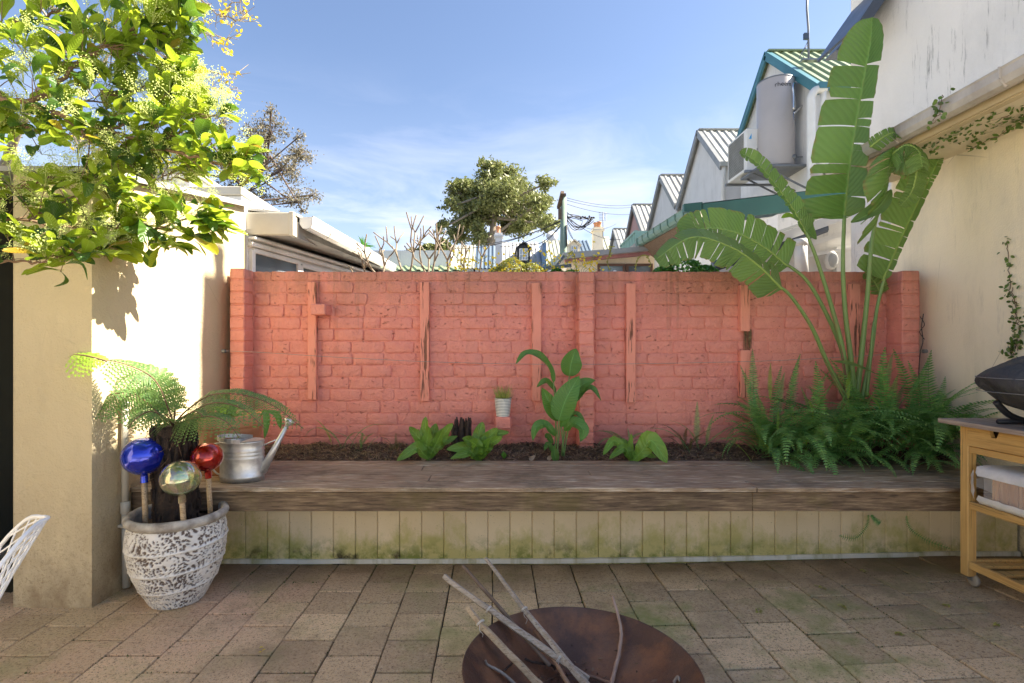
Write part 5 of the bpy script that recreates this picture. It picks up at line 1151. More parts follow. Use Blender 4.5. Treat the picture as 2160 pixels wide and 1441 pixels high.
stick([V((-.044, 2.31, .325)), V((.133, 2.083, .19)), V((.345, 1.80, .052))], .0075, .015, STICK, 'tapering grey stake with a pointed top, right of the long split stake', True, 3)
stick([V((-.14, 2.22, .33)), V((.03, 2.08, .205)), V((.20, 1.92, .085))], .0075, .008, BARK, 'dark round stick lying behind the long grey stake', False, 4)
stick([BP(1128, 1330, .03), BP(1150, 1365, .05), BP(1185, 1420, .05), BP(1205, 1455, .03)], .006, .0085, simple('orange_bark', (.26, .14, .08), (.33, .2, .12), 18, .8, .003, 60), 'orange brown stick against the tapering stake', False, 5)
stick([V((.487, 2.165, .225)), BP(1309, 1322, .03), BP(1308, 1365, .03), BP(1297, 1415, .012), BP(1288, 1450, .008)], .0055, .0085, simple('pinkish_bark', (.33, .21, .15), (.42, .3, .23), 18, .8, .003, 60), 'thin bent stick standing alone at the right of the fire bowl', False, 6)
stick([BP(1024, 1393, .02), BP(1030, 1403), BP(1060, 1420, .02), BP(1088, 1445, .01)], .0035, .006, BARKL, 'thin bent twig at the left inside the fire bowl', False, 7)
stick([BP(1107, 1390, .02), BP(1125, 1397, .02), BP(1160, 1402, .02), BP(1172, 1412, .01)], .0045, .0055, STUMP, 'dark forked twig under the long stake', False, 8)
stick([BP(1086, 1393, .02), BP(1072, 1407, .02), BP(1060, 1418, .02)], .0035, .004, STUMP, 'short dark twig joining the bent twig, left in the bowl', False, 9)
stick([BP(1225, 1420, .02), BP(1250, 1428, .015), BP(1290, 1442, .01)], .005, .0065, simple('reddish_bark', (.24, .13, .08), None, 18, .8, .003, 60), 'reddish twig at the bottom of the bowl, right of the stake ends', False, 10)
stick([BP(1421, 1440), BP(1430, 1428, .012), BP(1433, 1437)], .006, .004, BARKL, 'small curled woody scrap on the right slope of the fire bowl', False, 11)
def twine(a, b_, t, r_, lb, tail):
    a = V(a); b_ = V(b_); c = a.lerp(b_, t); dv = (b_ - a).normalized(); q = dv.to_track_quat('Z', 'Y').to_matrix(); m_ = MB()
    for k in range(2): m_.tube([c + q @ V((math.cos(th) * r_, math.sin(th) * r_, k * .004 + .003 * math.sin(th))) for th in [i * .5 for i in range(14)]], .0017, 5, cap=False)
    if tail: m_.tube(cr([c + V((0, -r_, 0)), c + V((.0, -r_ - .006, -.02)), c + V((.012, -r_ - .004, -.035)), c + V((.006, -r_, -.055))], 4), .0014, 4)
    tag(m_.make('twine', CORD), lb, 'twine', 'twine ties on the sticks')
twine((-.11, 2.02, .255), (-.027, 1.95, .192), .62, .0165, 'white twine loop round the tan stake with loose ends', True)
twine((-.215, 2.172, .305), (.037, 2.036, .19), .74, .0145, 'twine ring round the upper part of the long grey stake', False)
twine((-.044, 2.31, .325), (.133, 2.083, .19), .90, .013, 'twine ring round the tapering stake at the bowl rim', True)
twine((.037, 2.036, .19), (.333, 1.876, .062), .66, .016, 'white twine knot low on the long stake inside the bowl', True)
# ================================================================== trolley
tr = thing('wooden_trolley', 'pine kitchen trolley on casters with a weathered top at the right wall', 'trolley', (2.6, 2.3, .1))
A0, A1, B0, B1 = 2.365, 2.805, 1.92, 2.655   # X and Y extents of the frame
gl = lambda x, y: gz(x, y)
def leg(x, y, z1=.868): 
    m_ = MB(); m_.box((x, y, gl(x, y) + .055), (x + .045, y + .045, z1), .003); m_.make('leg', PINE, tr)
for x in (A0, A1 - .045):
    for y in (B0, B1 - .045): leg(x, y)
for x in (A0 + .0225, A1 - .0225):
    for y in (B0 + .0225, B1 - .0225):
        z = gl(x, y); wh = MB(); M_ = Matrix.Rotation(R(90), 3, 'Y'); wh.lathe((x + .018, y - .01, z + .034), [(.001, -.009), (.024, -.009), (.031, -.006), (.031, .006), (.024, .009), (.001, .009)], 20, M=M_)
        w_ = wh.make('caster', simple('pale_caster', (.35, .31, .25), None, 8, .6, 0) if 'pale_caster' not in bpy.data.materials else bpy.data.materials['pale_caster'], tr)
        f = MB(); f.box((x + .004, y - .014, z + .03), (x + .008, y + .014, z + .068), .001); f.box((x + .030, y - .014, z + .03), (x + .034, y + .014, z + .068), .001); f.box((x + .002, y - .016, z + .066), (x + .036, y + .018, z + .072)); f.make('fork', STEEL, w_)
m_ = MB(); xs = 2.318; top_w = (2.83 - xs) / 4
for k in range(4):
    m_ = MB(); m_.box((xs + k * top_w + .0008, 1.86, .869), (xs + (k + 1) * top_w - .0008, 2.735, .892 + rr(-.0008, .0008)), .002); m_.make('top_board', OLDTOP, tr)
m_ = MB(); m_.box((A0 + .047, B0 + .003, .735), (A0 + .065, B1 - .047, .868)); 
# drawer with V shaped notch
ya, yb2 = B1 - .047, B0 + .047; yn = 2.47; dz0, dz1 = .772, .864; xf = A0 - .004
dr_ = MB(); dr_.prism([(xf, ya, dz0), (xf, yb2, dz0), (xf, yb2, dz1), (xf, yn - .026, dz1), (xf, yn - .013, dz1 - .034), (xf, yn + .013, dz1 - .034), (xf, yn + .026, dz1), (xf, ya, dz1)], (.02, 0, 0)); d_ = dr_.make('drawer', PINEH, tr)
m_ = MB(); m_.box((xf + .06, yb2 + .01, dz0 + .004), (A1 - .06, ya - .01, dz1 - .003)); m_.make('drawer_box', simple('dark_inside', (.05, .035, .02), None, 5, .8, 0), tr)
def rail(x, y0, y1, z0, z1, t=.02, mt=PINEH): m_ = MB(); m_.box((x, y0, z0), (x + t, y1, z1), .002); m_.make('rail', mt, tr)
for x in (A0 + .004, A1 - .024): rail(x, B0 + .046, B1 - .046, .735, .768)
for z in (.455, .155):
    for x in (A0 + .004, A1 - .024): rail(x, B0 + .046, B1 - .046, z, z + .036)
    for y in (B0 + .006, B1 - .028): m_ = MB(); m_.box((A0 + .046, y, z), (A1 - .046, y + .02, z + .036), .002); m_.make('rail', PINEH, tr)
    for k in range(7):
        y = B0 + .05 + k * (B1 - B0 - .14) / 6; m_ = MB(); m_.box((A0 + .025, y, z + .016), (A1 - .025, y + .045, z + .030), .002); m_.make('slat', PINEH, tr)
# bag of kindling
bg_ = thing('kindling_bag', 'clear and white plastic bag packed with split kindling on the middle shelf of the trolley', 'bag', (2.58, 2.3, .49))
rs = random.Random(3)
y = 2.50; 
while y > 1.98:
    wd = rs.uniform(.008, .022); m_ = MB(); m_.box((A0 + .012 + rs.uniform(0, .006), y - wd, .505), (A0 + .03, y, .655 + rs.uniform(-.01, .006)), .002)
    m_.make('kindling_stick', simple('kindling_%d' % (int(y * 1000) % 3), [(.58, .36, .18), (.48, .28, .13), (.66, .45, .26)][int(y * 1000) % 3], (.38, .2, .1), 20, .7, .002, 60, st=(1, 1, .2)) if 'kindling_%d' % (int(y * 1000) % 3) not in bpy.data.materials else bpy.data.materials['kindling_%d' % (int(y * 1000) % 3)], bg_); y -= wd + .0015
m_ = MB(); m_.box((A0 + .034, 1.97, .50), (A1 - .06, 2.51, .66), .02); m_.make('kindling_pile', bpy.data.materials['kindling_0'], bg_)
PL = NT('clear_plastic'); PLm = PL.fin((.9, .9, .9), .12, PL.bump(PL.noise(PL.pos(), 35, 4, .6), .006, .8), 0, **{'Alpha': .22})
WPL = simple('white_plastic_film', (.72, .72, .70), (.6, .6, .58), 20, .35, .004, 25)
m_ = MB(); m_.quad((A0 + .004, 2.53, .52), (A0 + .002, 1.95, .52), (A0 + .002, 1.95, .645), (A0 + .004, 2.53, .645)); m_.make('clear_window', PLm, bg_)
def film(poly, nm='white_band'):
    m_ = MB(); n = 24; vs = []
    for i in range(n + 1):
        f = i / n
        for k in range(len(poly)):
            a, b_ = V(poly[k][0]), V(poly[k][1]); p = a.lerp(b_, f); vs.append(p + V((-.004 * mn.noise(p * 40), 0, .004 * mn.noise(p * 30 + V((5, 0, 0))))))
    K = len(poly); m_.add(vs, [(i * K + k, i * K + k + 1, (i + 1) * K + k + 1, (i + 1) * K + k) for i in range(n) for k in range(K - 1)], 0, True); m_.make(nm, WPL, bg_)
film([((A1 - .08, 2.56, .672), (A1 - .08, 1.94, .676)), ((A0 + .06, 2.57, .683), (A0 + .06, 1.94, .688)), ((A0 + .012, 2.575, .672), (A0 + .01, 1.94, .678)), ((A0 - .001, 2.57, .645), (A0 - .002, 1.94, .650)), ((A0 - .003, 2.555, .632), (A0 - .003, 1.94, .636))])
film([((A0 - .004, 2.55, .535), (A0 - .004, 1.94, .53)), ((A0 - .006, 2.56, .515), (A0 - .008, 1.94, .51)), ((A0 + .004, 2.55, .497), (A0, 1.94, .495)), ((A0 + .05, 2.55, .492), (A0 + .05, 1.94, .492))])
film([((A0 - .005, 2.575, .66), (A0 - .005, 2.57, .51)), ((A0 + .005, 2.60, .625), (A0 + .005, 2.60, .545)), ((A0 + .04, 2.615, .60), (A0 + .04, 2.615, .57)), ((A0 + .2, 2.60, .66), (A0 + .2, 2.60, .50))], 'gathered_end')
# barbecue under a cover
bq = thing('covered_barbecue', 'portable barbecue under a black fabric cover standing on the trolley', 'barbecue', (2.66, 2.28, .893))
m_ = MB(); n, k2 = 64, 30; cc = V((2.69, 2.28, 1.09)); vs = []
for j in range(k2 + 1):
    ph = -math.pi / 2 + math.pi * j / k2
    for i in range(n):
        th = 2 * math.pi * i / n; cs_, sn_ = math.cos(th), math.sin(th); e = .72
        cx_ = math.copysign(abs(cs_) ** e, cs_); sy_ = math.copysign(abs(sn_) ** e, sn_); cp_ = math.cos(ph) ** .9 if math.cos(ph) > 0 else 0
        x = .42 * cx_ * cp_; y = .37 * sy_ * cp_; z = (.145 if ph > 0 else .165) * math.sin(ph) 
        if ph > 0: z *= 1 + .25 * max(0, cs_)
        p = V((x, y, z)); fo = -.026 * abs(math.sin(th * 7 + z * 14 + 2 * math.sin(th * 3))) ** 3 * (cp_) * (1 if ph < .1 else .25) + .020 * mn.noise(p * 8)
        z += -.010 * x / .42
        vs.append(cc + V((x + cx_ * fo, y + sy_ * fo, z + .020 * mn.noise(p * 6) + .006 * mn.noise(p * 19))))
m_.add(vs, [(j * n + i, j * n + (i + 1) % n, (j + 1) * n + (i + 1) % n, (j + 1) * n + i) for j in range(k2) for i in range(n)], 0, True); m_.make('cover', COVER, bq)
for zz, s_ in ((.03, .985), (-.035, .99)):
    m_ = MB(); ph = math.asin(zz / .14); pts = []
    for i in range(n + 1):
        th = 2 * math.pi * i / n; cs_, sn_ = math.cos(th), math.sin(th); e = .72; cp_ = math.cos(ph) ** .9; pts.append(cc + V((math.copysign(abs(cs_) ** e, cs_) * .428 * cp_, math.copysign(abs(sn_) ** e, sn_) * .378 * cp_, zz)))
    m_.tube(pts, .0016, 4, cap=False); m_.make('seam', STITCH, bq)
for y in (2.06, 2.50):
    m_ = MB(); m_.tube(cr([V((2.40, y, 1.0)), V((2.46, y, .94)), V((2.56, y, .905)), V((2.72, y, .905)), V((2.80, y, .915))], 6), .015, 10)
    m_.make('cradle', BLACK, bq); m_ = MB(); m_.tube([V((2.41, y, .905)), V((2.56, y, .906)), V((2.75, y, .906))], .012, 8); m_.make('foot', BLACK, bq)
# ================================================================== white wire chair
ch = thing('wire_chair', 'white wire mesh chair at the lower left edge', 'chair', (-1.62, 1.5, 0))
zz_ = -.04
prf = cr([V((-.46, 0, .43)), V((-.34, 0, .425)), V((-.20, 0, .40)), V((-.08, 0, .41)), V((-.01, 0, .50)), V((.045, 0, .62)), V((.105, 0, .735)), V((.125, 0, .772))], 8)
wpr = [.20, .235, .25, .25, .225, .17, .105, .03]
def CS(u, v):
    f = v * (len(prf) - 1); i = min(len(prf) - 2, int(f)); p = prf[i].lerp(prf[i + 1], f - i); g = v * 7; k = min(6, int(g)); w_ = wpr[k] + (wpr[k + 1] - wpr[k]) * (g - k)
    back = max(0, (v - .45)) / .55; cup = u * u
    loc = V((p.x - cup * .045 * min(1, back * 2) * (1 - .6 * max(0, back - .6) / .4), u * w_, p.z + cup * .05 * (1 - back)))
    a = R(40); q = V((loc.x * math.cos(a) - loc.y * math.sin(a), loc.x * math.sin(a) + loc.y * math.cos(a), loc.z)); return V((-1.383, 1.42, -.008)) + q
rim = [CS(-1, t / 24) for t in range(25)] + [CS(-1 + 2 * t / 8, 1) for t in range(1, 8)] + [CS(1, 1 - t / 24) for t in range(25)] + [CS(1 - 2 * t / 10, 0) for t in range(1, 11)]
m_ = MB(); m_.tube(rim, .0058, 7, cap=False); m_.make('rim', CHAIRW, ch)
N = 13
for sg in (1, -1):
    for k in range(-N - 4, N + 5):
        pts = []
        for t in range(61):
            v = t / 60; u = sg * (v * 3.0) + k * .23 - sg * 1.5
            if -1 <= u <= 1: pts.append(CS(u, v))
        if len(pts) > 1: m_ = MB(); m_.tube(pts, .0026, 5, cap=False); m_.make('wire', CHAIRW, ch)
for sy_ in (-1, 1):
    m_ = MB(); c0 = V((-1.50, 1.32, 0)); Rz = Matrix.Rotation(R(40), 3, 'Z'); f1_ = c0 + Rz @ V((-.24, sy_ * .20, .006)); f2_ = c0 + Rz @ V((.20, sy_ * .20, .006)); t1_ = c0 + Rz @ V((-.08, sy_ * .12, .39)); t2_ = c0 + Rz @ V((.03, sy_ * .12, .39))
    m_.tube(cr([t1_, f1_ + V((0, 0, .04)), f1_ + Rz @ V((.03, 0, 0)), f2_ - Rz @ V((.03, 0, 0)), f2_ + V((0, 0, .04)), t2_], 6), .0062, 7); m_.make('leg', CHAIRW, ch)
for xx in (-.08, .03): m_ = MB(); m_.tube([V((-1.50, 1.32, 0)) + Rz @ V((xx, -.13, .388)), V((-1.50, 1.32, 0)) + Rz @ V((xx, .13, .388))], .006, 6); m_.make('cross_bar', CHAIRW, ch)
# ================================================================== foreground viburnum
vb = thing('overhanging_shrub', 'leafy green shrub with budding flower heads overhanging from the upper left', 'shrub', (-2.6, 2.0, 0))
def lm(mat, seed, L=.118, w_=.031, bend=.5):
    m_ = MB(); m_.leaf([V((0, 0, 0)), V((L * .35, 0, .012)), V((L * .7, 0, .008)), V((L, 0, -.03 * bend))], lambda t: w_ * (math.sin(math.pi * min(1, t ** 1.35 * .96 + .02)) ** .75) * (1 if t > .12 else .35 + t * 5) * .95 + .0006, (0, 0, 1), fold=.25 + .08 * (seed % 3), ruf=.05, rn=2, nu=4, smoothn=3, seed=seed)
    # petiole
    m_.tube([V((-.014, 0, -.003)), V((.002, 0, 0))], .0013, 3, cap=False); return m_.mesh('leaf', mat)
LM = [lm(LV, k, rr(.095, .130), rr(.022, .028), rr(-.4, 1.3)) for k in range(7)]; LMD = [lm(LVD, k + 9, rr(.08, .115), rr(.026, .033), rr(.3, 1.6)) for k in range(4)]
rs = random.Random(101)
twmat = simple('viburnum_bark', (.17, .10, .055), (.24, .16, .10), 30, .8, .003, 80)
brs = [
 ([(-160, 175, 2.1), (-40, 200, 2.0), (50, 215, 1.95), (150, 248, 1.95), (230, 275, 1.98), (310, 300, 2.0), (400, 330, 2.0), (470, 345, 1.98), (500, 350, 1.95)], .0085, .0022),
 ([(60, 217, 1.95), (110, 190, 1.97), (160, 135, 2.0), (215, 100, 2.02), (260, 75, 2.05), (320, 20, 2.05), (350, -30, 2.05)], .0065, .003),
 ([(-160, 600, 2.2), (-60, 560, 2.1), (30, 552, 2.0), (100, 552, 1.95), (160, 530, 1.92)], .005, .002),
 ([(-160, 500, 2.3), (-40, 470, 2.3), (60, 468, 2.35), (150, 480, 2.45), (240, 490, 2.6), (320, 485, 2.7), (390, 462, 2.72), (415, 455, 2.72)], .006, .002),
 ([(-160, 400, 2.2), (-30, 395, 2.15), (50, 390, 2.1), (110, 370, 2.1)], .005, .002),
 ([(150, 248, 1.95), (200, 300, 2.0), (265, 335, 2.05), (330, 375, 2.08), (370, 378, 2.1)], .0035, .002),
 ([(-160, 40, 2.2), (-40, 60, 2.1), (40, 50, 2.1), (110, 30, 2.1), (170, -30, 2.1)], .005, .003),
 ([(90, 230, 1.96), (200, 215, 2.1), (290, 190, 2.15), (360, 170, 2.15), (390, 180, 2.1)], .003, .0018),
 ([(215, 100, 2.02), (290, 100, 2.1), (350, 70, 2.1), (380, 30, 2.1)], .003, .0018),
 ([(-160, 300, 2.3), (-50, 290, 2.2), (10, 270, 2.15), (60, 265, 2.1)], .004, .002),
 ([(230, 275, 1.98), (300, 245, 2.0), (360, 225, 2.05), (400, 215, 2.05)], .003, .0018),
 ([(310, 300, 2.0), (360, 290, 2.0), (420, 255, 2.0), (440, 245, 2.0)], .0025, .0016),
 ([(240, 490, 2.6), (260, 450, 2.6), (240, 420, 2.62), (290, 400, 2.6)], .003, .0016),
 ([(60, 468, 2.1), (120, 430, 2.15), (190, 400, 2.2), (210, 385, 2.2)], .003, .0016)]
tips = []
for pts, r0, r1 in brs:
    q = cr(S(*pts), 6); m_ = MB(); n = len(q); q = [p + V((rs.gauss(0, .004), rs.gauss(0, .004), rs.gauss(0, .004))) for p in q]; m_.tube(q, [1.35 * (r0 + (r1 - r0) * i / n) for i in range(n)], 6); m_.make('branch', twmat, vb)
    for i in range(2, n):
        f = i / n
        tips.append((q[i], (q[min(n - 1, i + 1)] - q[i - 1]).normalized(), f))
tw = MB(); lv = []; fl = MB()
def rosette(c, d, nl, big=1.0, dark=False, flower=False):
    d = d.normalized(); q = d.to_track_quat('X', 'Z')
    for k in range(nl):
        a = k * 2.4 + rs.uniform(-.3, .3); op = rs.uniform(.5, 1.15); ld = (q @ V((math.cos(op), math.sin(op) * math.cos(a), math.sin(op) * math.sin(a)))).normalized()
        if ld.z < -.2 and not dark: ld.z *= .4
        rq = ld.to_track_quat('X', 'Z'); rl = rs.uniform(-.6, .6); Mx = Matrix.LocRotScale(c + d * rs.uniform(-.02, .01) + ld * .012, rq @ Euler((rl, 0, 0)).to_quaternion(), V((1, 1, 1)) * big * rs.uniform(.58, 1.0) * (1.2 if c.y > 2.5 else 1))
        lv.append((rs.choice(LMD if dark or rs.random() < .16 else LM), Mx))
    if flower:
        cc = c + d * .035 + V((0, 0, .02)); 
        for k in range(rs.randrange(5, 9)):
            e = cc + V((rs.gauss(0, .030), rs.gauss(0, .030), rs.gauss(.012, .022))); fl.tube([c, c.lerp(e, .6) + V((0, 0, .004)), e], .0009, 3, cap=False)
            for j in range(34):
                p = e + V((rs.gauss(0, .011), rs.gauss(0, .011), rs.gauss(0, .011))); s_ = rs.uniform(.0014, .0026)
                fl.add([p + V((s_, 0, -s_ * .5)), p + V((-s_ * .5, s_, -s_ * .5)), p + V((-s_ * .5, -s_, -s_ * .5)), p + V((0, 0, s_))], [(0, 1, 2), (0, 3, 1), (1, 3, 2), (2, 3, 0)])
def keepleaf(Mx):
    p = Mx @ V((.06, 0, 0)); px = CX + p.x * F / p.y; py = CY - (p.z - H) * F / p.y
    if 25 < px < 170 and 305 < py < 365: return rs.random() < .1
    if 380 < px and 385 < py < 425: return False
    if 280 < px < 380 and 395 < py < 425: return rs.random() < .3
    if px > 180 and 545 < py: return rs.random() < .35
    if px > 548 or py > 600 or (px > 430 and py < 215) or (px > 490 and not 290 < py < 440): return False
    if mn.noise(V((px / 55, py / 55, 3))) > .20: return rs.random() < .15
    return True
def keep(p):
    px = CX + p.x * F / p.y; py = CY - (p.z - H) * F / p.y
    if 20 < px < 185 and 300 < py < 372: return rs.random() < .10
    if px > 545 or py > 575: return False
    if px > 430 and (py < 225 or 400 < py < 425): return False
    if px > 420 and py < 235: return False
    if 260 < px < 420 and 385 < py < 430: return rs.random() < .25
    if px > 455 and py > 425: return False
    return True
for (p, d, f) in tips:
    px = CX + p.x * F / p.y
    for k in range(rs.choice((1, 1, 2, 2)) if px > -60 else 1):
        a = V((rs.gauss(0, 1), rs.gauss(0, .9), rs.gauss(0, 1))).normalized() + d * .6; L = rs.uniform(.04, .17) * (1.15 - .5 * f); e = p + a.normalized() * L
        if not keep(e): continue
        tw.tube([p, p.lerp(e, .5) + V((0, 0, .006)), e], [.002, .0016, .0013], 4, cap=False)
        rosette(e, (e - p) + d * .04 + V((0, -.02, .03)), rs.randrange(4, 7), .95, rs.random() < .12, rs.random() < .45)
for (px, py, d, dx, dz) in ((515, 338, 1.95, 1, .2), (480, 345, 1.97, .8, .5), (445, 462, 2.72, 1, .3), (430, 470, 2.7, .9, -.5), (400, 500, 2.7, .5, -.5), (370, 470, 2.65, .3, .6), (440, 480, 2.7, .6, -.3), (300, 455, 2.6, .2, .7), (215, 540, 2.6, .3, -.7), (500, 360, 1.95, .8, -.6), (340, 470, 2.65, .3, .8), (400, 190, 2.1, .8, .5), (425, 248, 2.0, .8, .4), (170, 545, 1.9, .9, -.2), (130, 555, 1.92, .4, -.7), (380, 30, 2.05, .7, .6), (390, 60, 2.1, .9, .1), (290, 490, 2.6, .2, -.6), (240, 520, 2.6, .3, -.6), (350, 520, 2.65, .3, -.4), (260, 430, 2.65, .3, .6), (190, 470, 2.55, .2, .5)):
    rosette(P(px, py, d), V((dx, -.15, dz)), 9, 1.3, False, False)
tw.make('twigs', twmat, vb, kind='stuff')
def vis(Mx):
    p = Mx.translation; px = CX + p.x * F / p.y; py = CY - (p.z - H) * F / p.y; return 0 if (-10 < px < 560 and -10 < py < 620) else 1
lv = [a for a in lv if keepleaf(a[1])]
lv.sort(key=lambda a: (vis(a[1]), a[1].translation.y))
for me, Mx in lv[:290]:
    o = bpy.data.objects.new('leaf', me); col.objects.link(o); o.parent = vb; l_, r_, s_ = Mx.decompose(); o.location = l_ - wloc(vb); o.rotation_euler = r_.to_euler(); o.scale = s_
lt = [a for a in lv[290:] if a[0] in LM]; dk = [a for a in lv[290:] if a[0] in LMD]
joinmesh('foliage', lt, [LV], vb); joinmesh('dark_foliage', dk, [LVD], vb)
fl.make('flower_buds', FLW, vb, kind='stuff'); print('viburnum leaves', len(lv))
# ================================================================== yellow sprigs of a second tree
yt = thing('yellow_leaf_tree', 'thin bare tree branches with tufts of golden leaves behind the shrub at upper left', 'tree', (-3.2, 4.5, 0))
rs = random.Random(55); lf = MB()
def twg(pts, r0, tuft):
    q = cr(S(*pts), 5); n = len(q); q = [p + V((rs.gauss(0, .012), rs.gauss(0, .01), rs.gauss(0, .012))) for p in q]; m_ = MB(); m_.tube(q, [r0 * (1 - .75 * i / n) for i in range(n)], 5)
    for i in range(1, n):
        for _ in range(2):
            e = q[i] + V((rs.gauss(0, .06), rs.gauss(0, .05), rs.gauss(0, .06))); m_.tube([q[i], e], [r0 * .35, r0 * .2], 4, cap=False)
            if rs.random() < tuft * (.1 + .9 * (i / n) ** 2):
                for k in range(6):
                    p = e + V((rs.gauss(0, .022), rs.gauss(0, .022), rs.gauss(0, .018))); d = V((rs.gauss(0, 1), rs.gauss(0, 1), rs.gauss(0, .7))).normalized() * rs.uniform(.012, .024)
                    lf.leaf([p - d, p, p + d], lambda t: .009 * math.sin(math.pi * t) + .0008, (rs.gauss(0, 1), -1, rs.gauss(0, 1)), nu=2, smoothn=2)
    m_.make('branch', BARKL, yt)
twg([(250, 120, 4.2), (340, 60, 4.2), (400, -60, 4.2)], .012, .2); twg([(395, -60, 4.3), (430, 0, 4.3), (465, 30, 4.3), (500, 42, 4.3), (518, 20, 4.3)], .010, .5); twg([(465, 30, 4.3), (500, 0, 4.3), (520, -10, 4.3)], .006, .8)
twg([(330, 40, 4.2), (395, 50, 4.2), (420, 62, 4.2), (450, 75, 4.2), (485, 82, 4.2)], .009, .5); twg([(320, 110, 4.2), (395, 130, 4.2), (430, 150, 4.2), (470, 160, 4.2), (505, 155, 4.2)], .010, .5)
twg([(330, 160, 4.2), (400, 185, 4.2), (440, 190, 4.2), (500, 185, 4.2)], .008, .7); twg([(60, -40, 4.2), (110, 60, 4.2), (120, 110, 4.2)], .012, .1); twg([(250, -60, 4.4), (262, 20, 4.4), (255, 90, 4.4)], .02, .15); twg([(180, 40, 4.4), (110, 20, 4.4), (40, -40, 4.4)], .014, .2)
twg([(250, 90, 4.3), (190, 160, 4.3), (150, 260, 4.3), (180, 330, 4.3)], .012, .35); twg([(180, 300, 4.3), (250, 330, 4.3), (330, 340, 4.3)], .008, .6)
m_ = MB(); m_.tube(cr([V((-5.2, 5.2, -.1)), V((-5.0, 5.1, 2.2)), V((-4.2, 4.6, 3.2)), P(180, 40, 4.4)], 6), [.10, .09, .085, .07, .07, .06, .06, .05, .05, .045, .04, .035, .03, .03, .025, .02, .02, .015, .014], 8); m_.make('trunk', BARKL, yt)
lf.make('foliage', YEL, yt, kind='stuff')
# ================================================================== recursive trees
def rtree(name, lb, cat, base, trunkpts, r0, clumps, leafmat_, barkmat, nleaf, ls, seed, sub=3, twig=.0, clr=.5, depthvar=1.0):
    """trunk along trunkpts, a limb to every clump (centre, radius), leaves scattered in the clumps"""
    rs = random.Random(seed); rt = thing(name, lb, cat, base); q = cr(trunkpts, 6); n = len(q)
    m_ = MB(); m_.tube(q, [r0 * (1 - .6 * i / n) for i in range(n)], 8); m_.make('trunk', barkmat, rt)
    lim = MB(); lf = MB(); 
    tot = sum(r_ ** 2 for c, r_ in clumps)
    for c, r_ in clumps:
        c = V(c); s_ = q[int(n * rs.uniform(.45, .98))]; mid = s_.lerp(c, .5) + V((rs.gauss(0, .1), rs.gauss(0, .1), -.1)) * r_; b_ = cr([s_, mid, c], 5); lim.tube(b_, [r0 * .42 * (1 - .8 * i / len(b_)) for i in range(len(b_))], 5, cap=False)
        subs = []
        for k in range(sub):
            d = V((rs.gauss(0, 1), rs.gauss(0, 1) * depthvar, rs.gauss(.1, .8))).normalized() * r_ * rs.uniform(.6, 1.05); e = c + d; subs.append(e); m2 = c.lerp(e, .5) + V((rs.gauss(0, .08), rs.gauss(0, .08), rs.gauss(0, .08))) * r_
            lim.tube([b_[-4], c.lerp(m2, .4), m2, e], [r0 * .13, r0 * .10, r0 * .06, r0 * .03], 4, cap=False)
            for kk in range(3):
                e2 = e + V((rs.gauss(0, 1), rs.gauss(0, 1), rs.gauss(0, .8))).normalized() * r_ * .35; lim.tube([m2.lerp(e, rs.random()), e2], [r0 * .03, r0 * .012], 3, cap=False); subs.append(e2)
        nl = int(nleaf * r_ * r_ / tot)
        for k in range(nl):
            a = rs.choice(subs); p = a + V((rs.gauss(0, 1), rs.gauss(0, 1), rs.gauss(0, .65))) * r_ * clr * .42; nn = V((rs.gauss(0, 1), rs.gauss(0, 1), rs.gauss(.6, 1))).normalized(); t = nn.cross(V((rs.gauss(0, 1), rs.gauss(0, 1), rs.gauss(0, 1)))).normalized(); s2 = nn.cross(t); z = ls * rs.uniform(.6, 1.3)
            lf.add([p - t * z, p + s2 * z * .42, p + t * z, p - s2 * z * .42], [(0, 1, 2, 3)])
    lim.make('limbs', barkmat, rt); lf.make('crown', leafmat_, rt, kind='stuff'); return rt
D = 46
cl = [((1050, 400), 34), ((1010, 395), 28), ((985, 420), 26), ((1095, 400), 30), ((1130, 425), 26), ((1145, 418), 18), ((1060, 430), 34), ((1020, 440), 30), ((1085, 445), 26), ((965, 400), 20), ((975, 455), 22), ((955, 448), 14), ((1000, 470), 22), ((1035, 375), 22), ((1075, 378), 22), ((1115, 470), 18), ((1140, 485), 18), ((1155, 480), 14), ((1100, 490), 18), ((1020, 490), 20), ((960, 490), 20), ((940, 490), 12), ((980, 385), 18), ((1150, 400), 14), ((1040, 415), 30), ((1010, 505), 16), ((1125, 450), 16), ((1075, 470), 16)]
rsx = random.Random(5); clumps = [(P(px, py, D) + V((0, rsx.uniform(-2.5, 2.5), 0)), r_ * D / F) for (px, py), r_ in cl]
rtree('fig_tree', 'large spreading evergreen tree rising behind the far roofs in the centre', 'tree', P(1045, 560, D), [V((.1, D, -.1)), P(1035, 560, D), P(1038, 500, D), P(1045, 440, D), P(1050, 400, D)], .42, clumps, GUM, BARKL, 30000, .19, 8, sub=9, clr=.85)
D = 17
cl = [((590, 290), 26), ((560, 310), 30), ((530, 290), 20), ((620, 300), 24), ((640, 300), 12), ((600, 330), 30), ((560, 350), 30), ((520, 350), 26), ((610, 370), 26), ((640, 395), 16), ((620, 420), 16), ((580, 400), 26), ((540, 400), 24), ((500, 380), 26), ((470, 340), 26), ((440, 300), 26), ((420, 250), 20), ((400, 240), 16), ((470, 280), 20), ((520, 270), 14), ((600, 265), 12), ((630, 440), 8), ((480, 410), 20), ((420, 350), 24), ((380, 300), 22), ((250, 330), 30), ((200, 300), 24), ((300, 300), 26), ((160, 280), 16), ((350, 350), 20), ((545, 270), 12)]
clumps = [(P(px, py, D) + V((0, rsx.uniform(-1, 1), 0)), r_ * D / F) for (px, py), r_ in cl]
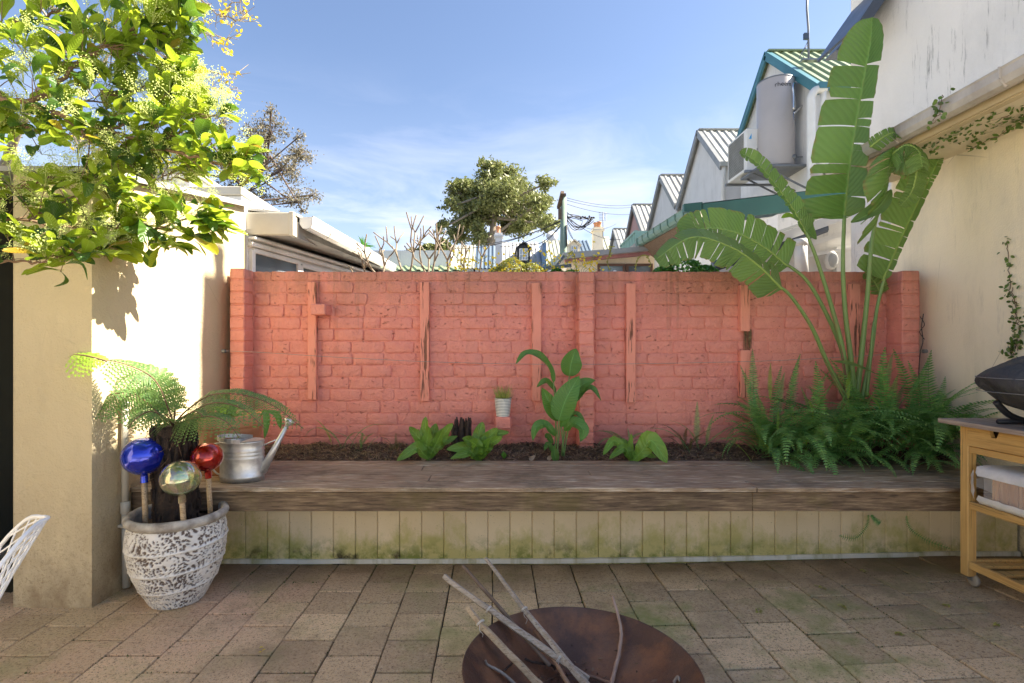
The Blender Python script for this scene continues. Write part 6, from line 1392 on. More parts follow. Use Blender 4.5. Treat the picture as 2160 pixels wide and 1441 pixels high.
rtree('jacaranda_tree', 'sparse brownish tree with twisting limbs behind the roofs on the left', 'tree', P(450, 760, D), [V((-9.4, D, -.1)), P(440, 600, D), P(450, 470, D), P(500, 400, D), P(540, 370, D), P(570, 330, D)], .10, clumps, JAC, simple('dark_twig_bark', (.10, .065, .05), (.15, .11, .09), 9, .85, 0), 12000, .05, 9, sub=9, clr=.8)
# frangipani
fr = thing('bare_frangipani', 'leafless frangipani with forked pale stems above the red wall', 'tree', (-.5, 5.2, 1.0)); rs = random.Random(71)
def frang(p, d, L, r_, lev, par):
    m_ = MB(); e = p + d * L; mid = p.lerp(e, .5) + V((rs.gauss(0, .012), rs.gauss(0, .012), 0)); m_.tube([p, mid, e, e + d * r_ * .8], [r_, r_ * .88, r_ * .92, r_ * .35], 7); m_.make('stem', FRB, fr)
    if lev <= 0: return
    n = rs.choice((2, 2, 3))
    a0 = rs.uniform(0, 6.28); q = d.to_track_quat('Z', 'Y')
    for k in range(n):
        a = a0 + k * 6.28 / n; op = rs.uniform(.35, .62); nd = (q @ V((math.sin(op) * math.cos(a), math.sin(op) * math.sin(a), math.cos(op)))); nd = (nd + V((0, 0, .22))).normalized(); frang(e, nd, L * rs.uniform(.62, 1.0), r_ * .80, lev - 1, None)
FRB = simple('frangipani_bark', (.20, .155, .11), (.30, .25, .18), 26, .85, .004, 60, stain=(14, .55, .7, (.13, .10, .08)))
for (px, dx, L, lv_) in ((830, -.35, .26, 3), (865, -.1, .30, 3), (905, .0, .26, 3), (940, .1, .28, 3), (960, .45, .24, 3), (800, -.6, .22, 2)):
    frang(P(px, 650, 5.2), V((dx, rs.uniform(-.2, .2), 1)).normalized(), L, .0135, lv_, None)
# yellow vine, shrubs above the wall
yv = thing('yellow_vine', 'wispy vine with small yellow leaves along the top of the red wall', 'vine', (.3, 4.4, 1.7)); rs = random.Random(88); m_ = MB(); lf = MB()
for k in range(26):
    px = rs.uniform(950, 1190) if k < 18 else rs.uniform(1195, 1240); p = P(px, 580, 4.4); q = [p]
    for i in range(5): q.append(q[-1] + V((rs.gauss(0, .045), rs.gauss(0, .03), rs.uniform(.01, .055))))
    m_.tube(cr(q, 3), .002, 3)
    for i in range(1, 6):
        for _ in range(2):
            c = q[i] + V((rs.gauss(0, .03), rs.gauss(0, .03), rs.gauss(0, .03))); d = V((rs.gauss(0, 1), rs.gauss(0, 1), rs.gauss(0, 1))).normalized() * .013; lf.leaf([c - d, c, c + d], lambda t: .008 * math.sin(math.pi * t) + .001, (rs.gauss(0, .6), -1, rs.gauss(0, .6)), nu=2, smoothn=2)
m_.make('stems', STRM, yv); lf.make('leaves', YEL, yv, kind='stuff')
def mound(name, lb, cat, cs, n, ls, mat, seed, y0):
    rt = thing(name, lb, cat, cs[0][0]); rs = random.Random(seed); lf = MB(); st_ = MB()
    for c, rx, rz in cs:
        for k in range(n):
            th = rs.uniform(0, 6.28); u = rs.uniform(-.3, 1); w_ = math.sqrt(max(0, 1 - u * u)) * rs.uniform(.75, 1.06); p = c + V((rx * w_ * math.cos(th), rx * .7 * w_ * math.sin(th), rz * u)); nn = (p - c).normalized() + V((rs.gauss(0, .5), rs.gauss(0, .5), rs.gauss(0, .5))); nn.normalize(); t = nn.cross(V((rs.gauss(0, 1), rs.gauss(0, 1), rs.gauss(0, 1)))).normalized(); s2 = nn.cross(t); z = ls * rs.uniform(.6, 1.3)
            lf.add([p - t * z, p + s2 * z * .5 + nn * z * .15, p + t * z, p - s2 * z * .5 + nn * z * .15], [(0, 1, 2, 3)])
        for k in range(14): e = c + V((rs.gauss(0, rx * .5), rs.gauss(0, rx * .3), rz * .6)); st_.tube([V((c.x, c.y, y0)), c - V((0, 0, rz * .5)), e], [.012, .008, .003], 4)
    st_.make('stems', BARK, rt); lf.make('foliage', mat, rt, kind='stuff')
mound('green_bush', 'dense bright green bush peeping over the right half of the red wall', 'bush', [(P(1440, 600, 4.7), .25, .23), (P(1485, 600, 4.7), .17, .17), (P(1400, 598, 4.7), .14, .15)], 1300, .022, BUSHG, 1, 1.2)
mound('yellow_green_bush', 'feathery yellow green bush showing above the middle of the red wall', 'bush', [(P(1080, 600, 5.0), .18, .25), (P(1120, 600, 5.0), .16, .20), (P(1050, 598, 5.0), .12, .16)], 1500, .016, BUSHY, 2, 1.2)
mound('ivy_clump', 'small dark green ivy clump on the wall top left of the middle pier', 'ivy', [(P(1175, 590, 4.3), .08, .09), (P(1205, 596, 4.3), .12, .10)], 260, .018, BUSHG, 3, 1.3)
mound('far_hedge', 'dark hedge tops in the distance behind the frangipani', 'hedge', [(P(905, 560, 22), .7, .9), (P(870, 565, 22), .6, .8), (P(935, 560, 22), .5, 1.1)], 1200, .10, GUM, 4, -.1)
co = thing('cordyline', 'spiky green cordyline crown behind the annex gutter end', 'plant', P(765, 560, 7)); rs = random.Random(5); m_ = MB(); c = P(765, 522, 7)
for k in range(60):
    d = V((rs.gauss(0, 1), rs.gauss(0, 1), rs.gauss(.5, .7))).normalized(); L = rs.uniform(.10, .2); m_.leaf([c, c + d * L * .6, c + d * L - V((0, 0, .03))], lambda t: .006 * (1 - t) + .001, (0, -1, .2), nu=2, smoothn=3)
m_.make('leaves', BUSHG, co, kind='stuff'); MB().tube([V((c.x, 7, 0)), c], .03, 6).make('stem', BARK, co)
# wiry plants and lamp on wall top
for i, (pts, lb) in enumerate((([(1285, 572), (1282, 550), (1290, 520), (1285, 545)], 'thin dry weed stem on the wall top right of the middle pier, left one'), ([(1340, 572), (1342, 555), (1352, 540), (1365, 540), (1374, 560)], 'arching pale tendril on the wall top left of the bright green bush'), ([(1216, 572), (1214, 550), (1206, 530), (1200, 540)], 'dry brown stalk on the wall top at the middle pier'))):
    q = [P(px, py, 3.9) for px, py in pts]; m_ = MB(); m_.tube(cr(q, 5), .0028, 4); rs = random.Random(i)
    for p in cr(q, 3)[1:]:
        for k in range(2): d = V((rs.gauss(0, 1), rs.gauss(0, 1), rs.gauss(0, 1))).normalized() * .015; m_.leaf([p, p + d, p + d * 1.8], lambda t: .004 * math.sin(math.pi * t) + .0005, (0, -1, 0), nu=2, smoothn=2)
    tag(m_.make('weed', BUSHY), lb, 'weed')
m_ = MB(); c = V((XW(1297, 3.9), 3.9, ZW(572, 3.79) + .003)); m_.lathe(c, [(.001, 0), (.014, 0), (.013, .012), (.010, .02), (.001, .022)], 14); tag(m_.make('wall_cap_light', WPAINT), 'little white plastic cap on top of the red wall right of the middle pier', 'cap')
# ================================================================== creeping fig on soffit and wall
def vine(name, lb, runs, nrm, seed, dens=1.0, sz=.014):
    rt = thing(name, lb, 'vine', runs[0][0]); rs = random.Random(seed); st_ = MB(); lf = MB()
    for r_ in runs:
        q = cr(r_, 8); q = [p + V((rs.gauss(0, .005), rs.gauss(0, .005), rs.gauss(0, .005))) for p in q]; st_.tube(q, .0022, 4, cap=False)
        for p in q:
            for k in range(int(3 * dens)):
                c = p + V((rs.gauss(0, .018), rs.gauss(0, .02), rs.gauss(0, .014))); d = V((rs.gauss(0, 1), rs.gauss(0, 1), rs.gauss(-.4, .8))).normalized() * sz * rs.uniform(.6, 1.2); lf.leaf([c - d, c, c + d], lambda t: sz * .55 * math.sin(math.pi * min(1, t * .95 + .03)) + .0006, V(nrm) + V((rs.gauss(0, .4), rs.gauss(0, .4), rs.gauss(0, .4))), nu=2, smoothn=2)
    st_.make('stems', BARK, rt); lf.make('leaves', IVY, rt, kind='stuff')
zs = 2.535
runs = []
rs = random.Random(19)
for k in range(9):
    y0_ = 2.4 + k * .10; runs.append([V((XG + .52, 2.3 + .05 * k, 2.55)), V((XG + .40, y0_, zs + .01)), V((XG + .25, y0_ + .25, zs)), V((XG + .14, y0_ + .50, zs - .01))])
runs += [[V((XG + .3, 2.35, 2.52)), V((XG + .35, 2.7, 2.50)), V((XG + .45, 3.0, 2.52)), V((XG + .5, 3.3, 2.52))], [V((XG + .5, 2.4, 2.5)), V((XG + .5, 2.65, 2.46)), V((XG + .52, 2.9, 2.47))]]
vine('creeping_fig', 'creeping vine spreading under the eave soffit at upper right', runs, (0, -.3, -1), 20, 1.0, .016)
runs = [[P(2158, 745, 3.07), P(2150, 690, 3.06), P(2140, 640, 3.09), P(2128, 570, 3.12), P(2120, 505, 3.14)], [P(2170, 700, 3.05), P(2150, 660, 3.08), P(2142, 610, 3.1)], [P(2130, 750, 3.1), P(2155, 720, 3.07), P(2175, 690, 3.05)], [P(2110, 745, 3.12), P(2135, 735, 3.1), P(2160, 720, 3.06)]]
for r_ in runs:
    for p in r_: p.x = 3.072
vine('creeping_fig', 'creeping vine climbing the cream wall above the covered barbecue', runs, (-1, 0, 0), 22, .8, .014)
vine('creeping_fig', 'small vine sprig hanging off the gutter at upper right', [[P(1985, 205, 2.85), P(1980, 232, 2.84), P(1970, 262, 2.84)]], (-.5, -1, 0), 24, .5, .018)
# ================================================================== row of terraces on the right
XT = 6.4
def winbox(par, yc, zc, wy, wz, mat=BROWNF, shut=None, x=XT):
    f = MB(); t = .06
    f.box((x - .03, yc - wy / 2, zc - wz / 2), (x + .02, yc + wy / 2, zc - wz / 2 + t)); f.box((x - .03, yc - wy / 2, zc + wz / 2 - t), (x + .02, yc + wy / 2, zc + wz / 2))
    for y in (yc - wy / 2, yc + wy / 2 - t, yc - t / 2): f.box((x - .028, y, zc - wz / 2 + t), (x + .02, y + t, zc + wz / 2 - t))
    w_ = f.make('window', mat, par); g = MB(); g.box((x - .015, yc - wy / 2 + t, zc - wz / 2 + t), (x - .008, yc + wy / 2 - t, zc + wz / 2 - t)); g.make('pane', GLASS, w_)
    if shut:
        for sg in (-1, 1):
            y = yc + sg * (wy / 2 + .22); s_ = MB(); s_.box((x - .05, y - .2, zc - wz / 2), (x - .03, y + .2, zc + wz / 2)); s = s_.make('shutter', shut, par)
            l_ = MB()
            for k in range(14): z = zc - wz / 2 + .06 + k * (wz - .1) / 14; l_.box((x - .062, y - .16, z), (x - .051, y + .16, z + .035))
            l_.make('louvres', shut, s)
def terrace(lb, yc, zp, wn, wf, dn, df, wallm, roofm, trim, yend, grp='terrace houses in a row on the right', name='terrace_house', ridgeL=5.0, deepwall=3.2):
    rt = thing(name, lb, 'house', (XT, yc, 0), grp)
    yn, yf = yc - wn, yc + wf; zn, zf_ = zp - dn, zp - df
    m_ = MB(); m_.prism([(XT, yn, -.1), (XT, yf, -.1), (XT, yf, zf_), (XT, yc, zp - .06), (XT, yn, zn)], (ridgeL, 0, 0)); m_.make('wall', wallm, rt)
    m_ = MB(); m_.box((XT + .5, yf + .004, -.1), (XT + ridgeL, yend, zf_ - .15)); m_.make('link_wall', wallm, rt)
    # roof slopes, ribbed
    e = .10; sn = V((0, -(wn + .12), -(dn + .12 * dn / wn))); sf = V((0, wf + .12, -(df + .12 * df / wf)))
    m_ = MB(); m_.corr((XT - e, yc, zp + .03), (ridgeL + e, 0, 0), sn, .22, .035); m_.corr((XT - e, yc, zp + .03), (ridgeL + e, 0, 0), sf, .22, .035); m_.make('roof', roofm, rt)
    m_ = MB(); m_.beam((XT - e, yc, zp + .06), (XT + ridgeL, yc, zp + .06), .16, .04); m_.make('ridge_cap', roofm, rt)
    for s_ in (sn, sf):
        m_ = MB(); a = V((XT - e - .03, yc, zp - .04)); m_.beam(a, a + s_, .05, .17, up=V((1, 0, 0)).cross(s_.normalized())); m_.beam(a + V((.04, 0, .09)), a + V((.04, 0, .09)) + s_, .14, .02, up=V((1, 0, 0)).cross(s_.normalized())); m_.make('barge_board', trim, rt)
    m_ = MB(); m_.box((XT - .2, yn - .24, zn - .16), (XT + ridgeL * .7, yn - .12, zn - .04)); m_.make('gutter', trim if trim is not GREYM else ZINC, rt)
    m_ = MB(); m_.tube([(XT - .06, yn - .16, zn - .14), (XT - .07, yn - .10, zn - .4), (XT - .07, yn - .06, 2.6)], .055, 10); m_.make('downpipe', WPAINT, rt); return rt
t1 = terrace('nearest terrace house with blue green barge boards, white wall and a water heater', 12.1, 8.13, 1.9, 1.5, 1.70, 1.50, WHITEW, ROOFG, TEAL, 14.5)
t2 = terrace('second terrace house on the right, pale grey gable with a zinc ribbed roof', 16.2, 8.05, 1.6, 1.75, 1.55, 1.75, WHITEW, ZINC, GREYM, 18.1)
t3 = terrace('third terrace house on the right, white gable with grey green shutters', 19.9, 7.90, 1.6, 1.7, 1.5, 1.7, WHITEW, ZINC, GREYM, 22.2)
t4 = terrace('fourth terrace house on the right with a dusty pink gable', 23.9, 7.90, 1.6, 1.8, 1.6, 1.8, PINKW, ZINC, GREYM, 26)
t5 = terrace('fifth and farthest terrace house on the right, small pale gable', 27.8, 7.7, 1.7, 1.9, 1.6, 1.8, WHITEW, ZINC, GREYM, 32)
winbox(t3, 20.0, 5.35, 1.0, 1.5, BROWNF, SAGE)
winbox(t4, 24.0, 5.8, .5, 1.4, WPAINT)
# antenna on the nearest terrace
an = thing('roof_antenna', 'slim television mast with wires on the nearest terrace roof', 'antenna', (XT + .3, 11.3, 7.4)); q = P(1706, 128, 11.0); tp_ = P(1703, -60, 11.0)
m_ = MB(); m_.tube([q, P(1705, 60, 11), P(1702, 20, 11), tp_], .022, 8); m_.make('mast', simple('mast_metal', (.18, .2, .24), None, 5, .5, 0), an); m_ = MB(); m_.box(P(1700, 84, 11) - V((.05, .03, 0)), P(1704, 72, 11) + V((.02, .03, .02)), .01); m_.make('junction_box', BLUEGREY, an)
m_ = MB(); m_.tube([P(1704, 88, 11), P(1685, 125, 11)], .008, 4); m_.tube([P(1705, 95, 11), P(1690, 112, 11), P(1700, 128, 11)], .008, 4); m_.box(q - V((.16, .06, .01)), q + V((.22, .06, .02))); m_.make('stay', STEEL, an)
# water heater on its shelf
XH = 5.95; wh = thing('water_heater', 'tall pale cylindrical hot water tank mounted high on the nearest terrace wall', 'water heater', (XH, 11.1, 4.8))
c = P(1636, 360, 11.1); rad = 36 * 11.1 / F; htt = (358 - 175) * 11.1 / F; c.z += .02
m_ = MB(); m_.lathe(c, [(.001, 0), (rad * .98, 0), (rad, .02), (rad, htt - .02), (rad * .98, htt), (rad * .9, htt + .02), (.001, htt + .03)], 40); m_.make('tank', simple('heater_enamel', (.42, .39, .385), (.38, .355, .35), 2, .35, 0), wh)
m_ = MB(); m_.lathe(c + V((0, 0, htt - .03)), [(rad + .003, 0), (rad + .006, .015), (rad + .003, .03)], 40); m_.make('lid_seam', STEEL, wh)
m_ = MB(); m_.tube(cr([c + V((rad * .7, -rad * .7, htt - .14)), P(1672, 182, 10.8), P(1674, 200, 10.8), P(1674, 232, 10.8)], 5), .035, 8); m_.tube([P(1674, 236, 10.8), P(1674, 350, 11)], .022, 8); m_.tube(cr([P(1674, 240, 10.8), P(1695, 222, 10.9), P(1725, 218, 11)], 4), .028, 8); m_.make('pipe', CHROME, wh)
m_ = MB(); m_.lathe(c + V((rad * .62, -rad * .80, .16)), [(.001, -.03), (.05, -.03), (.05, .03), (.001, .03)], 12, M=Matrix.Rotation(R(90), 3, 'X')); m_.tube(cr([c + V((rad * .7, -rad * .8, .16)), P(1700, 330, 10.9), P(1722, 322, 11)], 3), .012, 5); m_.make('valve', STEEL, wh)
m_ = MB(); a = P(1655, 362, 11.0); m_.box((XH - .5, 10.7, c.z - .07), (XT, 11.6, c.z - .02), .005); m_.make('shelf', STEEL, wh)
m_ = MB(); m_.beam((XH - .4, 10.75, c.z - .07), (XT, 10.75, c.z - .5), .03, .03); m_.beam((XH - .4, 11.5, c.z - .07), (XT, 11.5, c.z - .5), .03, .03); m_.make('bracket', STEEL, wh)
# small red mark and maker's word on the tank
try:
    cu = bpy.data.curves.new('t', 'FONT'); cu.body = 'rheem'; cu.size = .13; cu.extrude = .002; to = bpy.data.objects.new('t', cu); col.objects.link(to); dg = bpy.context.evaluated_depsgraph_get(); me = bpy.data.meshes.new_from_object(to.evaluated_get(dg)); bpy.data.objects.remove(to)
    m_ = MB(); vs = []
    for v in me.vertices: th = -math.pi / 2 - .55 + v.co.x / rad; vs.append(c + V((math.cos(th) * (rad + .003 + v.co.z), math.sin(th) * (rad + .003 + v.co.z), htt - .24 + v.co.y)))
    m_.add(vs, [tuple(p.vertices) for p in me.polygons]); m_.make('printed_word', BLACK, wh)
except Exception as ex: print('text', ex)
# air conditioner
ac = thing('air_conditioner', 'white outdoor air conditioner on a wall bracket beside the hot water tank', 'air conditioner', (5.5, 11.6, 4.8))
a0 = P(1541, 388, 11.9); az0, az1 = a0.z, P(0, 310, 11.9).z; xa = a0.x; 
m_ = MB(); m_.box((xa, 11.15, az0 + .05), (xa + .42, 12.05, az0 + .95), .015); b_ac = m_.make('casing', WPAINT, ac)
m_ = MB()
for k in range(22): z = az0 + .12 + k * .035; m_.box((xa - .010, 11.28, z), (xa - .002, 11.98, z + .012))
for k in range(12): y = 11.28 + k * .063; m_.box((xa - .013, y, az0 + .12), (xa - .008, y + .006, az0 + .89))
m_.make('grille', simple('ac_grille', (.36, .36, .33), None, 5, .5, 0), ac); m_ = MB(); m_.box((xa - .0015, 11.27, az0 + .11), (xa - .0005, 11.99, az0 + .90)); m_.make('grille_recess', simple('ac_dark', (.14, .14, .13), None, 5, .6, 0), ac)
m_ = MB(); m_.box((xa + .24, 11.144, az0 + .62), (xa + .38, 11.149, az0 + .66)); m_.box((xa + .22, 11.144, az0 + .35), (xa + .40, 11.149, az0 + .52)); m_.make('label_plate', GREYM, ac)
m_ = MB(); m_.add([V((xa + .05, 11.146, az0 + .72)), V((xa + .11, 11.146, az0 + .72)), V((xa + .11, 11.146, az0 + .84))], [(0, 1, 2)]); m_.make('maker_mark', simple('mark_blue', (.05, .35, .7), None, 5, .5, 0), ac)
m_ = MB(); m_.box((xa - .05, 11.1, az0 + .0), (XT, 11.16, az0 + .045)); m_.box((xa - .05, 12.02, az0 + .0), (XT, 12.08, az0 + .045)); m_.beam((xa + .1, 11.13, az0), (XT, 11.13, az0 - .4), .03, .03); m_.make('bracket', STEEL, ac)
# big elbow downpipe of the nearest terrace
m_ = MB(); tp2 = thing('white_downpipe', 'fat white downpipe with an elbow on the nearest terrace, right of the tank', 'downpipe', P(1712, 400, 10.0)); m_.tube(cr([P(1742, 188, 10.05), P(1722, 190, 10.05), P(1712, 204, 10.05), P(1711, 230, 10.05), P(1711, 420, 10.05)], 5), .075, 12); m_.make('pipe', WPAINT, tp2)
# ================================================================== rear extension with green verge
rx = thing('green_roofed_extension', 'white rear extension with dark green verge board and gutter', 'building', (2.8, 6.5, 0))
ga, gb = P(1463, 440, 6.4), P(1347, 514, 8.86)
m_ = MB(); m_.prism([(2.70, 6.4, -.1), (5.6, 6.4, -.1), (5.6, 6.4, 3.2), (4.6, 6.4, 3.05), (2.70, 6.4, 2.80)], (0, 2.46, 0)); m_.make('wall', WHITEW, rx)
gutter(rx, ga + V((0, 0, -.03)), gb + V((0, 0, 0)), .065, V((-1, 0, 0)), simple('green_gutter', (.10, .20, .17), (.16, .24, .2), 6, .5, 0), straps=8)
m_ = MB(); a, b_ = P(1480, 450, 6.3), P(1800, 412, 6.3); m_.prism([P(1480, 430, 6.3), P(1800, 392, 6.3), P(1800, 430, 6.3), P(1480, 468, 6.3)], (0, .05, 0)); m_.make('verge_board', DGREEN, rx)
m_ = MB(); m_.prism([P(1443, 430, 6.3), P(1482, 426, 6.3), P(1482, 445, 6.3), P(1443, 447, 6.3)], (0, .06, 0)); m_.make('verge_end', DGREEN, rx)
m_ = MB(); q = [P(1470, 455, 6.36), P(1352, 522, 8.86), V((2.72, 8.86, 2.80)), V((2.72, 6.36, 2.80))]; m_.add(q + [p + V((0, 0, .02)) for p in q], [(0, 1, 2, 3), (7, 6, 5, 4), (0, 4, 5, 1)]); m_.make('soffit', BARK, rx)
m_ = MB(); q = [P(1466, 430, 6.3), gb + V((.03, 0, .09)), gb + V((3.2, 0, .5)), P(1800, 391, 6.3)]; m_.add(q + [p - V((0, 0, .02)) for p in q], [(0, 1, 2, 3), (7, 6, 5, 4)]); m_.make('roof', DGREEN, rx)
m_ = MB(); m_.tube(cr([P(1475, 448, 6.3), P(1474, 462, 6.3), P(1462, 478, 6.3), P(1450, 500, 6.5)], 4), .035, 8); m_.make('downpipe', CREAM2, rx)
# ================================================================== low annex beside the big house
lx = thing('white_lean_to', 'low white lean-to with raking gutters behind the right end of the red wall', 'building', (3.5, 5.3, 0))
m_ = MB(); m_.prism([P(1510, 600, 5.3) , P(1510, 562, 5.3), P(1735, 474, 5.3), P(1830, 436, 5.3), P(2080, 400, 5.3), P(2080, 900, 5.3), P(1510, 900, 5.3)], (0, 1.0, 0)); m_.make('wall', WHITEW, lx)
m_ = MB(); m_.prism([P(1640, 452, 5.5), P(1768, 432, 5.5), P(1768, 505, 5.5), P(1640, 520, 5.5)], (0, .3, 0)); m_.make('rendered_panel', GREYW, lx)
m_ = MB(); m_.tube([P(1505, 562, 5.1), P(1600, 532, 5.1), P(1740, 480, 5.1)], .055, 10); m_.make('dark_gutter', BLUEGREY, lx)
m_ = MB(); m_.beam(P(1590, 522, 5.05), P(1850, 430, 5.05), .09, .085); m_.make('white_gutter', WPAINT, lx); m_ = MB(); m_.beam(P(1590, 508, 5.2), P(1850, 416, 5.2), .25, .02); m_.make('roof_edge', ZINC, lx)
m_ = MB(); m_.beam(P(1600, 548, 5.15), P(1850, 470, 5.15), .04, .05); m_.beam(P(1700, 540, 5.2), P(1850, 515, 5.2), .03, .03); m_.make('trim', WPAINT, lx)
m_ = MB(); m_.tube([P(1688, 510, 5.0), P(1689, 545, 5.0), P(1694, 590, 5.0)], .058, 14); m_.lathe(P(1688, 512, 5.0), [(.058, -.03), (.066, -.028), (.066, .03), (.001, .032)], 16); m_.make('downpipe', WPAINT, lx)
m_ = MB(); m_.prism([P(1765, 520, 5.2), P(1830, 512, 5.2), P(1830, 590, 5.2), P(1765, 590, 5.2)], (0, .06, 0)); m_.make('door_frame', WPAINT, lx)
bl = thing('bulkhead_lamp', 'oval white bulkhead lamp on the lean-to wall above the red wall', 'lamp', P(1750, 550, 5.1)); m_ = MB(); c = P(1751, 550, 5.22); M_ = Matrix.Rotation(R(90), 3, 'X')
m_.lathe(c, [(.001, 0), (.062, 0), (.062, .03), (.052, .045), (.045, .045)], 24, sx=1, sy=1.55, M=M_); m_.make('housing', WPAINT, bl); m_ = MB(); m_.lathe(c, [(.048, .035), (.044, .06), (.025, .078), (.001, .082)], 24, sx=1, sy=1.6, M=M_); m_.make('diffuser', simple('lamp_glass', (.55, .56, .55), None, 5, .15, 0), bl)
# ================================================================== pink trimmed flat roof building
pk = thing('pink_trimmed_building', 'low cream building with grey roof edge, pink fascia and brown windows in the middle distance', 'building', (2, 9, 0)); D = 9.0
m_ = MB(); m_.prism([P(1195, 700, D), P(1400, 700, D), P(1400, 535, D), P(1195, 548, D)], (0, 3, 0)); m_.make('wall', CREAM2, pk)
m_ = MB(); m_.prism([P(1188, 546, D - .3), P(1380, 527, D - .3), P(1380, 518, D - .3), P(1188, 533, D - .3)], (0, 3.4, 0)); m_.make('roof_edge', GREYM, pk)
m_ = MB(); m_.prism([P(1192, 553, D - .2), P(1385, 536, D - .2), P(1385, 528, D - .2), P(1192, 547, D - .2)], (0, .1, 0)); m_.make('fascia', simple('pink_fascia', (.46, .20, .20), (.25, .12, .12), 5, .7, 0), pk)
m_ = MB(); m_.prism([P(1348, 520, D - .3), P(1378, 516, D - .3), P(1378, 500, D - .3), P(1348, 506, D - .3)], (0, 2, 0)); m_.make('upstand', CONC, pk)
for (a, b_) in ((1261, 1319), (1321, 1377)):
    f = MB(); y = D - .06
    for (p0, p1) in (((a, 556), (b_, 561)), ((a, 561), (a + 5, 640)), ((b_ - 5, 561), (b_, 640))): q0 = P(p0[0], p0[1], y); q1 = P(p1[0], p1[1], y); f.box((q0.x, y, q1.z), (q1.x, y + .05, q0.z))
    w_ = f.make('window', BROWNF, pk); g = MB(); q0 = P(a + 5, 561, y); q1 = P(b_ - 5, 640, y); g.box((q0.x, y + .02, q1.z), (q1.x, y + .03, q0.z)); g.make('pane', GLASS, w_)
m_ = MB(); m_.beam(P(1165, 572, 8.2), P(1190, 540, 8.2), .04, .04); m_.beam(P(1150, 566, 8.2), P(1205, 560, 8.2), .03, .05); tag(m_.make('roof_prop', BLUEGREY), 'dark raking timber prop beside the green pole behind the wall', 'prop')
# mint balustrade in front of the pink house
mb_ = thing('mint_balcony', 'mint green slatted balcony rail in front of the pink gable', 'balcony', (5.4, 19, 3.5))
a, b_ = P(1310, 519, 19), P(1342, 488, 15.6)
for k in range(12): p = a.lerp(b_, k / 11); m_ = MB(); m_.box(p - V((.03, .03, .75)), p + V((.03, .03, 0))); m_.make('slat', MINT, mb_)
m_ = MB(); m_.beam(a, b_, .1, .06); m_.beam(a - V((0, 0, .7)), b_ - V((0, 0, .7)), .1, .06); m_.make('rail', MINT, mb_); m_ = MB(); m_.box(b_ - V((0, .05, .95)), b_ + V((.5, .05, .0))); m_.make('end_panel', MINT, mb_)
# ================================================================== far roofs with dormers
D = 34.0
def farhouse(lb, pa, pb, ridge, eave, roofm, rl=0):
    rt = thing('far_house', lb, 'house', P((pa + pb) / 2, 600, D), 'far houses across the lane'); x0, x1 = P(pa, 0, D).x, P(pb, 0, D).x; zr__ = P(0, ridge, D + 3).z; ze = P(0, eave, D).z
    m_ = MB(); m_.prism([(x0 + .05, D + .1, -.1), (x0 + .05, D + 6, -.1), (x0 + .05, D + 6, ze), (x0 + .05, D + 3, zr__ - .05), (x0 + .05, D + .1, ze)], (x1 - x0 - .1, 0, 0)); m_.make('wall', WHITEW, rt)
    m_ = MB(); m_.corr((x0, D + 3, zr__), (x1 - x0, 0, 0), V((0, -3.05, ze - zr__ - .03)), .26, .05); m_.corr((x0, D + 3, zr__), (x1 - x0, 0, 0), V((0, 3.05, ze - zr__ - .03)), .26, .05); m_.make('roof', roofm, rt); return rt
f0 = farhouse('far house with sage green roof behind the frangipani stems', 880, 940, 522, 570, ROOFG)
f1_ = farhouse('far house with greyish ribbed roof left of the tall pale chimney', 941, 1000, 518, 566, ROOFC); f2_ = farhouse('far house with slate blue roof left of the pale chimney', 1001, 1045, 519, 566, ROOFB)
f3 = farhouse('far house with white ribbed roof and a black dormer', 1055, 1143, 512, 562, ROOFW); f4 = farhouse('far house with cream ribbed roof behind the green pole', 1153, 1222, 507, 560, ROOFC); f5 = farhouse('far house with steel blue roof right of the white dormer', 1223, 1258, 508, 550, ROOFB); f6 = farhouse('far house with yellowish roof right of the right chimney', 1272, 1305, 500, 560, ROOFC)
m_ = MB(); a = P(1144, 513, D - .2); b_ = P(1152, 565, D - .2); m_.box((a.x, D - .3, b_.z), (b_.x, D + 3, a.z)); tag(m_.make('party_wall', simple('blue_party_wall', (.15, .26, .42), None, 3, .6, 0)), 'blue capped party wall between the white and the cream far roofs', 'wall')
def dormer(par, pa, pb, top, bot, col_, frame):
    x0, x1 = P(pa, 0, D - .2).x, P(pb, 0, D - .2).x; xm = (x0 + x1) / 2; zt_, zb2 = P(0, top, D - .2).z, P(0, bot, D - .2).z; zs_ = zt_ - (x1 - x0) * .36; m_ = MB()
    m_.prism([(x0 + .08, D - .2, zb2), (x1 - .08, D - .2, zb2), (x1 - .08, D - .2, zs_), (xm, D - .2, zt_ - .1), (x0 + .08, D - .2, zs_)], (0, 2.2, 0)); d_ = m_.make('dormer', col_, par)
    m_ = MB()
    for sx_ in (x0, x1): m_.beam((xm, D + .8, zt_), (sx_, D + .8, zs_ - .05), 2.3, .07, up=(0, 0, 1)); 
    m_.make('dormer_roof', col_, d_)
    wf_ = MB(); wx0, wx1 = x0 + .25, x1 - .25; z0_, z1_ = zb2 + .1, zs_ - .08; t = .05; y = D - .28
    for z in (z0_, (z0_ + z1_) / 2, z1_): wf_.box((wx0, y, z - t / 2), (wx1, y + .05, z + t / 2))
    for k in range(4): x = wx0 + (wx1 - wx0) * k / 3; wf_.box((x - t / 2, y - .002, z0_), (x + t / 2, y + .048, z1_))
    w_ = wf_.make('window', frame, par); g = MB(); g.box((wx0, y + .02, z0_), (wx1, y + .025, z1_)); g.make('pane', simple('pale_pane', (.35, .42, .5), None, 3, .1, 0) if 'pale_pane' not in bpy.data.materials else bpy.data.materials['pale_pane'], w_)
dormer(f3, 1088, 1121, 511, 552, BLACK, WPAINT); dormer(f4, 1197, 1226, 506, 538, CREAM2, WPAINT)
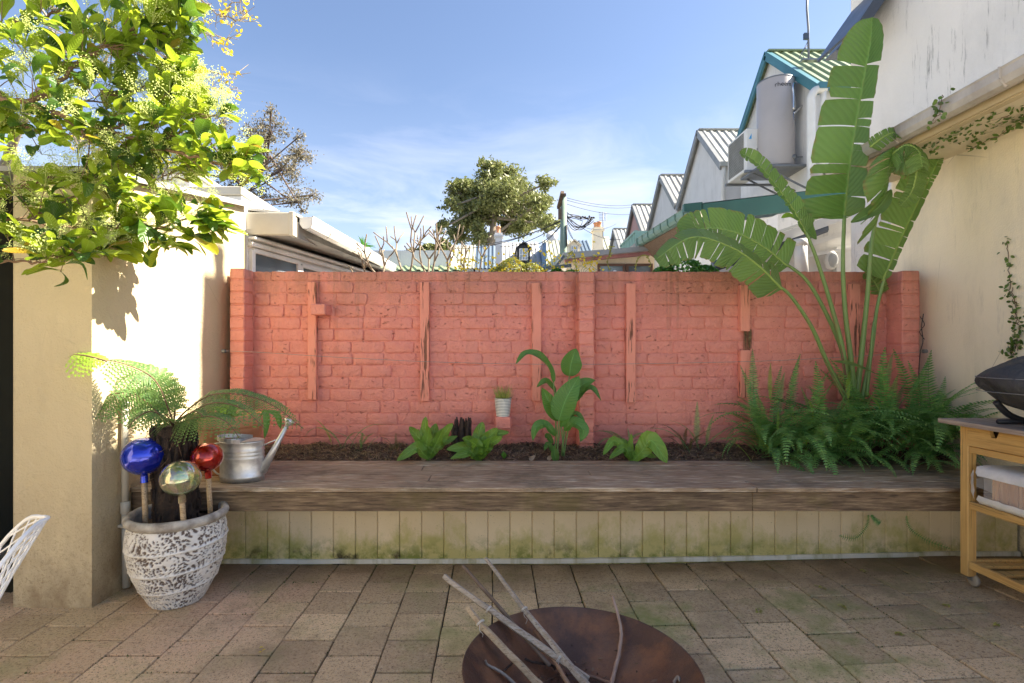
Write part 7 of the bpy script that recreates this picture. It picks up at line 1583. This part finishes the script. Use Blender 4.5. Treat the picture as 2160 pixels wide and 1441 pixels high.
def chimney(lb, pa, pb, top, bot, pots, mat, y=D - 1, ww=.7):
    x0, x1 = P(pa, 0, y).x, P(pb, 0, y).x; zt_, zb2 = P(0, top, y).z, P(0, bot, y).z; rt = thing('chimney', lb, 'chimney', ((x0 + x1) / 2, y, zb2), 'chimneys on the far houses')
    m_ = MB(); m_.box((x0 + .06, y, -.1), (x1 - .06, y + ww, zt_ - .25)); m_.make('stack', mat, rt); m_ = MB(); m_.box((x0 - .03, y - .09, zt_ - .25), (x1 + .03, y + ww + .09, zt_ - .12)); m_.box((x0 + .02, y - .04, zt_ - .119), (x1 - .02, y + ww + .04, zt_)); m_.make('cap', mat, rt)
    for (px, py) in pots: c = P(px, 0, y); m_ = MB(); h_ = P(0, py, y).z - zt_; c = V((c.x, y + ww / 2, zt_ + .002)); m_.lathe(c, [(.001, 0), (.17, 0), (.13, h_ * .3), (.13, h_ * .75), (.18, h_ * .8), (.16, h_), (.001, h_)], 12); m_.make('chimney_pot', TERRA, rt)
chimney('pale square chimney with one orange pot left of the white far roof', 1043, 1061, 491, 560, [(1051, 475)], WHITEW); chimney('cream chimney with two orange pots right of the green pole', 1251, 1274, 479, 560, [(1259, 467), (1266, 465)], CREAM2)
dsh = thing('satellite_dish', 'pale satellite dish on the far cream roof left of the green pole', 'dish', P(1165, 505, D)); m_ = MB(); m_.lathe(P(1164, 500, D), [(.001, .0), (.2, .03), (.33, .1), (.33, .12), (.001, .02)], 20, sx=1.15, M=Matrix.Rotation(R(75), 3, 'X')); m_.make('reflector', WPAINT, dsh); m_ = MB(); m_.tube([P(1160, 503, D), P(1160, 516, D)], .03, 5); m_.make('mount', STEEL, dsh)
# sage roof building behind frangipani
sg_ = thing('green_ridge_building', 'sage green ridged roof running behind the frangipani', 'building', P(800, 600, 14)); m_ = MB(); m_.corr(P(768, 532, 14), (1.9, 0, 0), V((.9, -2.6, -.9)), .2, .03); m_.make('roof', ROOFG, sg_); m_ = MB(); m_.box((P(770, 0, 14).x, 11.9, -.1), (P(770, 0, 14).x + 2.5, 14, P(0, 560, 14).z)); m_.make('wall', WHITEW, sg_)
# ================================================================== power pole and cables
pl = thing('power_pole', 'green grey timber power pole with crossarms and a tangle of cables', 'pole', P(1189, 600, 20)); Dp = 20.0; sx_ = Dp / F
base = P(1188, 740, Dp); base.z = -.1; top = P(1189, 416, Dp); m_ = MB(); m_.tube([base, P(1188, 540, Dp), top], [.17, .135, .105], 14); m_.make('post', POLE, pl)
m_ = MB(); m_.beam(P(1183, 414, Dp - .15) + V((0, -.5, 0)), P(1180, 434, Dp - .15) + V((0, .3, 0)), .12, .12); m_.beam(P(1181, 440, Dp - .2), P(1181, 462, Dp - .2), .14, .12, up=(1, 0, 0)); m_.beam(P(1186, 413, Dp), P(1193, 413, Dp), .3, .10); m_.make('crossarm', BARK, pl)
m_ = MB(); m_.tube([P(1195, 475, Dp - .1), P(1195, 520, Dp - .1)], .03, 6); m_.make('conduit', CABLE, pl)
rs = random.Random(41); cb_ = thing('overhead_cables', 'sagging black overhead cables running from the pole across the sky', 'cable', P(1150, 480, 20))
def cable(a, b_, sag, r_=.014): a = V(a); b_ = V(b_); MB().tube([a.lerp(b_, t / 16) - V((0, 0, sag * 4 * (t / 16) * (1 - t / 16))) for t in range(17)], r_, 4).make('cable', CABLE, cb_)
for (y0_, ye) in ((417, 432), (422, 437), (430, 452)): cable(P(1194, y0_, 20), P(1335, ye, 26), .15, .010)
cable(P(1190, 464, 20), P(965, 510, 40), .5, .02); cable(P(1190, 468, 20), P(1050, 520, 34), .3, .018); cable(P(1190, 462, 20), P(870, 505, 30), .8, .017); cable(P(1188, 470, 20), P(1120, 530, 32), .2, .02); cable(P(1192, 462, 20), P(1100, 505, 30), .6, .02)
cable(P(1195, 455, 20), P(1310, 505, 25), .3, .012); cable(P(1195, 475, 20), P(1210, 505, 22), .1, .012); cable(P(1195, 470, 20), P(1230, 520, 24), .3, .01); cable(P(1195, 448, 20), P(1252, 458, 21), .15, .02); cable(P(1195, 460, 20), P(1300, 472, 25), .35, .01)
for k in range(11): a = P(1196, 452 + k * 1.4, 20); b_ = P(rs.uniform(1225, 1256), rs.uniform(458, 470), 20.3); cable(a, b_, rs.uniform(-.15, .55), .014)
m_ = MB()
for k in range(7): p = P(1225 + k * 4.5, 459 + rs.uniform(-3, 2), 20.2); m_.lathe(p, [(.001, -.03), (.035, -.03), (.035, .05), (.001, .05)], 8, M=Matrix.Rotation(rs.uniform(0, 3), 3, 'Y'))
m_.make('cable_joint', CABLE, cb_)
ya = thing('tv_aerial', 'small television aerial above the right far chimney', 'antenna', P(1272, 470, 33)); m_ = MB(); m_.tube([P(1272, 500, 33), P(1272, 447, 33)], .03, 5); 
for k in range(6): z = P(0, 449 + k * 3.2, 33).z; x = P(1272, 0, 33).x; m_.tube([(x - .26, 33, z), (x + .26, 33, z)], .014, 4)
m_.make('aerial', GREYM, ya)
m_ = MB(); m_.box((5.9, 27.5, -.1), (6.35, 31, 4.8)); tag(m_.make('lane_wall', CREAM2), 'pale wall end below the farthest terrace', 'wall')
